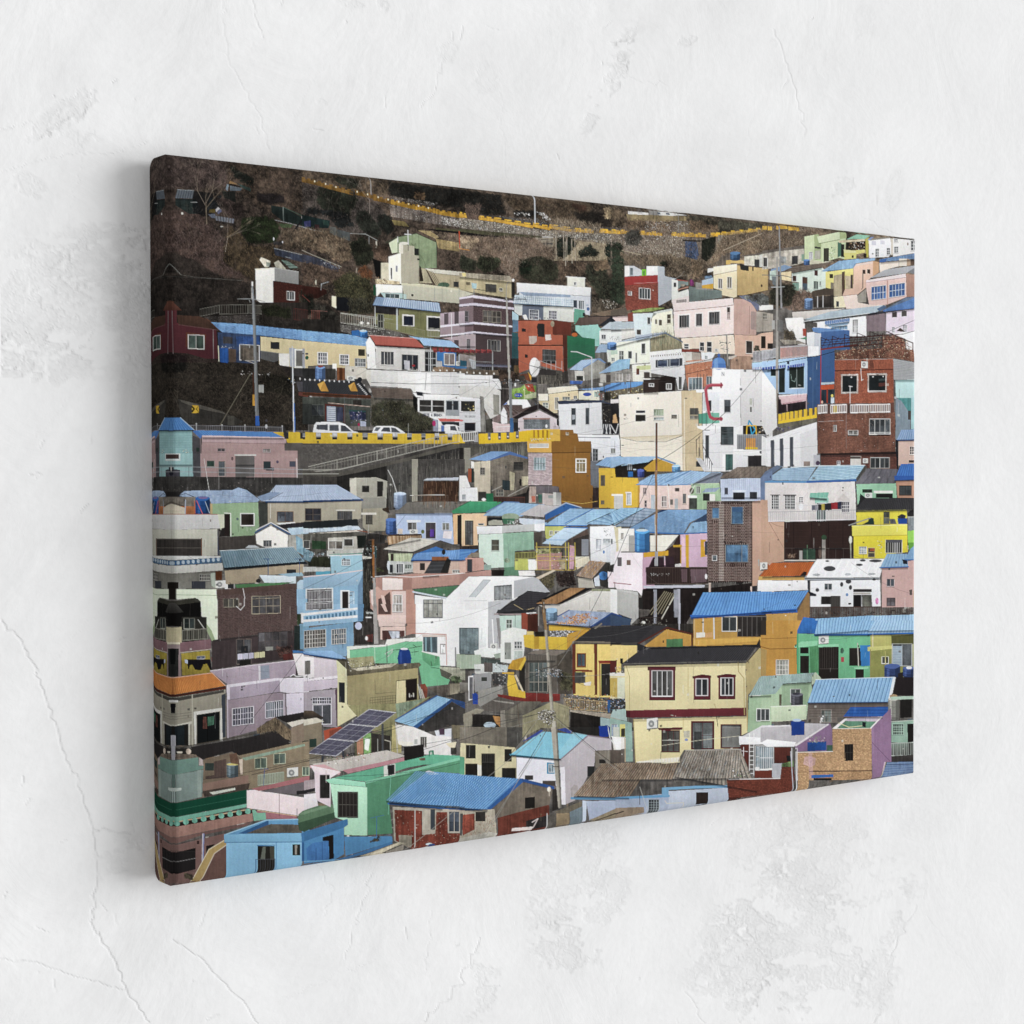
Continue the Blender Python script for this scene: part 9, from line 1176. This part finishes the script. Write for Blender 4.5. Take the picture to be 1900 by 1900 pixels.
Q('7cc0d8',570,30,860,55,690,215,345,185,t='rib',k=26,c2='5ca4c4',w=.15);P('8cc8dc',770,35,870,55,680,215,640,210,n=.05,a=.7);L('54a4c8',3,342,188,650,222);P('3c50a0',420,100,550,18,570,25,470,80,n=.1);P('b8b0b6',690,220,870,62,1025,80,1028,155,915,160,915,240,780,500,712,530,n=.04,c2='a8a0a4');P('dddce6',385,205,650,225,655,400,385,355,n=.03);P('d8d4dc',680,275,712,270,718,530,690,530);L('8c7c8c',1.6,680,222,865,58,1025,80);P('3c8ab0',590,240,642,245,642,318,590,318,n=.08);W(600,252,640,310,2,1,'c8d4dc','7c94a0',s=0);R('3c3836',440,330,497,360,s=0);R('4c443e',560,365,650,400,s=0);P('a09898',752,420,775,390,800,400,800,440,755,480,n=.1);R('2c3030',865,265,912,335,s=0,n=.15);P('7c7468',915,160,1020,160,1020,245,920,275,n=.12);P('584e46',1020,160,1092,155,1092,250,1020,245,n=.15);R('2a2826',945,220,988,248,s=0);P('e4e4e4',1030,65,1092,75,1092,155,1060,155);P('1c3c9c',943,0,1004,0,1004,66,948,66);P('b8bcb0',1040,0,1080,0,1080,66,1040,66);P('2c2a28',720,0,940,0,940,50,870,55,n=.2)
Q('6ea4dc',0,325,415,355,190,560,0,550,t='rib',k=26,c2='2b5ca4',w=.25,n=.05);Q('6ea4dc',-300,300,420,352,185,570,-500,500,t='rib',k=40,c2='35689f',w=.25,n=.05,a=.6);P('2c5c9c',185,555,410,350,425,352,430,375,195,575,n=.05);P('2c5494',420,350,640,405,640,425,425,372,n=.05);L('2f68b0',3.4,0,560,188,568)
P('6e6458',230,555,425,378,630,425,605,535,260,640,n=.15);P('6a3428',255,620,400,580,605,530,608,690,500,715,260,745,n=.2);P('a39a88',0,575,235,560,250,740,0,780,n=.12);P('8c4434',10,600,100,590,100,700,20,740,n=.3);ST(120,5,['8c4434','54241c'],10,600,230,600,230,740,20,750);R('34302c',105,578,172,645,s=0,n=.2);P('4c4c4c',0,590,22,590,15,740,0,740);R('201e1c',440,482,510,558,s=-.1,n=.15);P('a8a498',0,760,200,715,255,725,255,745,0,790,n=.15);P('34302c',628,425,665,415,670,560,628,575,n=.3)
P('2f2c2c',450,640,600,600,600,680,450,710,n=.3);P('d8c8c4',355,690,495,680,490,705,350,712);L('c8b8b4',1.6,490,650,530,625,495,690);TREE(550,640,60,'7c7458',.6,-90,30,3);P('6c6454',640,580,830,505,830,560,690,600,n=.15);P('6c7c84',745,580,832,540,832,655,750,670,n=.1);P('8a785c',655,590,745,585,745,665,655,680,n=.15);P('54504a',590,600,655,590,655,685,590,695,n=.3);L('d8d4cc',1.2,592,590,592,695);P('b8c4d8',832,500,860,505,855,645,834,650);P('9ca8c0',858,505,1092,500,1092,570,880,640,n=.05);P('8a7c64',880,635,1092,540,1092,630,940,645,n=.15);L('2c2828',2,930,640,1092,575)
Q('8c7864',960,250,1300,240,1150,480,770,468,t='rib',k=22,c2='564e46',w=.22,n=.2);ST(260,9,['94908c','5c4030','86603c','3c3834','a8a49c','8c4434'],960,250,1200,250,1150,470,780,468,ang=(2.1,.06),cur=0,a=.55);L('5890b8',4.4,758,485,1092,490)
P('a39c8e',618,0,660,0,672,270,690,550,668,555,640,260,n=.08);P('57534c',650,0,662,0,692,550,680,552,n=.1,a=.6);L('4c463c',1.6,632,270,672,270);E('d8ccb8',605,425,12,18,n=.3);L('d8ccb8',1,607,420,607,470)
for a in ((165,765,585,20),(140,765,560,100),(300,240,480,0),(190,340,570,20),(400,330,590,20),(720,0,1092,310),(730,0,1092,290),(0,90,240,0)): WIRE(random.choice(['2c2c30','8c8a84']),.9,*a,6,.85)
at(1140,1330,626.4)
P('8c9cb8',0,470,270,440,640,400,640,500,240,560,0,600,n=.06,c2='a4acbc')
P('aab4c6',300,425,640,405,640,490,300,530,n=.05);L('6ca0c8',5,270,412,450,402,640,398);L('5c94c0',4.6,0,466,150,458,300,452);P('6ca0c8',262,405,300,405,300,455,262,455);R('2e2420',455,432,524,502,s=-.03,n=.15);W(187,472,248,550,4,5,'9ca8ac','2c3034',s=0,fw=.6);L('b8b8b4',2,280,480,290,495,385,490,385,515);P('8a7864',0,520,160,515,165,550,0,590,n=.12);L('2c2828',2,0,555,45,540);L('3c3c38',1.2,137,370,137,500);WIRE('b8b8b0',.9,137,400,185,550,0)
Q('74392a',628,358,1010,350,1000,432,640,470,t='brick',k=44,j=11,c2='5c2a20',w=.25,n=.06);P('4c241c',640,462,700,458,690,475,640,480);Q('74392a',932,288,1000,286,1005,352,932,354,t='brick',k=8,j=8,c2='5c2a20');P('6b3024',785,308,885,305,885,348,785,350,n=.1);P('a8aab0',886,268,940,266,932,345,886,348,n=.06);SPECK(60,['d8d4cc','8c7c6c','6c8c5c','3c3c3c'],660,290,760,310,760,345,660,345,sz=2.6);L('d8d8d4',1.4,640,358,930,352)
Q('b78f66',1030,310,1092,308,1092,415,1032,420,t='brick',k=8,j=12,c2='977450');L('c8c8cc',1.8,1020,270,1026,425);L('a8a8b0',1.8,990,200,1006,425)

# small life of the town: pipes,stays,vents and wires
at(0,0,1900)
for _ in range(420):
	x=random.uniform(330,1690);y=random.uniform(860 if x < 560 else 640,1400);h=random.uniform(5,26);c=random.choice(['2c2c2c','6c6c6c','d0d0cc','4c4440','e8e8e4']);L(c,random.uniform(.4,.9),x,y,x+random.uniform(-1,1),y+h,a=random.uniform(.2,.6))
for _ in range(240):
	x=random.uniform(330,1690);y=random.uniform(860 if x < 560 else 640,1400);w=random.uniform(2,5);R(random.choice(['2a2826','34383a','c8c8c0','5c5048']),x,y,x+w,y+random.uniform(2,5),a=.6)
for _ in range(46):
	x=random.uniform(330,1600);y=random.uniform(620,1380);WIRE(random.choice(['2c3034','3c3c3c','8c8c88']),.45,x,y,x+random.uniform(60,300),y+random.uniform(-70,70),random.uniform(2,14),random.uniform(.3,.6))
for x0,x1,y0,y1,n in ((320,440,380,560,26),(560,690,350,430,14),(600,680,450,520,6),(880,1110,440,520,26),(1160,1270,420,480,12),(1350,1480,425,465,10),(480,640,330,420,12)):
	for _ in range(n): TREE(random.uniform(x0,x1),random.uniform(y0,y1),random.uniform(40,80),random.choice(['8a7a70','6a5c54','a0907e','4a403a']),.6,random.gauss(-90,16),24,5,.3)
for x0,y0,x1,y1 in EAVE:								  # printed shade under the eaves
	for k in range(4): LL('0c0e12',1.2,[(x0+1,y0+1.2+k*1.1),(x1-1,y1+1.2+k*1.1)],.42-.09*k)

# ------------------------------------------------------------------ BLENDER SCENE
import bpy, bmesh
from mathutils import Matrix, Vector
K = .6                                     # canvas is 0.9 m x 0.6 m
CW, CH, CT, RC, RB = 1.507*K, 1.0*K, .0606*K, .006, .011

def homography(src, dst):
    A = []; b = []
    for (x, y), (u, v) in zip(src, dst):
        A.append([x, y, 1, 0, 0, 0, -u*x, -u*y]); b.append(u); A.append([0, 0, 0, x, y, 1, -v*x, -v*y]); b.append(v)
    h = np.linalg.solve(np.array(A, float), np.array(b, float)); return np.append(h, 1).reshape(3, 3)
def apply(Hm, x, y):
    d = Hm[2, 0]*x+Hm[2, 1]*y+Hm[2, 2]; return (Hm[0, 0]*x+Hm[0, 1]*y+Hm[0, 2])/d, (Hm[1, 0]*x+Hm[1, 1]*y+Hm[1, 2])/d
# canvas metres -> artwork sheet units (fixed by the four corners of the printed picture)
HC = homography([(-CW/2, CH/2), (-CW/2, -CH/2), (CW/2, CH/2), (CW/2, -CH/2)], [(315.7, 288.4), (317.8, 1646.8), (1693.5, 440.9), (1697.6, 1434.9)])

# camera numbers (solved once from the canvas corners)
CAM = [3257.98, -1.77764*K, -2.20855*K, .0653953*K, .627698, -.02223, -.0029615]
f_, cx_, cy_, cz_, yaw, pit, rol = CAM
cy_ -= CT                                  # solved with the picture plane at y = 0; here the wall is y = 0
fw = np.array([math.sin(yaw)*math.cos(pit), math.cos(yaw)*math.cos(pit), math.sin(pit)])
rt = np.array([math.cos(yaw), -math.sin(yaw), 0]); up = np.cross(rt, fw)
rt, up = rt*math.cos(rol)+up*math.sin(rol), -rt*math.sin(rol)+up*math.cos(rol)

def srgb2lin(c):
    c = np.clip(c/255., 0, 1); return np.where(c <= .04045, c/12.92, ((c+.055)/1.055)**2.4)
ART = IMG.reshape(SH, SS, SW, SS, 3).mean((1, 3)); del IMG
# printing: crisper edges, a little more contrast, shading towards the left fold painted into the colours, fine grain
bl = ART.copy()
for ax in (0, 1): bl = (np.roll(bl, 1, ax)+bl*2+np.roll(bl, -1, ax))/4
ART = np.clip(ART+(ART-bl)*1.1, 0, 255)/255
ART = ART-.018*np.sin(2*np.pi*np.clip(ART, 0, 1))
lum = ART@np.array([.299, .587, .114], np.float32); ART = lum[..., None]+(ART-lum[..., None])*.75
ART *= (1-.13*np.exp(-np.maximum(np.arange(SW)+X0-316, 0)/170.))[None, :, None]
gr = rng.standard_normal((SH, SW, 4)).astype(np.float32); gr = (gr+np.roll(gr, 1, 0)+np.roll(gr, 1, 1))/2
ART = np.clip(ART*(1+.017*gr[..., :1]+.012*gr[..., 1:]), .03, .965)*255
GAIN = 1.0
ART = (srgb2lin(ART)*GAIN).astype(np.float32)
def sample(img, x, y):
    h, w = img.shape[:2]; x = np.clip(x, 0, w-1.001); y = np.clip(y, 0, h-1.001); xi = x.astype(int); yi = y.astype(int)
    fx = (x-xi)[..., None]; fy = (y-yi)[..., None]
    return (img[yi, xi]*(1-fx)+img[yi, xi+1]*fx)*(1-fy)+(img[yi+1, xi]*(1-fx)+img[yi+1, xi+1]*fx)*fy
def grid_mesh(name, co, rgb, mat, attr='print_colour'):
    ny, nx = co.shape[:2]; m = bpy.data.meshes.new(name); nv = nx*ny
    m.vertices.add(nv); m.vertices.foreach_set('co', np.ascontiguousarray(co, np.float32).ravel())
    i = (np.arange(ny-1)[:, None]*nx+np.arange(nx-1)[None]).ravel(); q = np.stack([i, i+nx, i+nx+1, i+1], 1).astype(np.int32)
    m.loops.add(len(q)*4); m.loops.foreach_set('vertex_index', q.ravel()); m.polygons.add(len(q))
    m.polygons.foreach_set('loop_start', np.arange(0, len(q)*4, 4, dtype=np.int32)); m.polygons.foreach_set('use_smooth', np.ones(len(q), bool))
    m.update(calc_edges=True)
    a = m.color_attributes.new(attr, 'FLOAT_COLOR', 'POINT'); c = np.ones((nv, 4), np.float32); c[:, :3] = rgb.reshape(-1, 3); a.data.foreach_set('color', c.ravel())
    m.materials.append(mat); o = bpy.data.objects.new(name, m); bpy.context.scene.collection.objects.link(o); return o

def mat_new(name):
    m = bpy.data.materials.new(name); m.use_nodes = True; nt = m.node_tree; nt.nodes.clear()
    out = nt.nodes.new('ShaderNodeOutputMaterial'); b = nt.nodes.new('ShaderNodeBsdfPrincipled'); nt.links.new(b.outputs[0], out.inputs[0]); return m, nt, b
def nd(nt, t, **k):
    n = nt.nodes.new(t)
    for a, v in k.items(): setattr(n, a, v)
    return n
def canvas_material():
    m, nt, b = mat_new('printed_canvas'); lk = nt.links.new
    at_ = nd(nt, 'ShaderNodeAttribute', attribute_name='print_colour'); tc = nd(nt, 'ShaderNodeTexCoord')
    w = []
    for d in ('X', 'Z'):                                        # over-and-under threads of the cloth
        wv = nd(nt, 'ShaderNodeTexWave', wave_type='BANDS', bands_direction=d); wv.inputs['Scale'].default_value = 260; wv.inputs['Distortion'].default_value = .6; wv.inputs['Detail'].default_value = 1
        lk(tc.outputs['Object'], wv.inputs['Vector']); w.append(wv)
    mx = nd(nt, 'ShaderNodeMath', operation='MULTIPLY'); lk(w[0].outputs['Fac'], mx.inputs[0]); lk(w[1].outputs['Fac'], mx.inputs[1])
    ns = nd(nt, 'ShaderNodeTexNoise'); ns.inputs['Scale'].default_value = 900; ns.inputs['Detail'].default_value = 2; lk(tc.outputs['Object'], ns.inputs['Vector'])
    ad = nd(nt, 'ShaderNodeMath', operation='MULTIPLY_ADD'); ad.inputs[1].default_value = .5; lk(ns.outputs['Fac'], ad.inputs[0]); lk(mx.outputs[0], ad.inputs[2])
    bp = nd(nt, 'ShaderNodeBump'); bp.inputs['Strength'].default_value = .35; bp.inputs['Distance'].default_value = .0004; lk(ad.outputs[0], bp.inputs['Height'])
    mr = nd(nt, 'ShaderNodeMapRange'); mr.inputs['To Min'].default_value = .93; mr.inputs['To Max'].default_value = 1.05; lk(ad.outputs[0], mr.inputs['Value'])
    vm = nd(nt, 'ShaderNodeVectorMath', operation='SCALE'); lk(at_.outputs['Color'], vm.inputs[0]); lk(mr.outputs[0], vm.inputs['Scale'])
    lk(vm.outputs[0], b.inputs['Base Color']); lk(bp.outputs[0], b.inputs['Normal']); b.inputs['Roughness'].default_value = .8; b.inputs['Specular IOR Level'].default_value = .02
    return m
CM = canvas_material()

# profile round the stretcher: s = distance along the cloth from the picture edge (negative = folded over the side)
def fold(s, L):
    """s in [-CT, L+CT] -> coordinate across, depth behind the front plane"""
    s = np.asarray(s, float); e = np.where(s < L/2, s, L-s); sg = np.where(s < L/2, -1, 1)     # e = distance inside the edge
    arc = RC*math.pi/2; k = e+arc/2                                                          # arc centred on the fold
    p = np.where(k >= arc, 0, np.where(k < 0, math.pi/2, (arc-k)/RC))                         # angle turned
    ins = RC-RC*np.sin(p); dep = RC-RC*np.cos(p)
    flat = k >= arc; ins = np.where(flat, RC+(k-arc)*(L/2-RC)/(L/2-arc/2), ins); dep = np.where(k < 0, RC-k, dep)
    dep = np.minimum(dep, CT); return sg*(L/2-ins), dep
def cloth(name, sa, sb, parent, label=None):
    A, B = np.meshgrid(sa, sb); x, dx = fold(A, CW); zz, dz = fold(B, CH); z = -zz
    d = np.maximum(dx, dz)
    t = np.clip(d-(CT-RB), 0, RB*.999); ins = RB-np.sqrt(RB*RB-t*t); x = x*(1-.05*ins/(CW/2)); z = z*(1-ins/(CH/2))   # soft back edge
    co = np.stack([x, d-CT, z], -1)
    ua = np.abs(A); ua = np.where(ua > CW, 2*CW-ua, ua); vb = np.abs(B); vb = np.where(vb > CH, 2*CH-vb, vb)        # mirrored wrap
    sx, sy = apply(HC, ua-CW/2, CH/2-vb)
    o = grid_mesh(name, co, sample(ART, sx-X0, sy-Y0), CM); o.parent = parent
    if label: o['label'] = label
    return o
root = bpy.data.objects.new('canvas_print', None); bpy.context.scene.collection.objects.link(root)
root.location.x = .0035*K
root['label'] = 'stretched canvas print of a colourful hillside village hanging on the white plaster wall'; root['category'] = 'canvas print'
E0 = RC*math.pi/4
na, nb = 1330, 1200
fa = np.linspace(E0, CW-E0, na); fb = np.linspace(E0, CH-E0, nb)
# the left part is seen closer: more rows of threads there
tt = np.linspace(0, 1, na); fa = E0+(CW-2*E0)*(tt*.72+.28*tt*tt)
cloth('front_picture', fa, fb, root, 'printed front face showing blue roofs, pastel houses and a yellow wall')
def flap(n=56): return np.concatenate([np.linspace(-CT, -E0, n-16, endpoint=False), np.linspace(-E0, E0, 17)])
fl = flap(); allb = np.concatenate([fl[:-1], fb, CH-fl[::-1][1:]])
cloth('wrapped_edge', fl, allb, root, 'left wrapped edge where the printed picture is mirrored')
cloth('wrapped_edge', CW-fl[::-1], allb[::2], root, 'right wrapped edge with mirrored print')
cloth('wrapped_edge', fa, fl, root, 'top wrapped edge with mirrored print')
cloth('wrapped_edge', fa, CH-fl[::-1], root, 'bottom wrapped edge with mirrored print')

# ---------------------------------------------------------------- wall
def wall_sheet():
    S_ = 1150; r = np.random.default_rng(21)
    def vn(c, seed, cy=None):
        rr = np.random.default_rng(seed); cy = cy or c; g = rr.random((int(S_/cy)+3, int(S_/c)+3))*2-1
        xs = np.arange(S_)/c; ys = np.arange(S_)/cy; xi = xs.astype(int); yi = ys.astype(int); fx = xs-xi; fy = (ys-yi)[:, None]; fx = fx*fx*(3-2*fx); fy = fy*fy*(3-2*fy)
        a = g[:, xi]*(1-fx)+g[:, xi+1]*fx; return a[yi]*(1-fy)+a[yi+1]*fy
    fb_ = vn(90, 1)*.5+vn(40, 2)*.28+vn(18, 3)*.16+vn(8, 4)*.1
    f2 = vn(46, 11, 30)*.36+vn(22, 12, 13)*.3+vn(10, 13, 6)*.26+vn(5, 14, 3.5)*.18+vn(2.4, 15)*.08
    hgt = np.zeros((S_, S_)); tone = np.zeros((S_, S_)); Y, X = np.mgrid[0:S_, 0:S_]; sc = S_/1900.
    def blob(x, y, rx, ry, a, w=1.):
        """patch where the skim coat has flaked off: a terraced, ragged outline"""
        x, y, rx, ry = x*sc, y*sc, rx*sc, ry*sc; ca, sa = math.cos(math.radians(a)), math.sin(math.radians(a))
        u = ((X-x)*ca+(Y-y)*sa)/rx; v = (-(X-x)*sa+(Y-y)*ca)/ry; d = 1-np.sqrt(u*u+v*v)
        f = d*.7+f2*1.35-.1; env = np.clip(d*2.2+.9, 0, 1)
        for t_, hh, tt_ in ((-.02, .5, .011), (.14, .35, .013), (.3, -.5, -.018), (.44, .4, .018), (.62, -.3, -.012)):      # terraces of lost and left coat
            i_ = 1/(1+np.exp(-np.clip((f-t_)*60, -40, 40))); hgt[:] -= i_*env*hh*w; tone[:] -= (i_*env*tt_+i_*(1-i_)*4*env*.05)*w
    for b in ((110, 560, 190, 110, -25, 1), (60, 650, 110, 50, 10, 1), (170, 500, 130, 60, -40, .9), (250, 620, 60, 90, 20, .8), (120, 210, 80, 22, -35, 1), (130, 240, 50, 45, 0, .7),
              (50, 345, 30, 20, 30, .9), (1130, 150, 24, 100, 24, 1.2), (1155, 100, 30, 26, 0, 1), (1275, 76, 22, 14, -30, 1), (1560, 345, 40, 24, -20, 1), (1655, 365, 14, 50, 10, .8),
              (1050, 1760, 60, 50, 20, 1.2), (1060, 1620, 60, 110, 35, .9), (1120, 1680, 34, 80, 20, .8), (1380, 1800, 90, 110, 20, 1.1), (1470, 1760, 130, 140, -10, 1.2), (1540, 1600, 120, 80, 20, .8), (1440, 1560, 90, 60, 0, .8),
              (1740, 1420, 70, 130, 20, .8), (1720, 1300, 50, 120, 10, .7), (1640, 1780, 30, 130, 18, 1.1), (1690, 1650, 22, 60, 25, 1), (890, 1830, 30, 60, 10, 1), (220, 1590, 50, 30, -30, 1), (900, 150, 20, 30, 0, .6), (830, 90, 16, 40, 20, .7), (600, 190, 20, 14, 0, .5), (1740, 640, 30, 20, 0, .6), (1430, 70, 16, 12, 0, .6), (1600, 40, 20, 30, 0, .5), (705, 10, 14, 14, 0, 1), (650, 5, 26, 8, 10, .8)): blob(*b)
    def crack(p, w=1.2, jit=3., depth=1.):
        q = [np.array(p[0], float)*sc]
        for i in range(len(p)-1):
            a = np.array(p[i], float)*sc; b = np.array(p[i+1], float)*sc; n = max(2, int(np.hypot(*(b-a))/6))
            for k in range(1, n+1): q.append(a+(b-a)*k/n+(r.normal(0, jit*sc, 2) if k < n else 0))
        for a, b in zip(q[:-1], q[1:]):
            x0, x1 = int(max(0, min(a[0], b[0])-5)), int(min(S_, max(a[0], b[0])+6)); y0, y1 = int(max(0, min(a[1], b[1])-5)), int(min(S_, max(a[1], b[1])+6))
            if x1 <= x0 or y1 <= y0: continue
            xx = X[y0:y1, x0:x1]; yy = Y[y0:y1, x0:x1]; v = b-a; l2 = v@v+1e-6; t = np.clip(((xx-a[0])*v[0]+(yy-a[1])*v[1])/l2, 0, 1); d = np.hypot(xx-a[0]-t*v[0], yy-a[1]-t*v[1])
            ww = w*sc*r.uniform(.7, 1.3)+.25; g = np.clip(1.2-d/ww, 0, 1)*depth
            hgt[y0:y1, x0:x1] = np.minimum(hgt[y0:y1, x0:x1], -g*1.3); tone[y0:y1, x0:x1] = np.minimum(tone[y0:y1, x0:x1], -g*.075)
    crack([(0, 1148), (40, 1190), (80, 1280), (120, 1400), (150, 1470), (172, 1540), (178, 1600), (172, 1720), (200, 1760), (235, 1840), (280, 1900)], 1.7, 3, .85)
    crack([(172, 1540), (245, 1547)], 1.2, 2); crack([(0, 1780), (60, 1785), (150, 1815), (235, 1838)], 1., 2, .7); crack([(320, 1745), (370, 1775), (400, 1810), (440, 1850), (480, 1900)], 1.4, 2, .8)
    crack([(412, 0), (415, 60), (425, 120), (480, 210), (500, 280)], .8, 3, .35); crack([(468, 0), (487, 70)], .9, 2, .6); crack([(1436, 55), (1462, 130), (1490, 210), (1492, 250)], 1.1, 3, .6)
    crack([(540, 1540), (620, 1650), (600, 1700)], .8, 3, .35); crack([(690, 1620), (640, 1780)], .8, 4, .5); crack([(890, 1740), (850, 1830), (780, 1900)], 1.1, 4, .8); crack([(1700, 1680), (1660, 1760), (1620, 1900)], 1.4, 5, .9)
    crack([(1720, 1700), (1800, 1800), (1820, 1850)], .7, 2, .5); crack([(0, 240), (60, 225), (130, 205)], .8, 3, .5); crack([(840, 60), (800, 180), (780, 200)], .7, 3, .5); crack([(1240, 160), (1150, 140)], .7, 3, .4)
    crack([(800, 1440+250), (790, 1800)], .6, 4, .4); crack([(520, 1850), (700, 1780)], .5, 4, .3); crack([(1270, 1840), (1310, 1900)], .8, 3, .6); crack([(0, 320), (90, 290), (200, 285), (275, 262)], .7, 3, .45); crack([(1600, 405), (1640, 425), (1700, 450)], .7, 2, .5)
    for _ in range(170):                                        # trowel nicks and pin holes
        x, y = r.uniform(0, 1900, 2); a = r.normal(-1., .7); l = r.uniform(3, 26); crack([(x, y), (x+l*math.cos(a), y+l*math.sin(a))], r.uniform(.5, 1.3), 1, r.uniform(.2, .8))
    for _ in range(90):
        x, y = r.uniform(0, 1900, 2); a = r.normal(-1.05, .35); l = r.uniform(60, 260); crack([(x, y), (x+l*math.cos(a), y+l*math.sin(a))], .6, 3, r.uniform(.05, .2))
    soft = vn(150, 31)*.5+vn(70, 32)*.3+vn(30, 33)*.2
    dg = vn(14, 41, 130)*.5+vn(30, 42, 220)*.5; sh_ = np.arange(S_)[:, None]*.55; dg = np.take_along_axis(dg, ((X+sh_) % S_).astype(int), 1)   # trowel sweep
    tone += soft*.034+fb_*.034+dg*.02-.02*np.clip(f2*1.6-.35, 0, .5)
    fade = 1/(1+np.exp((X/sc-1700)/25.)); hgt *= .25+.75*fade; tone = tone*(.35+.65*fade)
    return np.stack([np.clip(.5+hgt*.25, 0, 1), np.clip(.8+tone, 0, 1), np.zeros_like(hgt)], -1).astype(np.float32)
def wall_point(px, py):
    d = fw*f_+rt*(px-950)+up*(950-py); t = -cy_/d[1]; return (cx_+d[0]*t, cz_+d[2]*t)
HW = homography([wall_point(*p) for p in ((0, 0), (1900, 0), (0, 1900), (1900, 1900))], [(0, 0), (1150, 0), (0, 1150), (1150, 1150)])
WS = wall_sheet()
wx = np.concatenate([[-9, -4, -2, -1.2], np.linspace(-.86, 1.15, 1250), [1.4, 2.2, 4, 9]]); wz = np.concatenate([[5, 3, 1.8, 1.0], np.linspace(.78, -.78, 1100), [-1.0, -1.8, -3, -5]])
WX, WZ = np.meshgrid(wx, wz); sx, sy = apply(HW, WX, WZ)
den = HW[2, 0]*WX+HW[2, 1]*WZ+HW[2, 2]; out = (den <= 0) | (sx < 0) | (sx > 1149) | (sy < 0) | (sy > 1149)
wc = sample(WS, np.where(out, 0, sx), np.where(out, 0, sy)); wc[out] = [.5, .8, 0]
def wall_material():
    m, nt, b = mat_new('white_plaster'); lk = nt.links.new
    at_ = nd(nt, 'ShaderNodeAttribute', attribute_name='plaster'); sp = nd(nt, 'ShaderNodeSeparateColor'); lk(at_.outputs['Color'], sp.inputs[0]); tc = nd(nt, 'ShaderNodeTexCoord')
    n1 = nd(nt, 'ShaderNodeTexNoise'); n1.inputs['Scale'].default_value = 9; n1.inputs['Detail'].default_value = 8; n1.inputs['Roughness'].default_value = .62; n1.inputs['Distortion'].default_value = .8; lk(tc.outputs['Object'], n1.inputs['Vector'])
    n2 = nd(nt, 'ShaderNodeTexNoise'); n2.inputs['Scale'].default_value = 130; n2.inputs['Detail'].default_value = 5; lk(tc.outputs['Object'], n2.inputs['Vector'])
    r1 = nd(nt, 'ShaderNodeMapRange'); r1.inputs['From Min'].default_value = .3; r1.inputs['From Max'].default_value = .7; r1.inputs['To Min'].default_value = -.022; r1.inputs['To Max'].default_value = .014; lk(n1.outputs['Fac'], r1.inputs['Value'])
    r2 = nd(nt, 'ShaderNodeMapRange'); r2.inputs['From Min'].default_value = .3; r2.inputs['From Max'].default_value = .7; r2.inputs['To Min'].default_value = -.012; r2.inputs['To Max'].default_value = .012; lk(n2.outputs['Fac'], r2.inputs['Value'])
    a1 = nd(nt, 'ShaderNodeMath', operation='ADD'); lk(sp.outputs[1], a1.inputs[0]); lk(r1.outputs[0], a1.inputs[1]); a2 = nd(nt, 'ShaderNodeMath', operation='ADD'); lk(a1.outputs[0], a2.inputs[0]); lk(r2.outputs[0], a2.inputs[1])
    cc = nd(nt, 'ShaderNodeCombineColor')
    for i in range(3): lk(a2.outputs[0], cc.inputs[i])
    lk(cc.outputs[0], b.inputs['Base Color'])
    b1 = nd(nt, 'ShaderNodeBump'); b1.inputs['Strength'].default_value = .6; b1.inputs['Distance'].default_value = .0035; lk(sp.outputs[0], b1.inputs['Height'])
    b2 = nd(nt, 'ShaderNodeBump'); b2.inputs['Strength'].default_value = .25; b2.inputs['Distance'].default_value = .0012; lk(n2.outputs['Fac'], b2.inputs['Height']); lk(b1.outputs[0], b2.inputs['Normal'])
    b3 = nd(nt, 'ShaderNodeBump'); b3.inputs['Strength'].default_value = .2; b3.inputs['Distance'].default_value = .01; lk(n1.outputs['Fac'], b3.inputs['Height']); lk(b2.outputs[0], b3.inputs['Normal'])
    lk(b3.outputs[0], b.inputs['Normal']); b.inputs['Roughness'].default_value = .85; b.inputs['Specular IOR Level'].default_value = .2; return m
co = np.stack([WX, np.zeros_like(WX), WZ], -1)
wall = grid_mesh('wall', co, wc, wall_material(), 'plaster'); wall['kind'] = 'structure'; wall['label'] = 'white plaster wall with cracks and flaked grey patches'

# ---------------------------------------------------------------- camera, light
scn = bpy.context.scene
cd = bpy.data.cameras.new('camera'); cam = bpy.data.objects.new('camera', cd); scn.collection.objects.link(cam); scn.camera = cam
cam.matrix_world = Matrix(((rt[0], up[0], -fw[0], cx_), (rt[1], up[1], -fw[1], cy_), (rt[2], up[2], -fw[2], cz_), (0, 0, 0, 1)))
cd.sensor_width = 36; cd.lens = 36*f_/1900.; cd.clip_start = .05; cd.clip_end = 100
w = bpy.data.worlds.new('World'); scn.world = w; w.use_nodes = True; bg = w.node_tree.nodes['Background']; bg.inputs[0].default_value = (1, 1, 1, 1); bg.inputs[1].default_value = .58
ld = bpy.data.lights.new('key_light', 'SUN'); ld.energy = 2.75; ld.angle = math.radians(44); ld.color = (.985, .992, 1)
lo = bpy.data.objects.new('key_light', ld); scn.collection.objects.link(lo)
dv = Vector((-math.sin(math.radians(57)), math.cos(math.radians(57)), -.06)).normalized(); lo.rotation_euler = dv.to_track_quat('-Z', 'Y').to_euler(); lo.location = (2, -2, .5)
scn.view_settings.view_transform = 'Standard'; scn.view_settings.look = 'None'; scn.view_settings.exposure = 0; scn.view_settings.gamma = 1; scn.view_settings.use_curve_mapping = False
